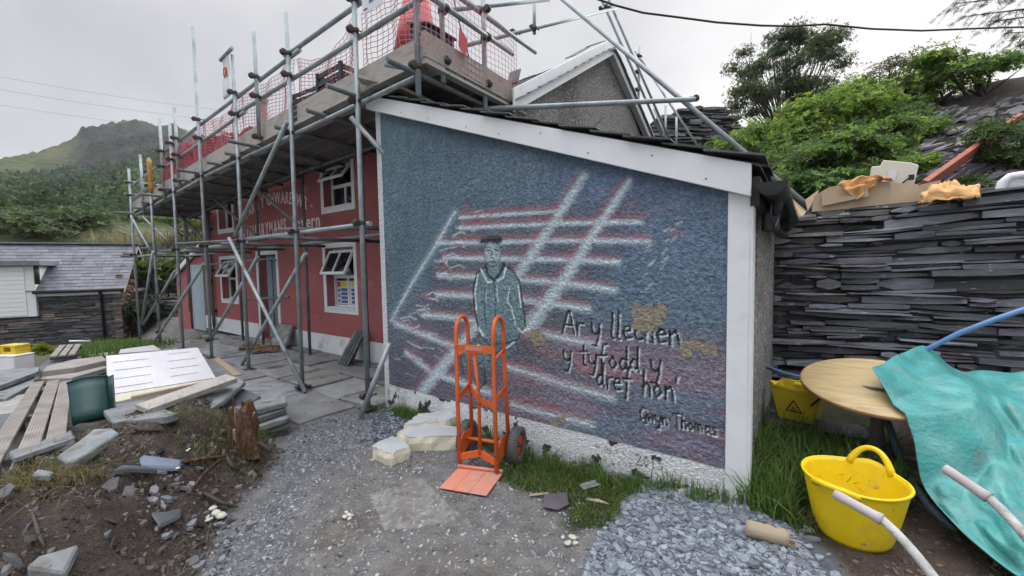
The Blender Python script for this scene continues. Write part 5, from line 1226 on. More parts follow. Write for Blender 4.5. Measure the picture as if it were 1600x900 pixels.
def tarp_f(s, t):
    p = cr_([cr_(row, s) for row in CP], t)
    kk = 0
    k = .065*(mnoise.noise(Vector((s*5, t*7, 1)))+.5*mnoise.noise(Vector((s*11+t*4, t*9-s*5, 4))))+.016*math.sin(26*s+7*t+4*mnoise.noise(Vector((s*4, t*4, 9))))*(.3+t)
    fold = .035*math.exp(-((s-.25-.2*t)/.04)**2)-.03*math.exp(-((s-.42-.1*t)/.035)**2)+.03*math.exp(-((t-.22-.3*s)/.04)**2)
    nrm = Vector((-.45, -.7, .5)); e = min(1, 6*min(s, 1-s)+.25)
    q = p+nrm*(k*1.4+fold)*e
    rq = math.hypot(q.x-TC.x, q.y-TC.y)
    if rq < .9: q.z = max(q.z, .800+math.tan(math.radians(12))*(q.y-TC.y)-max(0, rq-.43)*1.5-max(0, rq-.52)*1.2)
    return q
m = MB(); m.grid(tarp_f, 110, 90); to = m.build('tarpaulin', M['tarp'], None, solid=.003); tagp(to, 'large turquoise tarpaulin draped over a heap beside the round table', 'tarpaulin')
# what it covers: a stack of timber and rubble
hb = thing('covered_heap', 'stack of timber lengths hidden under the turquoise tarpaulin', 'timber stack', (1.25, 3.6, .1))
m = MB()
for k in range(5): m.beam((.95+.02*k, 3.55+.1*k, .25+.05*k), (1.5, 3.52+.11*k, .25+.05*k), .10, .05)
m.build('timber_length', M['timber'], hb)
m = MB(); m.beam((1.05, 3.5, .10), (1.05, 4.15, .10), .09, .3); m.beam((1.42, 3.5, .10), (1.42, 4.1, .10), .09, .3); m.build('bearer', M['board'], hb)
# ---------------------------------------------------------------- wheelbarrow handles
hl = [at(1303, 771, 1.62), at(1352, 797, 1.55), at(1378, 812, 1.50), at(1415, 848, 1.42), at(1452, 893, 1.34), at(1500, 960, 1.25), at(1600, 1120, 1.15)]
hr = [at(1475, 731, 1.62), at(1515, 757, 1.55), at(1545, 778, 1.50), at(1580, 812, 1.42), at(1612, 850, 1.34), at(1670, 930, 1.22), at(1790, 1100, 1.1)]
ctr = (hl[-1]+hr[-1])/2; wbw = thing('wheelbarrow', 'wheelbarrow of which two cement caked handles with worn grips reach into view', 'wheelbarrow', (ctr.x, ctr.y, 0))
for P in (hl, hr):
    m = MB(); m.tube([cr_(P[1:], k/20) for k in range(21)], .0155, 12); hd = m.build('handle', M['cement'], wbw)
    m = MB(); q = [P[0].lerp(P[2], k/6) for k in range(7)]; m.tube(q, [.0175, .019, .0185, .0185, .0185, .019, .0225], 14); g_o = m.build('grip', M['grip'], hd, world=False)
    for v in g_o.data.vertices: v.co -= wbw.location
dv = (hl[-1]-hl[-2]); 
m = MB(); e1, e2 = hl[-1], hr[-1]; dn = Vector((dv.x, dv.y, 0)).normalized()
f1, f2 = e1+dn*.9, e2+dn*.9
m.hexa([(e1.x, e1.y, .42), (e2.x, e2.y, .42), (f2.x, f2.y, .38), (f1.x, f1.y, .38), (e1.x-.08, e1.y, .66), (e2.x+.08, e2.y, .66), (f2.x+.05, f2.y, .68), (f1.x-.05, f1.y, .68)]); m.build('tray', M['cement'], wbw)
m = MB(); wc = (f1+f2)/2+dn*.2; m.tube([(wc.x+.18*math.cos(a)*dn.x, wc.y+.18*math.cos(a)*dn.y, .21+.18*math.sin(a)) for a in np.linspace(0, 2*PI, 25)[:-1]], .035, 8, closed=True); m.build('wheel', M['tyre'], wbw)
m = MB()
for e in (e1, e2): m.tube([e+dn*.1+Vector((0, 0, .0)), Vector((e.x+dn.x*.2, e.y+dn.y*.2, .02))], .014, 8); m.tube([e, Vector((wc.x, wc.y, .21))], .015, 8)
m.build('leg', M['cement'], wbw)
# ---------------------------------------------------------------- cut log, sticks, slates and lumps on the ground
def log(name, label, cat, a, b, r, mat, end=None):
    a = Vector(a); b = Vector(b); t = thing(name, label, cat, tuple((a+b)/2)); m = MB(); n_ = 7
    m.tube([a.lerp(b, k/n_)+Vector((random.uniform(-.003, .003), 0, random.uniform(-.003, .003))) for k in range(n_+1)], [r*random.uniform(.93, 1.05) for k in range(n_+1)], 12); m.build('trunk', mat, t)
    if end:
        m = MB(); d = (b-a).normalized()
        for k in range(16):
            o_ = Vector((random.uniform(-1, 1), random.uniform(-1, 1), random.uniform(-1, 1))); o_ = (o_-d*o_.dot(d)).normalized()*r*random.uniform(.1, .85)
            m.tube([b+o_-d*.01, b+o_+d*random.uniform(.005, .035)], [r*.2, .002], 5)
        m.build('splintered_end', end, t)
    return t
la, lb = G(1166, 824, .04), G(1232, 842, .04)
log('timber_offcut', 'short pale timber offcut with splintered end on the slate chippings', 'timber offcut', la, lb, .042, M['timber'], M['timber'])
def flat_stone(name, label, cat, px, th, mat, group=None, tilt=(0, 0), lift=.0, seed=0, zs=None, bev=.006):
    """irregular slab; outline surveyed on the ground, given its own thickness"""
    r = random.Random(seed)
    P = [G(x, y, lift) for x, y in px] if zs is None else [atZ(x, y, z) for (x, y), z in zip(px, zs)]
    if zs is None and len(P) > 3:
        A_ = np.array([[1, p.x, p.y] for p in P]); co = np.linalg.lstsq(A_, np.array([p.z for p in P]), rcond=None)[0]; pl_ = A_ @ co; up_ = max(0, max(p.z-q for p, q in zip(P, pl_))*.6)
        P = [Vector((p.x, p.y, q+up_)) for p, q in zip(P, pl_)]
    c0 = sum(P, Vector())/len(P); t = []
    for i, p in enumerate(P):
        q = P[(i+1) % len(P)]; t.append(p-c0); 
        if (q-p).length > .18: t.append(p.lerp(q, r.uniform(.35, .65))-c0+Vector((r.uniform(-.01, .01), r.uniform(-.01, .01), 0)))
    m = MB(); m.prism([p-Vector((0, 0, th)) for p in t], (0, 0, th)); o = m.build(name, mat, None, bevel=bev); o.location = c0; tagp(o, label, cat, group); return o
flat_stone('paving_slab', 'worn grey slab set flush in the path before the hand truck', 'paving slab', [(576, 772), (660, 746), (722, 806), (690, 822), (600, 828)], .02, material('path_slab', col=(.215, .21, .205), rough=.95, var=.4, vscale=14, bump=.9, bscale=55, col2=(.16, .15, .135), c2pos=(.4, .62), c2scale=5, col3=(.30, .30, .30), c3pos=(.58, .66), c3scale=30), lift=.004)
flat_stone('slate_piece', 'purple brown slate lying at the edge of the lawn patch', 'slate', [(850, 772), (886, 768), (889, 786), (872, 795), (848, 790)], .018, M['slab_purple'], lift=.03)
flat_stone('slate_piece', 'small grey slate half hidden in the grass above the purple one', 'slate', [(905, 756), (932, 748), (938, 756), (912, 764)], .015, M['slab'], lift=.035)
pipe('wood_splinter', 'yellowish wood splinter on the lawn patch', 'wood', [G(916, 780, .02), G(934, 783, .022), G(953, 788, .02)], [.006, .014, .003], M['timber'], 6)
pipe('wood_splinter', 'pale lath lying beside the purple slate', 'wood', [G(828, 774, .015), G(858, 771, .02)], .009, M['timber'], 6)
def lump(name, label, cat, px, size, mat, seed, group=None, n_=7):
    r = random.Random(seed); p = G(*px); m = MB()
    for k in range(n_):
        o_ = Vector((r.uniform(-1, 1)*size*1.6, r.uniform(-1, 1)*size, r.uniform(.1, .5)*size)); s = size*r.uniform(.3, .6)
        pts = [(0, -s*.5)]+[(s*math.sin(PI*j/5)*r.uniform(.8, 1.2), -s*.5*math.cos(PI*j/5)) for j in range(1, 5)]+[(0, s*.5)]
        m.lathe(pts, p+o_, 7, sx=r.uniform(.8, 1.4), sy=r.uniform(.7, 1.2))
    o = m.build(name, mat, None); tagp(o, label, cat, group); return o
LG = 'white mortar lumps on the ground'
M['mortar'] = material('white_mortar', col=(.50, .48, .43), rough=.95, var=.15, bump=.5)
lump('mortar_lump', 'white mortar crumbs on the path in front of the lawn patch', 'mortar', (886, 846), .035, M['mortar'], 3, LG)
lump('mortar_lump', 'single pale mortar lump left of the crumbs', 'mortar', (808, 842), .022, M['mortar'], 4, LG, 3)
lump('mortar_lump', 'white crumbs by the dirt heap at its foot', 'mortar', (330, 806), .045, M['mortar'], 5, LG, 10)
lump('mortar_lump', 'dull white rubble on the path between slab and dirt heap', 'mortar', (540, 808), .035, M['mortar'], 6, LG, 6)
lump('mortar_lump', 'cream lump in the weeds on the dirt heap', 'mortar', (297, 702), .03, M['foam'], 7, LG, 4)
lump('mortar_lump', 'cream crumbs below the blue grey slate on the dirt heap', 'mortar', (268, 736), .03, M['foam'], 8, LG, 7)
# ---------------------------------------------------------------- dirt heap, slabs and boards on the left
SG = 'grey slate slabs lying on the dirt heap'
def slab3(name, label, px, zs, th, mat, group=None, cat='slate slab', seed=0): return flat_stone(name, label, cat, px, th, mat, group, zs=zs if group != SG else None, lift=.06, seed=seed, bev=.008)
slab3('slate_slab', 'broad pale slate slab with rounded right end on top of the dirt heap', [(157, 642), (176, 660), (262, 661), (280, 652), (272, 641), (225, 627), (205, 629)], [.40, .38, .40, .42, .44, .47, .45], .06, M['slab'], SG, seed=1)
slab3('slate_slab', 'long straight edged slate slab sloping on the left of the dirt heap', [(88, 712), (104, 724), (120, 720), (186, 676), (176, 669), (146, 671)], [.24, .235, .25, .38, .39, .36], .05, M['slab'], SG, seed=2)
slab3('slate_slab', 'blue grey bar of slate in the middle of the dirt heap', [(217, 719), (224, 731), (280, 730), (284, 722), (262, 713), (224, 711)], [.46, .455, .46, .46, .47, .47], .035, material('blue_slate', col=(.20, .235, .31), rough=.7, var=.2, bump=.4, bscale=20), SG, seed=3)
slab3('slate_slab', 'thin brownish slate under the blue grey bar', [(177, 733), (205, 737), (246, 734), (228, 727), (190, 727)], [.42, .42, .42, .43, .43], .04, M['slab_dark'], SG, seed=4)
slab3('slate_slab', 'large dark slab half buried at the bottom edge of the dirt heap', [(40, 897), (100, 899), (124, 860), (98, 853), (60, 868)], [.28, .27, .31, .33, .32], .05, M['slab'], SG, seed=5)
slab3('slate_slab', 'dark slate standing askew in the lower part of the dirt heap', [(235, 800), (250, 822), (282, 806), (283, 793), (262, 797)], [.30, .26, .28, .34, .34], .025, M['slab_dark'], SG, seed=6)
slab3('slate_slab', 'small flat grey slate at the left of the dirt heap', [(48, 742), (78, 744), (83, 735), (60, 733)], [.27, .27, .28, .28], .04, M['slab'], SG, seed=7)
slab3('slate_slab', 'narrow edge-on slate propped across the decking boards', [(14, 704), (22, 722), (60, 700), (117, 683), (112, 674), (60, 690)], [.30, .20, .24, .28, .34, .33], .04, M['slab'], SG, seed=8)
# larger slabs behind, on the flat stack
slab3('slate_slab', 'wide slate slab under the weathered plank', [(262, 640), (322, 643), (352, 625), (384, 596), (372, 590), (300, 612), (250, 632)], [.44, .42, .42, .46, .48, .50, .48], .045, M['slab'], 'slabs stacked behind the dirt heap', seed=9)
slab3('slate_slab', 'dark slate slab leaning under the wide one beside the stump', [(318, 645), (372, 640), (408, 618), (380, 606), (340, 626)], [.30, .28, .33, .38, .36], .04, M['slab_dark'], 'slabs stacked behind the dirt heap', seed=10)
st = [(372, 603), (418, 596), (443, 618), (448, 628), (402, 640), (360, 640)]
for k in range(5):
    z = .30-.062*k; ofs = [(3*math.sin(k*2.1+i), 2*math.cos(k*1.3+i)) for i in range(6)]
    P = [(x+o[0], y+o[1]) for (x, y), o in zip(st, ofs)]; zz = [.31]*6
    base = [atZ(x, y, .31) for x, y in P]; m = MB(); c0 = sum(base, Vector())/6; sc_ = 1+.02*k
    m.prism([((p-c0)*sc_)+Vector((0, 0, z-.31-.055)) for p in base], (0, 0, .055)); o = m.build('slate_block', M['slab'] if k in (0, 2) else M['slab_dark'], None, bevel=.008); o.location = c0
    tagp(o, ('top block of the squared slate stack beside the stump', 'second block from the top of the squared slate stack beside the stump', 'middle block of the squared slate stack beside the stump', 'second block from the bottom of the squared slate stack beside the stump', 'bottom block of the squared slate stack beside the stump')[k], 'slate block', 'squared slate blocks stacked beside the stump')
# plank and batten
m = MB(); a, b = atZ(222, 640, .50), atZ(362, 591, .56); m.beam(a, b, .16, .05, (.1, .25, 1)); o = m.build('plank', M['board'], None, bevel=.004); tagp(o, 'thick weathered plank lying across the slate slabs', 'plank')
m = MB(); a, b = atZ(205, 622, .47), atZ(330, 596, .50); m.beam(a, b, .05, .03); o = m.build('batten', M['timber'], None); tagp(o, 'fresh thin batten along the foot of the foil board', 'batten')
m = MB(); a, b = G(338, 562, .03), G(372, 588, .03); m.beam(a, b, .1, .05); o = m.build('plank', M['timber'], None, bevel=.003); tagp(o, 'short pale board lying on the flagstones behind the foil board', 'plank')
# foil faced insulation boards
def board3(name, label, cat, P, th, mat, group=None):
    m = MB(); n = (P[1]-P[0]).cross(P[3]-P[0]).normalized()
    if n.z < 0: n = -n
    m.prism([p for p in P], -n*th); o = m.build(name, mat, None, bevel=.003); tagp(o, label, cat, group); return o
M['foilprint'] = material('foil_board', col=(.56, .555, .58), rough=.5, metal=.2, var=.12, vscale=3, bump=.12, bscale=14)
PB = [at(168, 617, 5.05), at(337, 590, 5.75), at(309, 543, 6.1), at(166, 556, 5.45)]
fb = thing('insulation_board', 'large foil faced insulation board with grey printed lines leaning on the slabs', 'insulation board', tuple((PB[0]+PB[2])/2))
m = MB(); nn = (PB[1]-PB[0]).cross(PB[3]-PB[0]).normalized(); nn = nn if nn.z > 0 else -nn
bil = lambda u_, v_: PB[0].lerp(PB[1], u_).lerp(PB[3].lerp(PB[2], u_), v_)
m.grid(bil, 8, 8, False); m.grid(lambda u_, v_: bil(u_, v_)-nn*.05, 8, 8, False)
for (e0_, e1_) in (((0, 0), (1, 0)), ((1, 0), (1, 1)), ((1, 1), (0, 1)), ((0, 1), (0, 0))):
    m.grid(lambda u_, v_: bil(e0_[0]+(e1_[0]-e0_[0])*u_, e0_[1]+(e1_[1]-e0_[1])*u_)-nn*.05*v_, 8, 1, False)
m.build('foil_face', M['foilprint'], fb, weld=True)
M['grey_print'] = material('grey_print', col=(.30, .29, .32), rough=.6)
for i, (u0, u1, v) in enumerate(((.06, .40, .14), (.06, .40, .36), (.08, .42, .58), (.06, .42, .80), (.58, .86, .22), (.60, .9, .44), (.60, .92, .66), (.62, .9, .88))):
    m = MB(); n_ = 40; rp_ = random.Random(i); top_, bot_ = [], []
    for k in range(n_+1):
        u_ = u0+(u1-u0)*k/n_; c_ = bil(u_, v+rp_.uniform(-.004, .004))+nn*.0025; h_ = (bil(u_, 1)-bil(u_, 0)).normalized()*(.002+.006*rp_.random()); top_.append(m.vert(c_+h_)); bot_.append(m.vert(c_-h_))
    for k in range(n_): m.face((bot_[k], bot_[k+1], top_[k+1], top_[k]))
    m.build('printed_line', M['grey_print'], fb)
m = MB(); m.prism([at(168, 618, 5.04), at(337, 591, 5.73), at(343, 597, 5.70), at(172, 632, 4.98)], nn*-.012); m.build('board_edge', M['foam'], fb)
board3('insulation_board', 'smaller foil board lying flat behind the large one', 'insulation board', [at(186, 552, 6.0), at(252, 547, 6.6), at(240, 539, 7.0), at(188, 546, 6.5)], .04, M['foilprint'])
# dark green planter
pl = atZ(140, 640, .25); t = thing('planter', 'dark green plastic planter standing behind the dirt heap', 'planter', (pl.x, pl.y, ghp(pl.x, pl.y)-.02), 0)
PC = [at(105, 599, 4.12), at(168, 588, 4.30), at(172, 652, 4.10), at(114, 666, 3.92)]
nn = (PC[1]-PC[0]).cross(PC[3]-PC[0]).normalized(); nn = nn if nn.dot(ray(140, 620)) > 0 else -nn
m = MB(); Ng = 12
def pf(s, q): return PC[0].lerp(PC[1], s).lerp(PC[3].lerp(PC[2], s), q)-nn*.05*math.sin(PI*s)
m.grid(pf, 12, 4); m.grid(lambda s, q: pf(s, q)+Vector((-.10, .06, -.01))*1.0+nn*.10*math.sin(PI*s), 12, 4)
m.build('tub_wall', M['green_dark'], t, solid=.008)
m = MB(); m.tube([pf(k/12, 0) for k in range(13)], .012, 8); m.build('rim', M['green_dark'], t)
# decking boards (a raised walkway)
dk = thing('deck_walkway', 'raised walkway of three grooved grey decking boards at the left', 'walkway', tuple(atZ(50, 660, .2)))
for k, ((xa, ya), (xb, yb)) in enumerate((((-30, 748), (60, 598)), ((33, 735), (84, 596)), ((80, 728), (103, 597)))):
    a, b = atZ(xa, ya, .22), atZ(xb, yb, .12); m = MB(); d = (b-a).normalized(); s_ = d.cross(Vector((0, 0, 1))).normalized()
    m.beam(a, b, .112, .028)
    for q in range(6): m.beam(a+s_*(-.045+.018*q)+Vector((0, 0, .016)), b+s_*(-.045+.018*q)+Vector((0, 0, .016)), .009, .005)
    m.build('deck_board', M['decking'], dk)
for q in (.12, .5, .88):
    m = MB(); a = atZ(-30, 748, .22).lerp(atZ(60, 598, .12), q); b = atZ(80, 728, .22).lerp(atZ(103, 597, .12), q); m.beam(a-Vector((0, 0, .05)), b-Vector((0, 0, .05)), .06, .06)
    m.beam(a-Vector((0, 0, .079)), a-Vector((0, 0, .32)), .06, .06, (1, 0, 0)); m.beam(b-Vector((0, 0, .079)), b-Vector((0, 0, .32)), .06, .06, (1, 0, 0)); m.build('joist', M['board_dark'], dk)
# steps and slabs to the left of the walkway
PG = 'pale paving slabs beside the decking'
flat_stone('paving_slab', 'long blue grey kerb slab below the white box', 'paving slab', [(-40, 596), (0, 602), (60, 580), (62, 573), (-30, 580)], .06, M['slab'], PG, zs=[.2]*5, seed=21)
flat_stone('paving_slab', 'pale slab between the kerb slab and the decking', 'paving slab', [(-60, 628), (10, 622), (52, 600), (54, 588), (-20, 606)], .06, M['slab'], PG, zs=[.12]*5, seed=22)
flat_stone('paving_slab', 'light broken slab at the left edge beside the decking', 'paving slab', [(-60, 665), (0, 658), (34, 634), (44, 614), (-20, 628)], .06, material('pale_slab', col=(.30, .29, .27), rough=.9, var=.25, bump=.4, bscale=20), PG, zs=[.08]*5, seed=23)
flat_stone('paving_slab', 'dark rounded stone at the left edge under the broken slab', 'paving slab', [(-60, 690), (0, 686), (22, 660), (20, 645), (-30, 650)], .12, M['slab_dark'], PG, zs=[.10]*5, seed=24)
M['pale_step'] = material('pale_step', col=(.30, .28, .255), rough=.9, var=.25, vscale=5, bump=.4, bscale=20)
flat_stone('paving_slab', 'pale long step slab just behind the planter', 'paving slab', [(64, 592), (112, 590), (168, 574), (160, 568), (110, 575), (66, 582)], .08, M['pale_step'], PG, zs=[.10]*6, seed=25)
flat_stone('paving_slab', 'upper pale step slab beneath the pallet step edge', 'paving slab', [(66, 580), (116, 574), (166, 563), (160, 556), (112, 562), (72, 572)], .08, M['pale_step'], PG, zs=[.18]*6, seed=27)
flat_stone('paving_slab', 'slate step edge under the wooden pallet', 'paving slab', [(58, 574), (66, 580), (126, 566), (127, 556), (80, 558)], .05, M['slab_dark'], PG, zs=[.12]*5, seed=26)
# stump
sp = G(381, 700); stump = thing('tree_stump', 'rotten orange brown stump standing at the edge of the dirt heap', 'stump', (sp.x, sp.y, ghp(sp.x, sp.y)-.05), 0)
m = MB(); r = random.Random(3); n = 22; R0 = .125; lv = 12
hs_ = [.36+.10*math.sin(2.2*k)+r.uniform(-.07, .07) for k in range(n)]
rg = []
for j in range(lv+1):
    q = j/lv; ring = []
    for k in range(n):
        a = 2*PI*k/n; rad = R0*(1.12-.35*q+.25*max(0, .2-q))*(1+.22*math.sin(3*a+1+2*q)+.14*math.sin(7*a+3*q))+r.uniform(-.007, .007)
        ring.append(m.vert((rad*math.cos(a)+.03*q, rad*math.sin(a)*.8, hs_[k]*q)))
    rg.append(ring)
for j in range(lv):
    for k in range(n): m.face((rg[j][k], rg[j][(k+1) % n], rg[j+1][(k+1) % n], rg[j+1][k]))
m.face(rg[-1]); m.build('trunk', M['rot'], stump, world=False)
m = MB()
for k in range(7):
    a = r.uniform(0, 2*PI); x, y = .10*math.cos(a), .07*math.sin(a); z = r.uniform(.12, .34)
    m.beam((x, y, z), (x*1.1+r.uniform(-.02, .02), y*1.1, z+r.uniform(.06, .16)), r.uniform(.014, .035), .010, (math.cos(a), math.sin(a), 0))
m.build('splinter', M['timber'], stump, world=False)
m = MB()
for (x, y, dx_, dy_, l) in ((-.05, -.08, -.30, -.12, 1), (.06, .02, .22, .12, 1)):
    m.tube([(x, y, .08), (x+dx_*.4, y+dy_*.4, .06+r.uniform(0, .05)), (x+dx_*.8, y+dy_*.8, .03)], [.035, .02, .008], 8)
m.build('root', M['bark'], stump, world=False)
# roots and sticks lying on the heap
RG = 'dead roots and sticks on the dirt heap'
for k, (pts, rad, lb) in enumerate(((((193, 662), (222, 672), (256, 672)), .014, 'pale stick under the broad slate slab on the dirt heap'), (((352, 714), (320, 716), (286, 722)), .014, 'dark curved root left of the stump foot'), (((300, 765), (318, 740), (345, 716)), .008, 'thin dark root below the stump'), (((352, 712), (362, 728), (374, 735)), .012, 'grey forked root at the foot of the stump'), (((318, 770), (345, 785), (372, 792)), .010, 'long thin root running to the path at the foot of the heap'), (((50, 800), (62, 840), (70, 855)), .006, 'pale straw stalk hanging from the grass tuft'))):
    pipe('root', lb, 'root', [G(x, y, .025+.02*(i == 1)) for i, (x, y) in enumerate(pts)], [rad, rad*1.1, rad*.6], M['rot'] if k in (1, 2) else M['bark'], 7)
# slates leaning on the tavern and against the lean-to
def lean_slab(name, label, P, th, mat, group=None): return board3(name, label, 'slate slab', [Vector(p) for p in P], th, mat, group)
lean_slab('slate_slab', 'grey slate slab leaning askew beside the tavern doorway', [atY(417, 547, 3.62), atY(441, 548, 3.62), atY(457, 508, 3.99), atY(436, 505, 3.99)], .05, M['slab'])
for k in range(4):
    x0 = -6.36+.085*k; lean_slab('slate_sheet', ('front slate of four dark slates leaning on the tavern plinth', 'second slate of four leaning on the tavern plinth', 'third slate of four leaning on the tavern plinth', 'rear slate of four leaning on the tavern plinth')[k], [(x0-.05, 3.80, .04), (x0+.10, 3.60, .04), (x0+.17, 3.90, .54+.015*k), (x0+.03, 4.0, .52+.015*k)], .035, M['slab_dark'] if k else M['slab'], 'dark slates leaning on the tavern plinth')
lean_slab('slate_sheet', 'tall purple slate sheet leaning between the tavern and the mural wall', [(-5.02, 3.42, .03), (-4.05, 3.42, .03), (-4.05, 3.95, 1.62), (-4.52, 3.95, 1.25)], .03, M['slab_purple'])
o = G(412, 550); m = MB(); r = random.Random(9)
for k in range(22):
    c0 = Vector((o.x+r.uniform(-.55, .55), o.y+r.uniform(-.22, .22), .06+r.uniform(0, .07))); m.box(c0, (r.uniform(.08, .3), r.uniform(.05, .14), r.uniform(.01, .03)), Matrix.Rotation(r.uniform(0, 3), 3, 'Z') @ Matrix.Rotation(r.uniform(-.4, .4), 3, 'X'))
tagp(m.build('rubbish_heap', M['bale']), 'low heap of brown wood scraps on the flagstones before the doorway', 'scrap heap')
pipe('handrail', 'thin grey bent pipe crossing the tavern front below the mid ledger', 'pipe', [atY(324, 492, 3.3), atY(324, 428, 3.3), atY(330, 413, 3.3), atY(372, 409, 3.3), atY(425, 404, 3.55), atY(432, 407, 3.6)], .014, M['bluegrey_pipe'], 8)
m = MB(); m.tube([atY(386, 468, 3.7), atY(452, 464, 3.5)], .024, 8); tagp(m.build('short_tube', M['galv_dark']), 'short rusty tube slung level across the doorway', 'tube')

# ---------------------------------------------------------------- the slate shed at the left
SH0 = at(188, 450, 13.4); SH1 = at(0, 456, 12.1); dS = (SH1-SH0); dS.z = 0; dS.normalize(); nS = Vector((dS.y, -dS.x, 0));
if nS.dot(ray(100, 450)) > 0: nS = -nS            # nS points to the viewer
zB, zE, zR = -.75, 1.10, 2.60; SL, SD = 7.0, 3.3
def S(a, b, z): p = SH0+dS*a-nS*b; return Vector((p.x, p.y, z))     # a along the front, b back into the shed
shed = thing('slate_shed', 'stone outbuilding with slate roof and white shutter at the left', 'shed', (SH0.x, SH0.y, zB))
p0, p1 = S(0, 0, 0), S(SL, 0, 0)
def wall_pts(a, b): return (a.x, a.y), (b.x, b.y)
fa, fb_ = wall_pts(p1, p0)
if Vector((Vector(fb_)-Vector(fa)).to_tuple()).to_3d().cross(Vector((0, 0, 1))).dot(nS) < 0: fa, fb_ = fb_, fa
SHUT = (1.98, 5.2, .30, 1.62)
front = slate_courses(fa, fb_, zB, lambda s: zE-.06, .3, seed=14, ch=(.06, .13), ln=(.25, .9), tone=(.075, .08, .088), proud=.012, warm=.3)
gp = wall_pts(S(0, 0, 0), S(0, SD, 0)); g0, g1 = gp
if (Vector(g1)-Vector(g0)).to_3d().cross(Vector((0, 0, 1))).dot(-dS) < 0: g0, g1 = g1, g0
flip = (Vector(g0)-Vector((SH0.x, SH0.y))).length > 1
gt = lambda s: zE-.05+(zR-zE)*(1-abs((SD-s if flip else s)-SD/2)/(SD/2))
gable = slate_courses(g0, g1, zB, gt, .3, seed=15, ch=(.05, .12), ln=(.2, .6), tone=(.15, .115, .085), proud=.02, warm=.5)
ws = slate_mesh('wall', [front, gable, core_box(fa, fb_, zB, zE-.05, zE-.05, .5, .05, (.05, .05, .05))], M['slate'], shed)
m = MB(); m.prism([S(.06, .06, zB), S(.06, SD, zB), S(.06, SD, zE-.1), S(.06, SD/2, zR-.15), S(.06, .06, zE-.1)], -dS*-.0+dS*(SL-.1)); m.build('wall_core', M['slab_dark'], shed)
# roof of individual slates
m = MB(); r = random.Random(6)
def rp(a, t, side=0, dz_=0):      # t 0 eave .. 1 ridge
    b = -.12+(SD/2+.12)*t; b = b if not side else SD-b
    return S(a, b, zE-.03+(zR-zE+.06)*t+dz_)
NC = 15
for side in (0, 1):
    for k in range(NC):
        t0, t1 = k/NC, (k+1)/NC; a = -.14
        while a < SL:
            a1 = a+r.uniform(.2, .36); m.col = tuple(np.array([.105, .112, .135])*r.uniform(.7, 1.3)); L = r.uniform(.014, .024)
            m.prism([rp(a, t0, side, L), rp(a1-.006, t0, side, L+r.uniform(-.003, .003)), rp(a1-.006, min(t1+.03, 1), side, 0), rp(a, min(t1+.03, 1), side, 0)], (0, 0, .010)); a = a1
m.build('roof', M['roof_slate'], shed, colors=True)
m = MB(); m.beam(S(-.16, SD/2, zR+.06), S(SL, SD/2, zR+.06), .24, .05); m.build('ridge', M['lead'], shed)
for q in ((0, .0), (1, .0)):
    pass
m = MB(); m.beam(S(-.10, -.10, zE-.10), S(-.10, SD/2, zR-.03), .04, .11); m.beam(S(-.10, SD+.1, zE-.10), S(-.10, SD/2, zR-.03), .04, .11); m.build('verge_board', M['board'], shed)
m = MB(); m.tube([S(-.12, -.17, zE-.04), S(1.95, -.17, zE-.05)], .055, 10); m.tube([S(.46, -.14, zE-.05), S(.46, -.14, zE-.14), S(.46, -.06, zE-.24), S(.44, -.06, zB+.02)], .042, 10); m.build('gutter', M['black'], shed)
m = MB(); m.prism([S(0, -.012, zE-.18), S(1.97, -.012, zE-.18), S(1.97, -.012, zE-.06), S(0, -.012, zE-.06)], nS*.02); m.build('fascia', M['white'], shed)
# shuttered dormer
m = MB(); m.prism([S(1.92, -.10, .32), S(5.6, -.10, .32), S(5.6, -.10, 1.86), S(1.92, -.10, 1.86)], nS*-.9); m.build('dormer', M['white'], shed)
m = MB()
for k in range(11): m.prism([S(2.12, -.105, .36+.135*k), S(5.5, -.105, .36+.135*k), S(5.5, -.105, .36+.135*k+.127), S(2.12, -.105, .36+.135*k+.127)], nS*.018)
m.build('roller_shutter', M['plastic_white'], shed)
m = MB(); m.prism([S(1.72, -.26, 1.88), S(5.7, -.26, 1.88), S(5.7, -.26, 2.02), S(1.72, -.26, 2.02)], nS*-1.2); m.build('dormer_roof', M['lead'], shed)
m = MB(); m.tube([S(1.85, -.12, 1.87), S(1.85, -.12, 1.3)], .06, 8); m.build('dormer_pipe', M['black'], shed)
m = MB(); m.prism([S(-.02, 1.35, zB), S(-.02, 2.1, zB), S(-.02, 2.1, .95), S(-.02, 1.35, .95)], -dS*.02); m.build('dark_door_panel', M['ink'], shed)  # solid black panel, its colour stands in for the unlit doorway
m = MB(); m.beam(S(-.05, 1.25, .98), S(-.05, 2.2, .98), .1, .1); m.build('lintel', M['white'], shed)
# poles leaning on the gable
for k, (b, l) in enumerate(((.35, 1.2), (.6, 1.35), (.85, 1.1), (1.15, 1.25))):
    pipe('timber_pole', ('first', 'second', 'third', 'fourth')[k]+' dark timber pole from the near corner of the shed gable', 'pole', [S(-.45-.05*k, b, zB+.1), S(-.06, b+.05, zB+l)], .03, M['board_dark'], 7).__setitem__('group', 'timber poles leaning on the shed gable')
# neighbouring roof edge behind
m = MB(); a = at(-60, 352, 20); b = at(34, 378, 20); m.prism([a, b, b+Vector((0, 0, -1.2)), a+Vector((0, 0, -2))], Vector((-3, 1.5, 0))); 
nb = thing('far_roof', 'grey slate roof edge just showing behind the shed at the left', 'roof', tuple(a)); m.build('slope', M['slab'], nb); m = MB(); m.beam(a+Vector((.05, 0, .02)), b+Vector((.05, 0, .02)), .15, .06); m.build('verge', M['lead'], nb)
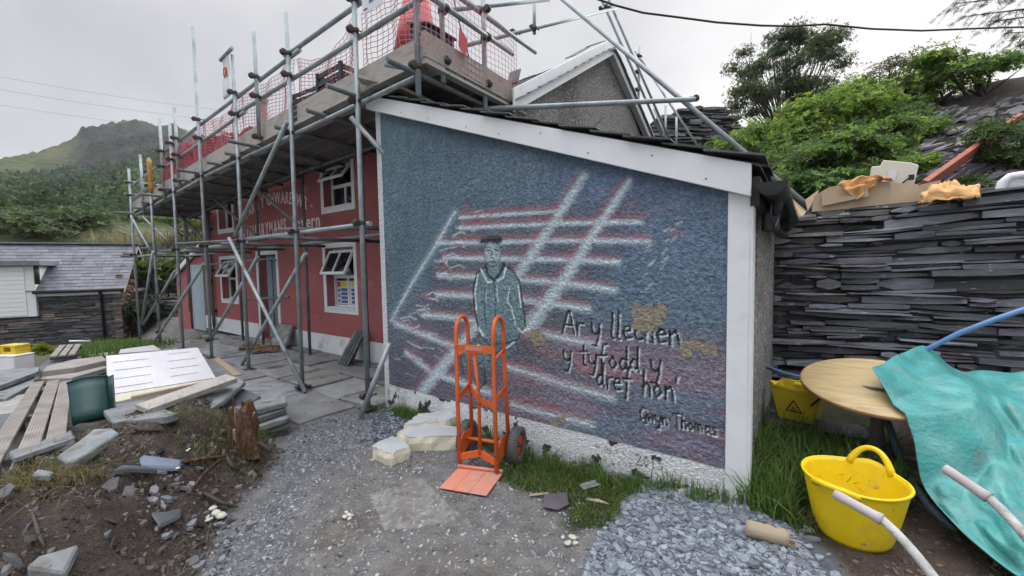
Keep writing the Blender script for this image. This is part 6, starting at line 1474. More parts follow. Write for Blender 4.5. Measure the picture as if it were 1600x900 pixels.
# things in front of the shed
c0 = atZ(27, 578, .25); t = thing('plastic_crate', 'yellow plastic carry crate standing on the white box', 'crate', tuple(at(24, 553, 6.6)), .5)
m = MB(); w_, hh = .16, .125
m.bb((-w_, -.1, 0), (w_, .1, .05)); m.bb((-w_, -.1, .05), (-w_+.09, .1, hh)); m.bb((w_-.09, -.1, .05), (w_, .1, hh)); m.bb((-w_, -.1, hh), (w_, .1, hh+.035)); m.build('body', M['yellow_dull'], t, world=False, bevel=.006)
t = thing('white_box', 'white foam box standing on the kerb slab below the yellow crate', 'box', tuple(at(26, 581, 6.55)), .5); m = MB(); m.bb((-.19, -.13, 0), (.17, .13, .27)); m.build('body', M['plastic_white'], t, world=False, bevel=.012); m = MB(); m.bb((-.195, -.135, .272), (.175, .135, .295)); m.build('lid', M['plastic_white'], t, world=False, bevel=.006)
pt = thing('pallet', 'small grey slatted pallet with gaps lying beyond the step slabs', 'pallet', tuple(at(100, 550, 6.9)))
A4 = [at(76, 557, 6.7), at(119, 553, 6.9), at(129, 537, 7.8), at(92, 539, 7.6)]
for k in range(3):
    s0, s1 = k/3+.03, (k+1)/3-.05; m = MB(); m.prism([A4[0].lerp(A4[1], s0), A4[0].lerp(A4[1], s1), A4[3].lerp(A4[2], s1), A4[3].lerp(A4[2], s0)], (0, 0, -.025)); m.build('slat', M['decking'], pt)
m = MB()
for q in (.1, .9): m.beam(A4[0].lerp(A4[3], q)-Vector((0, 0, .055)), A4[1].lerp(A4[2], q)-Vector((0, 0, .055)), .07, .06)
m.build('bearer', M['board_dark'], pt)
pipe('white_pipe', 'short white pipe lying in the grass in front of the shed', 'pipe', [at(108, 533, 8.4), at(142, 533, 8.6)], .02, M['plastic_white'])

# ---------------------------------------------------------------- stone terraces beyond the scaffold
def far_wall(label, pa, da, pb, db, zb, h, seed):
    a, b = at(*pa, da), at(*pb, db); Ln = (b-a).length
    q = slate_mesh('slate_wall', [slate_courses((a.x, a.y), (b.x, b.y), zb, lambda s: h+.12*math.sin(s*2.3)+.08*math.sin(s*6), .6, seed=seed, ch=(.06, .13), ln=(.2, .7), proud=.06), core_box((a.x, a.y), (b.x, b.y), zb-.3, h-.2, h-.2, .8, .08, (.03, .03, .03))], M['slate']); tagp(q, label, 'wall'); return q
far_wall('low dry slate wall behind the far scaffold legs under the green bank', (205, 470), 14.6, (345, 470), 14.4, -.9, .62, 41)
far_wall('upper slate waste wall above the green bank beyond the scaffold', (205, 400), 17.2, (345, 400), 16.8, 1.0, 2.72, 42)
# ---------------------------------------------------------------- heap of waste slate behind the gable
hp0, hp1 = at(985, 200, 12.4), at(1195, 200, 12.6)
Lh = (hp1-hp0).length
tq = [(985, 205), (1020, 186), (1060, 172), (1110, 160), (1150, 172), (1195, 230)]
tip_top = lambda s: float(np.interp(985+(1195-985)*s/Lh, [q[0] for q in tq], [at(q[0], q[1], 12.5).z for q in tq]))+.06*math.sin(s*9)
q = slate_mesh('slate_tip', [slate_courses((hp0.x, hp0.y), (hp1.x, hp1.y), 2.6, tip_top, .9, seed=51, ch=(.06, .13), ln=(.25, .8), proud=.10, tilt=-.02, tone=(.085, .09, .10)), core_box((hp0.x, hp0.y), (hp1.x, hp1.y), 1.5, 3.6, 4.4, 2.0, .12, (.04, .04, .045))], M['slate'])
tagp(q, 'high tip of waste slate behind the pebbledash gable', 'slate tip')
# ---------------------------------------------------------------- things on top of the slate wall
def wt(x): return Vector((x, float(wall_y(x))+.12, 2.03))
t = thing('cardboard_box', 'large torn flattened cardboard box on top of the slate wall', 'box', tuple(atY(1330, 322, 5.4)))
K = lambda x, y, d=6.3: atY(x, y, 5.40+(d-6.3)*.55)
m = MB()
m.prism([K(1268, 331), K(1392, 320), K(1392, 285), K(1362, 282), K(1296, 292), K(1272, 306)], (0, .012, 0)); m.prism([K(1392, 320), K(1436, 314, 6.6), K(1434, 288, 6.6), K(1392, 285)], (0.004, .012, 0)); m.prism([K(1436, 316, 6.7), K(1470, 312, 6.9), K(1470, 281, 6.9), K(1432, 290, 6.7)], (0, .012, 0)); m.build('panel', M['card'], t)
m = MB(); m.prism([K(1284, 322, 6.26), K(1357, 307, 6.24), K(1356, 292, 6.26), K(1284, 300, 6.28)], (0, -.01, 0)); m.build('flap', M['card'], t)
t = thing('cardboard_box', 'torn cardboard flaps beside the raker foot at the left end of the wall top', 'box', tuple(atY(1255, 335, 5.4)))
m = MB(); m.prism([K(1238, 310, 6.4), K(1260, 330, 6.2), K(1252, 341, 6.1), K(1236, 338, 6.3)], (0, .012, 0)); m.prism([K(1258, 312, 6.5), K(1280, 296, 6.5), K(1276, 312, 6.5), K(1262, 330, 6.4)], (0, .012, 0)); m.build('flap', M['card'], t)
t = thing('plastic_panel', 'cream plastic panel with grey label standing in the cardboard', 'plastic panel', tuple(atY(1395, 285, 5.4)))  # plain cream plastic panel
K7 = lambda x, y, d=6.7: atY(x, y, 5.58+(d-6.7))
m = MB(); m.prism([K7(1358, 290), K7(1428, 290), K7(1436, 258), K7(1424, 254), K7(1380, 250), K7(1376, 259), K7(1362, 260)], (0, .05, 0)); m.build('body', M['cream'], t, bevel=.006)
m = MB(); m.prism([K7(1384, 282, 6.69), K7(1398, 282, 6.69), K7(1403, 266, 6.69), K7(1389, 264, 6.69)], (0, -.004, 0)); m.build('label', M['sign_white'], t)
m = MB(); m.tube([K7(1410, 286, 6.66), K7(1418, 280, 6.66), K7(1425, 276, 6.66)], .008, 6); m.box(K7(1424, 277, 6.66), (.04, .02, .05)); m.build('latch', M['ink'], t)
def cloth(name, label, f, mat, n1=40, n2=24):
    m = MB(); m.grid(f, n1, n2); o = m.build(name, mat, None, solid=.006); tagp(o, label, 'cloth', 'orange cloths on the slate wall')
def c1(s, q):
    a = K(1308, 290, 6.22).lerp(K(1394, 282, 6.22), s); b = K(1340, 312, 6.18).lerp(K(1392, 279, 6.3), s); p = a.lerp(b, q); n_ = mnoise.noise(Vector((s*5, q*4, 3)))
    return p+Vector((0, -.05*n_-.03*math.sin(s*18+q*6), .07*math.sin(PI*min(1, s))**.8*(1-q*.5)+.03*n_))
cloth('orange_cloth', 'orange cloth draped over the edge of the torn cardboard box', c1, M['cloth'])
def c2(s, q):
    a = 2*PI*s; rr_ = math.sin(PI*.5*q); c_ = K(1482, 314, 6.1); n_ = mnoise.noise(Vector((math.cos(a)*2, math.sin(a)*2, q*4)))
    return c_+Vector((.19*rr_*math.cos(a)*(1+.25*n_), .12*rr_*math.sin(a)*(1+.2*n_), .13*math.cos(PI*.5*q)*(1+.6*n_)+.03*mnoise.noise(Vector((math.cos(a)*5, math.sin(a)*5, q*7)))+.02*mnoise.noise(Vector((math.cos(a)*11, math.sin(a)*11, q*15)))))
cloth('orange_cloth', 'crumpled orange cloth heap on the wall top left of the white chair', c2, M['cloth'], 48, 20)
m = MB(); a, b = atY(1440, 294, 5.75), onbank(1590, 186, .12); m.beam(a, b, .05, .16, (.3, -.6, 1)); o = m.build('steel_beam', M['rust'], None, bevel=.004); tagp(o, 'long red oxide board sloping up the bank behind the cardboard', 'beam')
t = thing('plastic_chair', 'white plastic chair back standing behind the wall top at the right edge', 'chair', tuple(atY(1590, 310, 5.4)))
K8 = lambda x, y: atY(x, y, 5.62)
m = MB(); m.tube([K8(1562, 320), K8(1562, 300), K8(1567, 285), K8(1578, 276), K8(1600, 273), K8(1640, 274), K8(1655, 290), K8(1656, 320)], .035, 10); m.build('back_frame', M['plastic_white'], t)
m = MB()
for k in range(4): m.beam(K8(1575, 284+9*k), K8(1650, 284+9*k), .012, .05, (0, -.3, 1))
m.build('back_slat', M['plastic_white'], t)
m = MB(); p = K8(1608, 322); m.box(p+Vector((.05, .25, -.12)), (.5, .5, .03)); m.build('seat', M['plastic_white'], t)
for sx in (-.2, .28):
    for sy in (.05, .45): m = MB(); m.tube([p+Vector((sx, sy, -.13)), p+Vector((sx, sy, -.5))], .02, 8); m.build('leg', M['plastic_white'], t)
# ---------------------------------------------------------------- overhead cables
def wire(label, pts, r, mat='cable', name='cable'): 
    o = tubes(name, [pts], r, M[mat], None, 6); tagp(o, label, 'cable'); return o
wire('black cable sagging across the sky above the right bank', [at(915, -8, 8.0), at(960, 8, 8.1), at(1005, 20, 8.2), at(1060, 27, 8.3), at(1120, 35, 8.4), at(1190, 40, 8.6), at(1240, 41, 8.7), at(1290, 38, 8.8), at(1360, 45, 9), at(1440, 48, 9.4), at(1540, 44, 9.8), at(1640, 41, 10.2)], .020)
for k, (ya, yb, lb) in enumerate(((115, 166, 'upper thin power line at the upper left'), (134, 182, 'middle thin power line at the upper left'), (158, 200, 'lower thin power line at the upper left'))):
    a, b = at(-120, ya-18+k*2, 70), at(420, yb+14, 95); wire(lb, [a.lerp(b, q/10)-Vector((0, 0, 1.5*4*(q/10)*(1-q/10)*.6)) for q in range(11)], .022, 'galv_dark').__setitem__('group', 'power lines in the left sky')
wire('thin black cable hanging from the scaffold end to the outbuilding roof', [at(708, -5, 4.6), at(720, 45, 4.6), at(736, 100, 4.6), at(752, 138, 4.6), at(772, 160, 4.7), at(792, 178, 4.7)], .008)
wire('thin dark cable strung from the tie tube to the outbuilding roof', [at(963, 163, 6.4), at(940, 186, 6.1), at(918, 206, 5.5)], .006)
# ---------------------------------------------------------------- chippings, rubble, plants
def chips(name, n, poly, size, hgt, tone, seed, label=None, lift=.0, zfun=gh, spread=.35, flat=.35, mat=None, keep=None, blue=(.95, 1.0, 1.06)):
    """n loose slate fragments scattered over a patch of ground, as one mesh"""
    r = np.random.default_rng(seed); P = np.array(poly); lo, hi = P.min(0), P.max(0)
    x = r.uniform(lo[0], hi[0], n*4); y = r.uniform(lo[1], hi[1], n*4)
    sd = poly_sd(x, y, poly)+(fbm(x, y, 3, seed)-.5)*.25
    ok = sd > 0
    if keep is not None: ok &= keep(x, y)
    x, y = x[ok][:n], y[ok][:n]; k = len(x)
    s = size[0]+(size[1]-size[0])*r.random(k)**2.6
    z = zfun(x, y)+lift+s*flat*.15
    a = r.uniform(0, 2*PI, k); asp = r.uniform(.4, .9, k); N = 6
    ang = np.linspace(0, 2*PI, N, endpoint=False)[None]+r.uniform(-.3, .3, (k, N)); rad = r.uniform(.6, 1.1, (k, N))
    lx = np.cos(ang)*rad*s[:, None]; ly = np.sin(ang)*rad*s[:, None]*asp[:, None]
    tx, ty = r.normal(0, spread, k), r.normal(0, spread, k); hz = (hgt[0]+(hgt[1]-hgt[0])*r.random(k))*(.4+s/size[1])
    ca, sa = np.cos(a)[:, None], np.sin(a)[:, None]
    wx, wy = lx*ca-ly*sa, lx*sa+ly*ca; wz = wx*tx[:, None]+wy*ty[:, None]
    top = np.stack([x[:, None]+wx*.94, y[:, None]+wy*.94, z[:, None]+wz+hz[:, None]*.5], -1); bot = np.stack([x[:, None]+wx, y[:, None]+wy, z[:, None]+wz-hz[:, None]*.5], -1)
    V = np.concatenate([top, bot], 1).reshape(-1, 3); b = (np.arange(k)*2*N)[:, None]
    T = b+np.arange(N)[None]; SQ = np.concatenate([np.stack([b[:, 0]+i, b[:, 0]+(i+1) % N, b[:, 0]+N+(i+1) % N, b[:, 0]+N+i][::-1], -1) for i in range(N)])
    cl = np.array(tone)[None]*r.uniform(.6, 1.5, (k, 1))*(1+(np.array(blue)-1)[None]*r.random((k, 1))); cl = np.repeat(cl, 2*N, 0)
    o = mesh_np(name, V, [T, SQ], mat or M['chip'], col=cl); o['kind'] = 'stuff'
    if label: o['label'] = label; o['category'] = 'gravel'
    return o
chips('slate_chippings', 7500, GRAVEL, (.006, .030), (.004, .010), (.185, .20, .225), 101, 'grey blue slate chippings at the bottom right of the mural wall', spread=.17)
chips('large_chippings', 300, GRAVEL, (.02, .052), (.006, .014), (.21, .23, .255), 102, 'larger flat slate pieces among the chippings', lift=.006, spread=.12)
chips('slate_chippings', 1800, STRIP, (.006, .022), (.004, .008), (.16, .175, .20), 103, 'narrow strip of slate chippings along the foot of the mural wall')
chips('slate_chippings', 6500, CHIPS, (.003, .020), (.003, .007), (.165, .17, .18), 104, 'slate chippings between the dirt heap and the path', keep=lambda x, y: fbm(x, y, 2.2, 9) > .40)
PATHP = gpoly([(300, 1000), (455, 690), (560, 655), (780, 705), (870, 765), (1000, 800), (900, 1000)])
chips('path_grit', 6500, PATHP, (.003, .018), (.003, .008), (.235, .235, .24), 105, 'loose grit strewn over the path')
PILE = gpoly([(560, 690), (600, 640), (650, 655), (640, 690)])
chips('slate_chippings', 900, PILE, (.008, .028), (.004, .009), (.17, .19, .22), 106, 'small pile of slate chippings at the left foot of the mural wall', lift=.012)
chips('heap_rubble', 6500, MOUND, (.004, .024), (.008, .018), (.085, .070, .062), 107, 'stones and clods in the dirt heap', spread=.5, blue=(1.1, 1, .95))
EDGE = gpoly([(215, 905), (250, 800), (330, 790), (390, 760), (380, 830), (320, 905)])
chips('heap_rubble', 130, EDGE, (.010, .045), (.010, .02), (.15, .15, .155), 108, 'grey slate rubble at the foot of the dirt heap', lift=.01, spread=.35)
chips('heap_rubble', 70, MOUND, (.03, .08), (.012, .03), (.10, .095, .095), 109, 'larger slates sticking out of the dirt heap', spread=.55)
BANKP = [(1.2, 6.3), (6.5, 7.2), (7.5, 12), (4.2, 12.5), (2.2, 8.6)]
chips('bank_slate', 2200, BANKP, (.02, .14), (.015, .05), (.10, .092, .098), 110, 'slate scree on the bank at the upper right', zfun=he, spread=.42, lift=.02)
chips('soil_clods', 2200, [(.02, 2.5), (.3, 2.3), (.3, 1.5), (1.6, 1.5), (1.6, 3.6), (.5, 3.6), (.35, 3.0)], (.004, .024), (.006, .016), (.105, .08, .068), 113, 'clods and small stones on the bare soil around the yellow tub', spread=.4, blue=(1.08, 1, .95), keep=lambda x, y: np.hypot(x-.225, y-2.79) > .2)
chips('flag_grit', 900, FLAGS, (.004, .016), (.003, .007), (.17, .165, .155), 112, 'grit on the flagstones', lift=.035)

def blades(name, n, poly, hgt, wid, cols, seed, zfun=gh, lean=.5, label=None, keep=None, clump=0.0, tips=None):
    r = np.random.default_rng(seed); P = np.array(poly); lo, hi = P.min(0), P.max(0)
    x = r.uniform(lo[0], hi[0], n*5); y = r.uniform(lo[1], hi[1], n*5)
    ok = poly_sd(x, y, poly)+(fbm(x, y, 5, seed)-.5)*.16 > 0
    if clump: ok &= fbm(x, y, 4.5, seed+3) > clump
    if keep is not None: ok &= keep(x, y)
    x, y = x[ok][:n], y[ok][:n]; k = len(x); z = zfun(x, y)-.004
    h = (hgt[0]+(hgt[1]-hgt[0])*r.random(k)**1.6)*(.55+.9*fbm(x, y, 3, seed+9)); w = r.uniform(*wid, k); a = r.uniform(0, 2*PI, k); b = r.uniform(0, 2*PI, k)
    ln = np.abs(r.normal(0, lean, k))*h
    dx, dy = np.cos(a), np.sin(a); sx, sy = -np.sin(b)*w, np.cos(b)*w
    rows = []
    for (t, ww) in ((0, 1), (.4, .85), (.75, .55)):
        cx, cy, cz = x+dx*ln*t**2, y+dy*ln*t**2, z+h*t*(1-.18*t*np.minimum(ln/h, 1.6))
        rows += [np.stack([cx-sx*ww, cy-sy*ww, cz], -1), np.stack([cx+sx*ww, cy+sy*ww, cz], -1)]
    rows.append(np.stack([x+dx*ln, y+dy*ln, z+h*np.maximum(1-.35*np.minimum(ln/h, 1.8), .15)], -1))
    V = np.stack(rows, 1).reshape(-1, 3); i = np.arange(k)*7
    Q = np.concatenate([np.stack([i, i+1, i+3, i+2], -1), np.stack([i+2, i+3, i+5, i+4], -1)]); Tt = np.stack([i+4, i+5, i+6], -1)
    cs = np.array(cols); cl = cs[r.integers(0, len(cs), k)]*r.uniform(.6, 1.35, (k, 1)); cl = np.repeat(cl[:, None], 7, 1).reshape(-1, 3)
    o = mesh_np(name, V, [Q, Tt], M['grass'], col=cl); o['kind'] = 'stuff'
    if label: o['label'] = label; o['category'] = 'grass'
    return o
GR = [(.10, .20, .035), (.13, .24, .055), (.07, .145, .03), (.19, .23, .075)]
DRY = [(.20, .17, .07), (.14, .15, .05), (.10, .12, .04), (.25, .21, .11)]
WALLG = [(-3.85, 2.66), (-.3, 2.55), (-.3, 2.80), (-3.88, 2.80)]
blades('grass', 7000, LAWN, (.02, .075), (.0018, .004), GR+DRY[1:3], 201, label='short scrubby grass patch between the wall and the path', lean=.9)
blades('grass', 2600, WALLG, (.04, .17), (.002, .004), GR, 202, label='grass tufts along the foot of the mural wall', clump=.5)
blades('grass', 1500, gpoly([(608, 640), (700, 655), (720, 690), (690, 672), (612, 652)]), (.05, .16), (.002, .004), GR, 203, label='grass at the left foot of the mural wall behind the foam blocks')
blades('grass', 5200, CORNER_GRASS, (.10, .36), (.0025, .006), GR, 204, label='tall lush grass beside the right corner of the mural wall', lean=.55, keep=lambda x, y: (x > -.34) & ~((x > -.28) & (x < -.27)) & (y < 3.75) & (np.hypot(x-.225, y-2.79) > .26))
blades('grass', 900, gpoly([(1125, 745), (1180, 735), (1205, 790), (1140, 790)]), (.10, .30), (.0025, .005), GR+[(.16, .2, .06)], 205, label='tall grass blades in front of the white corner post')
blades('grass', 1500, gpoly([(1180, 740), (1300, 760), (1300, 850), (1260, 870), (1190, 800)]), (.04, .16), (.002, .005), GR+DRY, 206, label='grass between the chippings and the yellow tub')
TUFT = gpoly([(-30, 800), (70, 770), (170, 775), (185, 795), (120, 812), (30, 815)], .3)
blades('grass', 620, TUFT, (.05, .14), (.0015, .003), DRY+[(.22, .18, .08), (.16, .12, .06)], 207, label='yellowing uprooted grass on the dirt heap at lower left', lean=2.2)
blades('grass', 520, gpoly([(240, 690), (365, 650), (375, 690), (330, 705), (260, 712)], .35), (.03, .10), (.0015, .003), GR+DRY[1:], 208, label='weeds on the dirt heap beside the stump', lean=1.0)
blades('grass', 420, gpoly([(372, 640), (415, 640), (420, 665), (385, 670)], .3), (.05, .16), (.0015, .003), DRY+GR, 209, label='roots and grass hanging from the slate stack', lean=1.4)
blades('grass', 500, gpoly([(105, 665), (150, 660), (150, 690), (120, 700)], .2), (.04, .12), (.0015, .003), GR+DRY, 210, label='grass under the dark green planter')
blades('grass', 1500, MOUND, (.03, .11), (.0012, .0025), DRY+[(.16, .12, .07), (.10, .07, .05)], 211, label='dead stalks scattered through the dirt heap', lean=2.4)
blades('grass', 5200, SHED_GRASS, (.06, .32), (.004, .010), GR+[(.10, .16, .05)], 212, label='rough grass in front of the slate shed', clump=.42)
blades('grass', 2600, FLAGS, (.01, .05), (.002, .004), [(.07, .09, .03), (.10, .11, .04)], 213, label='moss and grass in the flagstone joints', clump=.58, keep=lambda x, y: ((x*1.31) % .9 < .12) | ((y*1.9) % .62 < .10))
blades('grass', 700, gpoly([(830, 700), (1120, 762), (1130, 778), (860, 715)]), (.04, .15), (.0018, .004), GR, 214, label='sparse weeds in the chipping strip', clump=.52)
# reeds and pale grass above the far walls
RA, RB = at(120, 378, 19), at(345, 385, 17.8)
REED = [(RA.x, RA.y), (RB.x, RB.y), (RB.x-1.4, RB.y+3), (RA.x-2.5, RA.y+3)]
blades('reeds', 5000, REED, (.5, 1.3), (.012, .028), [(.30, .26, .15), (.24, .22, .12), (.17, .19, .08)], 215, zfun=lambda x, y: np.full(np.shape(x), 2.45), lean=.35, label='pale dry reeds on the bank above the upper slate wall')

def foliage(name, C, Rr, n, leaf, cols, mat=None, parent=None, seed=0, shell=.45, droop=.1, per=7, wr=.34, upb=.5):
    """rosettes of leaves through an uneven volume made of several lobes (centre, radii)"""
    r = np.random.default_rng(seed); C = np.array(C); Rr = np.array(Rr); vol = Rr.prod(1)**(2/3); li = r.choice(len(C), n, p=vol/vol.sum())
    d = r.normal(size=(n, 3)); d /= np.linalg.norm(d, axis=1)[:, None]; d[:, 2] = np.where(d[:, 2] < -.25, -d[:, 2]*.6, d[:, 2]); q = r.random(n)**shell
    P = C[li]+d*Rr[li]*(q*(1+.16*r.normal(size=n)))[:, None]
    up = d*.8+np.array([0, 0, upb])+r.normal(0, .35, (n, 3)); up /= np.linalg.norm(up, axis=1)[:, None]
    t1 = np.cross(up, r.normal(size=(n, 3))); t1 /= np.linalg.norm(t1, axis=1)[:, None]; t2 = np.cross(up, t1)
    k = n*per; a = (np.arange(per)[None]/per*2*PI+r.uniform(0, 6, (n, 1))+r.normal(0, .25, (n, per))).reshape(-1)
    U = np.repeat(up, per, 0); T1 = np.repeat(t1, per, 0); T2 = np.repeat(t2, per, 0); B = np.repeat(P, per, 0)
    dr = T1*np.cos(a)[:, None]+T2*np.sin(a)[:, None]; sd = np.cross(U, dr); L = leaf*r.uniform(.6, 1.25, k)[:, None]
    el = r.uniform(.05, .75, k)[:, None]; ax = dr+U*el; ax /= np.linalg.norm(ax, axis=1)[:, None]
    w = L*wr; base = B+ax*L*.08; mid = B+ax*L*.55-np.array([0, 0, 1])*L*droop*.3; tip = B+ax*L-np.array([0, 0, 1])*L*droop
    V = np.stack([base, mid+sd*w*.5+U*w*.12, tip, mid-sd*w*.5+U*w*.12], 1).reshape(-1, 3)
    i = np.arange(k)*4; F = np.concatenate([np.stack([i, i+1, i+2], -1), np.stack([i, i+2, i+3], -1)])
    cs = np.array(cols); ci = r.integers(0, len(cs), n); cl = np.repeat(cs[ci]*r.uniform(.7, 1.3, (n, 1)), per, 0)*r.uniform(.75, 1.25, (k, 1)); cl = np.repeat(cl[:, None], 4, 1).reshape(-1, 3)
    return mesh_np(name, V, [F], mat or M['leaf'], parent, col=cl)
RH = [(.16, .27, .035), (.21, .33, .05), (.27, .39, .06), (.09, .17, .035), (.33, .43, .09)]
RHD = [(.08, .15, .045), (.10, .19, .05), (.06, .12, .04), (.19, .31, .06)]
def bush(name, label, cat, px, d, rx, rz, n, leaf, cols, seed, group, per=8, lobes=5, stems=True, wr=.34, sh=.42, zoff=0):
    r = random.Random(seed); bank = d < 0
    if bank: c = onbank(px[0], px[1], rz*.0+.5*rz*5.5/629); k_ = (c-CAM_P).dot(CAM_W)/629; rx, rz = rx*k_, rz*k_; gz = hep(c.x, c.y)
    else: c = at(*px, d); gz = c.z-rz
    base = Vector((c.x, c.y, min(gz, c.z-rz*.4)))
    t = thing(name, label, cat, tuple(base), 0, group)
    Cs, Rs = [], []
    for k in range(lobes):
        f = r.uniform(.35, .62); Cs.append((c.x+r.uniform(-.6, .6)*rx, c.y+r.uniform(-.5, .5)*rx, c.z+r.uniform(-.55, .5)*rz)); Rs.append((rx*f, rx*f, rz*f*1.05))
    foliage('leaves', Cs, Rs, n, leaf, cols, parent=t, seed=seed, per=per, wr=wr, shell=sh)
    if stems:
        m = MB()
        for k in range(9):
            q = Vector(Cs[k % lobes])+Vector((r.uniform(-.3, .3)*rx, r.uniform(-.3, .3)*rx, r.uniform(-.2, .4)*rz)); b = base+Vector((r.uniform(-.2, .2)*rx, r.uniform(-.2, .2)*rx, -.1)); m.tube([b, b.lerp(q, .5)+Vector((r.uniform(-.1, .1), r.uniform(-.1, .1), 0)), q], [.03, .018, .006], 6)
        m.build('stems', M['bark'], t)
    return t
BG = 'rhododendron bushes on the bank'
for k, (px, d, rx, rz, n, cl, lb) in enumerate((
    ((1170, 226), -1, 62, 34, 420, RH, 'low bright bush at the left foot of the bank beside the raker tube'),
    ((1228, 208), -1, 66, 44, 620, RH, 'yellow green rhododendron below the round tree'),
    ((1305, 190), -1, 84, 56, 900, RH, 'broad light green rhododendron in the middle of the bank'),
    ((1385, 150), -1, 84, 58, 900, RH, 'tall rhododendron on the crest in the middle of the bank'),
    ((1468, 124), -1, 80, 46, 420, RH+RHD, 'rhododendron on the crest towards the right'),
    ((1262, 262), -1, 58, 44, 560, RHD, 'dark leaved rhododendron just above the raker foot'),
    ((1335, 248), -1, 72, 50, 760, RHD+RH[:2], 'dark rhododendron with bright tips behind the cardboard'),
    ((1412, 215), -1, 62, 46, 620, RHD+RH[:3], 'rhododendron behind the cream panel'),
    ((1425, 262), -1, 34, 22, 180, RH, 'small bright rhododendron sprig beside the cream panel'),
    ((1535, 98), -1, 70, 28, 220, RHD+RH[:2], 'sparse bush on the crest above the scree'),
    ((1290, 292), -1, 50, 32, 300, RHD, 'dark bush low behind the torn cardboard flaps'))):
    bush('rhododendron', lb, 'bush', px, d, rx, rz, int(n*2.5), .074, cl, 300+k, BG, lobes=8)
# undergrowth between the bushes
ug = []; r = np.random.default_rng(61)
while len(ug) < 150:
    px_, py_ = r.uniform(1120, 1470), r.uniform(140, 310)
    if px_ > 1380+ (310-py_)*.35: continue
    p = onbank(px_, py_, .05)
    if p.y < 10.4: ug.append(tuple(p+Vector((0, 0, .05))))
o = foliage('undergrowth', ug, [(.34, .34, .22)]*len(ug), 5200, .075, RHD+RH[:2]+[(.10, .10, .05)], seed=62, per=7); o['kind'] = 'stuff'; o['label'] = 'mixed undergrowth between the rhododendrons on the bank'; o['category'] = 'undergrowth'
# broken rock and scree laid along the slope at the right of the bank
r = np.random.default_rng(63); V = []; Fq = []; Cc = []; n_ = 0
while n_ < 620:
    px_, py_ = r.uniform(1400, 1640), r.uniform(88, 312)
    if px_ < 1380+(310-py_)*.45: continue
    p = onbank(px_, py_, .0)
    if p.y > 10.3: continue
    n_ += 1; s_ = .05+.22*r.random()**2.2; L, D, H = s_*r.uniform(1.0, 2.2), s_*r.uniform(.5, 1.0), s_*r.uniform(.12, .4)
    R = Matrix.Rotation(r.normal(.5, .35), 3, 'Z') @ Matrix.Rotation(r.normal(-.45, .2), 3, 'Y') @ Matrix.Rotation(r.normal(.25, .2), 3, 'X')
    b = len(V)
    for (x, y, z) in ((-1, -1, -1), (1, -1, -1), (1, 1, -1), (-1, 1, -1), (-1, -1, 1), (1, -1, 1), (1, 1, 1), (-1, 1, 1)):
        q = p+R @ Vector((x*L*r.uniform(.35, .55), y*D*r.uniform(.35, .55), z*H*r.uniform(.4, .6))); V.append(tuple(q)); 
    cl = np.array((.105, .10, .11))*r.uniform(.5, 1.5)*np.array([r.uniform(1, 1.12), 1, r.uniform(.95, 1.08)]); Cc += [tuple(cl)]*8
    Fq += [tuple(b+i for i in f) for f in ((3, 2, 1, 0), (4, 5, 6, 7), (0, 1, 5, 4), (1, 2, 6, 5), (2, 3, 7, 6), (3, 0, 4, 7))]
o = mesh_np('bank_rock', np.array(V), [np.array(Fq)], M['slate'], col=np.array(Cc)); o['kind'] = 'stuff'; o['label'] = 'broken slate rock along the slope at the upper right'; o['category'] = 'rock'
FG2 = 'mossy green growth at the right edge of the bank'
bush('broom_bush', 'feathery green bush at the right edge above the white chair', 'bush', (1590, 235), -1, 50, 55, 900, .07, [(.07, .13, .025), (.10, .17, .035), (.05, .09, .02)], 321, FG2, per=6, wr=.25)
bush('broom_bush', 'low mossy bush at the right edge below the crest', 'bush', (1500, 290), -1, 34, 14, 240, .06, [(.07, .13, .025), (.10, .15, .035)], 322, FG2, per=6, wr=.25)
bush('heather', 'brownish heather on the crest against the sky', 'bush', (1380, 108), -1, 70, 22, 240, .08, [(.09, .07, .04), (.10, .12, .04)], 323, None, per=5, wr=.25)
# the round tree against the sky
tc_ = at(1222, 124, 20.0); tb = Vector((tc_.x+.2, tc_.y, tc_.z-4.2)); tree = thing('broadleaf_tree', 'round open crowned tree against the sky behind the bank', 'tree', tuple(tb))
r = random.Random(77); Cs = []; Rs = []; m = MB()
for k in range(64):
    a = r.uniform(0, 2*PI); q = r.random()**.4; zz = r.uniform(-1.7, 1.35); w = math.sqrt(max(.05, 1-((zz+.2)/1.95)**2))*2.75
    Cs.append((tc_.x+w*q*math.cos(a), tc_.y+w*q*math.sin(a), tc_.z+zz)); Rs.append((r.uniform(.4, .8),)*3)
    c = Vector(Cs[-1]); b = tb+Vector((r.uniform(-.25, .25), r.uniform(-.2, .2), 0)); mid = b.lerp(c, .5)+Vector((0, 0, .5)); m.tube([b, b.lerp(mid, .6)+Vector((0, 0, .2)), mid, c], [.11, .075, .04, .012], 6)
    for _ in range(3): e = c+Vector((r.uniform(-.7, .7), r.uniform(-.7, .7), r.uniform(-.2, .8))); m.tube([c.lerp(mid, .3), e], [.015, .005], 4)
m.build('trunk', M['bark'], tree)
foliage('crown', Cs, Rs, 12500, .09, [(.085, .125, .05), (.11, .15, .055), (.065, .10, .04)], parent=tree, seed=78, per=6, wr=.5, shell=.5, upb=.2)
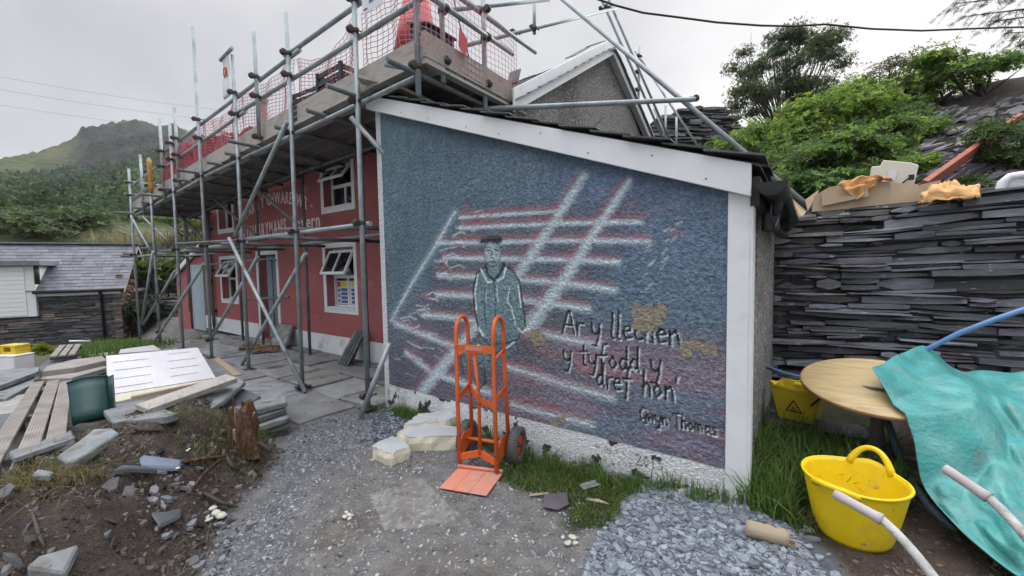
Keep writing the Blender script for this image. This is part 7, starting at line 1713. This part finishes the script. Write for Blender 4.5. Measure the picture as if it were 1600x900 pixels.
# drooping conifer branches at the upper right corner
ct = at(1800, -260, 9); con = thing('larch', 'drooping larch branches reaching in at the upper right corner', 'tree', (ct.x+.6, ct.y, hep(ct.x+.6, ct.y)))
m = MB(); m.tube([Vector((ct.x+.6, ct.y, hep(ct.x+.6, ct.y)-.2)), Vector((ct.x+.7, ct.y, 7)), Vector((ct.x+.75, ct.y+.1, 11))], [.16, .12, .05], 10); m.build('trunk', M['bark'], con)
br = MB(); nd = []; r = random.Random(5)
for (p0, p1, p2) in (((1720, -40), (1600, -6), (1488, 6)), ((1730, -10), (1620, 12), (1505, 26)), ((1740, 10), (1640, 22), (1545, 34)), ((1720, -80), (1590, -30), (1500, -8)), ((1760, 30), (1660, 46), (1570, 52)), ((1780, 50), (1690, 70), (1590, 66))):
    pts = [at(*p0, 9.2), at(*p1, 9.0), at(*p2, 8.9)]; br.tube([Vector((ct.x+.68, ct.y, pts[0].z+.5))]+pts, [.05, .035, .02, .006], 6)
    for k in range(26):
        t = .15+.85*k/25; c = cr_(pts, t); e = c+Vector((r.uniform(-.35, .1), r.uniform(-.2, .2), r.uniform(-.32, .02))); br.tube([c, e], [.006, .003], 4)
        for _ in range(6): nd.append(tuple(c.lerp(e, r.random())))
br.build('branch', M['bark'], con)
foliage('needles', nd, [(.04, .04, .04)]*len(nd), 2600, .055, [(.05, .065, .045), (.065, .08, .05)], parent=con, seed=6, per=7, wr=.10)
# hedges and shrubs at the left
bush('shrub', 'yellow green shrub on the bank seen between the far scaffold legs', 'bush', (252, 436), 15.8, 2.0, 1.1, 1700, .12, [(.16, .21, .05), (.20, .25, .07), (.11, .16, .04)], 331, None, lobes=7, wr=.5, per=6)
bush('shrub', 'greener shrub further right on the same bank behind the scaffold', 'bush', (305, 420), 16.0, 1.3, .9, 900, .12, [(.10, .15, .04), (.14, .19, .05)], 332, None, lobes=5, wr=.5, per=6)
bush('shrub', 'light green bushes behind the reeds above the far wall', 'bush', (290, 342), 18.8, 1.9, .7, 1200, .13, [(.16, .22, .06), (.20, .26, .07)], 333, None, lobes=6, wr=.5, per=6)
bush('shrub', 'dark creeper at the foot of the far slate wall', 'bush', (216, 488), 14.0, .6, .6, 420, .10, [(.035, .06, .02), (.05, .08, .03)], 334, None, wr=.5, per=6)
bush('conifer_ball', 'small round yellow green conifer in front of the shed', 'shrub', (66, 546), 7.4, .17, .155, 900, .035, [(.26, .30, .02), (.32, .35, .03), (.18, .22, .02)], 335, None, lobes=9, stems=False, per=6, wr=.3, sh=.25)
# the far woodland: hundreds of crowns that read as one mass
r = np.random.default_rng(40); VV = []; CC = []; 
az0, az1 = AZ[0], AZ[-1]
def hill_z(a, rad): 
    i = np.clip((a-AZ[0])/(AZ[1]-AZ[0]), 0, NA-1.001); j = np.interp(rad, RR, np.arange(NR)); i0 = i.astype(int); j0 = np.minimum(j.astype(int), NR-2)
    fi, fj = i-i0, j-j0
    return (hz_[i0, j0]*(1-fi)+hz_[i0+1, j0]*fi)*(1-fj)+(hz_[i0, j0+1]*(1-fi)+hz_[i0+1, j0+1]*fi)*fj
nT = 2300; a_ = r.uniform(azel(-350, 300)[0], azel(420, 300)[0], nT); rad = 46+170*r.random(nT)**.8
xx, yy = rad*np.sin(a_), rad*np.cos(a_); keep_ = fbm(xx, yy, .035, 64)+.12*(1-rad/180) > .46
a_, rad, xx, yy = a_[keep_], rad[keep_], xx[keep_], yy[keep_]; zz = hill_z(a_, rad); nT = len(a_)
hh = r.uniform(1.6, 4.2, nT)*(.45+rad/130); ww = hh*r.uniform(.28, .5, nT); per = 130
d = r.normal(size=(nT, per, 3)); d /= np.linalg.norm(d, axis=2)[..., None]; q = r.random((nT, per))**.35
con_ = (r.random(nT) < .55)[:, None]
hzq = d[..., 2]*q*.5+.5; shape = np.where(con_, (1.08-hzq)*1.25, 1.0)
c3 = np.stack([xx[:, None]+d[..., 0]*q*ww[:, None]*shape, yy[:, None]+d[..., 1]*q*ww[:, None]*shape, zz[:, None]-.2+hzq*hh[:, None]], -1).reshape(-1, 3)
sz = np.repeat(hh*.062+.05, per)[:, None]; t1 = r.normal(size=c3.shape); t1 /= np.linalg.norm(t1, axis=1)[:, None]; t2 = r.normal(size=c3.shape); t2 /= np.linalg.norm(t2, axis=1)[:, None]
V = np.stack([c3-t1*sz, c3+t1*sz*.5+t2*sz, c3+t1*sz*.7-t2*sz*.7], 1).reshape(-1, 3); F = np.arange(len(V)).reshape(-1, 3)
tone = np.array([(.04, .068, .04), (.055, .09, .045), (.08, .12, .05), (.11, .15, .06)]); ti = np.clip((fbm(xx, yy, .05, 68)*5.2-1.0+r.normal(0, .7, nT)), 0, 3).astype(int)
cl = np.repeat(tone[ti]*r.uniform(.8, 1.25, (nT, 1)), per*3, 0)
o = mesh_np('woodland', V, [F], M['leaf'], col=cl); o['kind'] = 'stuff'; o['label'] = 'mixed woodland covering the lower slopes of the far hill'; o['category'] = 'woodland'

# bracken and scrub on the near bank of the hill, beyond the shed
nB = 120; r = np.random.default_rng(47)
SC_ = []
for k in range(nB):
    a = r.uniform(azel(-300, 300)[0], azel(140, 300)[0]); q = r.uniform(23.5, 40); z = float(hill_z(np.array([a]), np.array([q]))[0]); SC_.append((q*math.sin(a), q*math.cos(a), z+.4))
o = foliage('scrub', SC_, [(1.3, 1.3, .75)]*nB, 9500, .20, [(.06, .10, .03), (.09, .14, .04), (.045, .075, .03), (.12, .16, .055)], seed=48, per=6, wr=.5); o['kind'] = 'stuff'; o['label'] = 'green scrub covering the near bank beyond the slate shed'; o['category'] = 'scrub'

# ---------------------------------------------------------------- damp air
m = MB(); m.bb((-925, -925, -12), (925, 925, 175)); hz = m.build('haze', M['ink']); hz['kind'] = 'stuff'
hm = bpy.data.materials.new('haze'); hm.use_nodes = True; t_ = hm.node_tree; t_.nodes.clear(); vo = t_.nodes.new('ShaderNodeVolumePrincipled'); mo = t_.nodes.new('ShaderNodeOutputMaterial')
vo.inputs['Color'].default_value = (.86, .90, .95, 1); vo.inputs['Density'].default_value = .0004; t_.links.new(vo.outputs[0], mo.inputs['Volume']); hz.data.materials.clear(); hz.data.materials.append(hm)
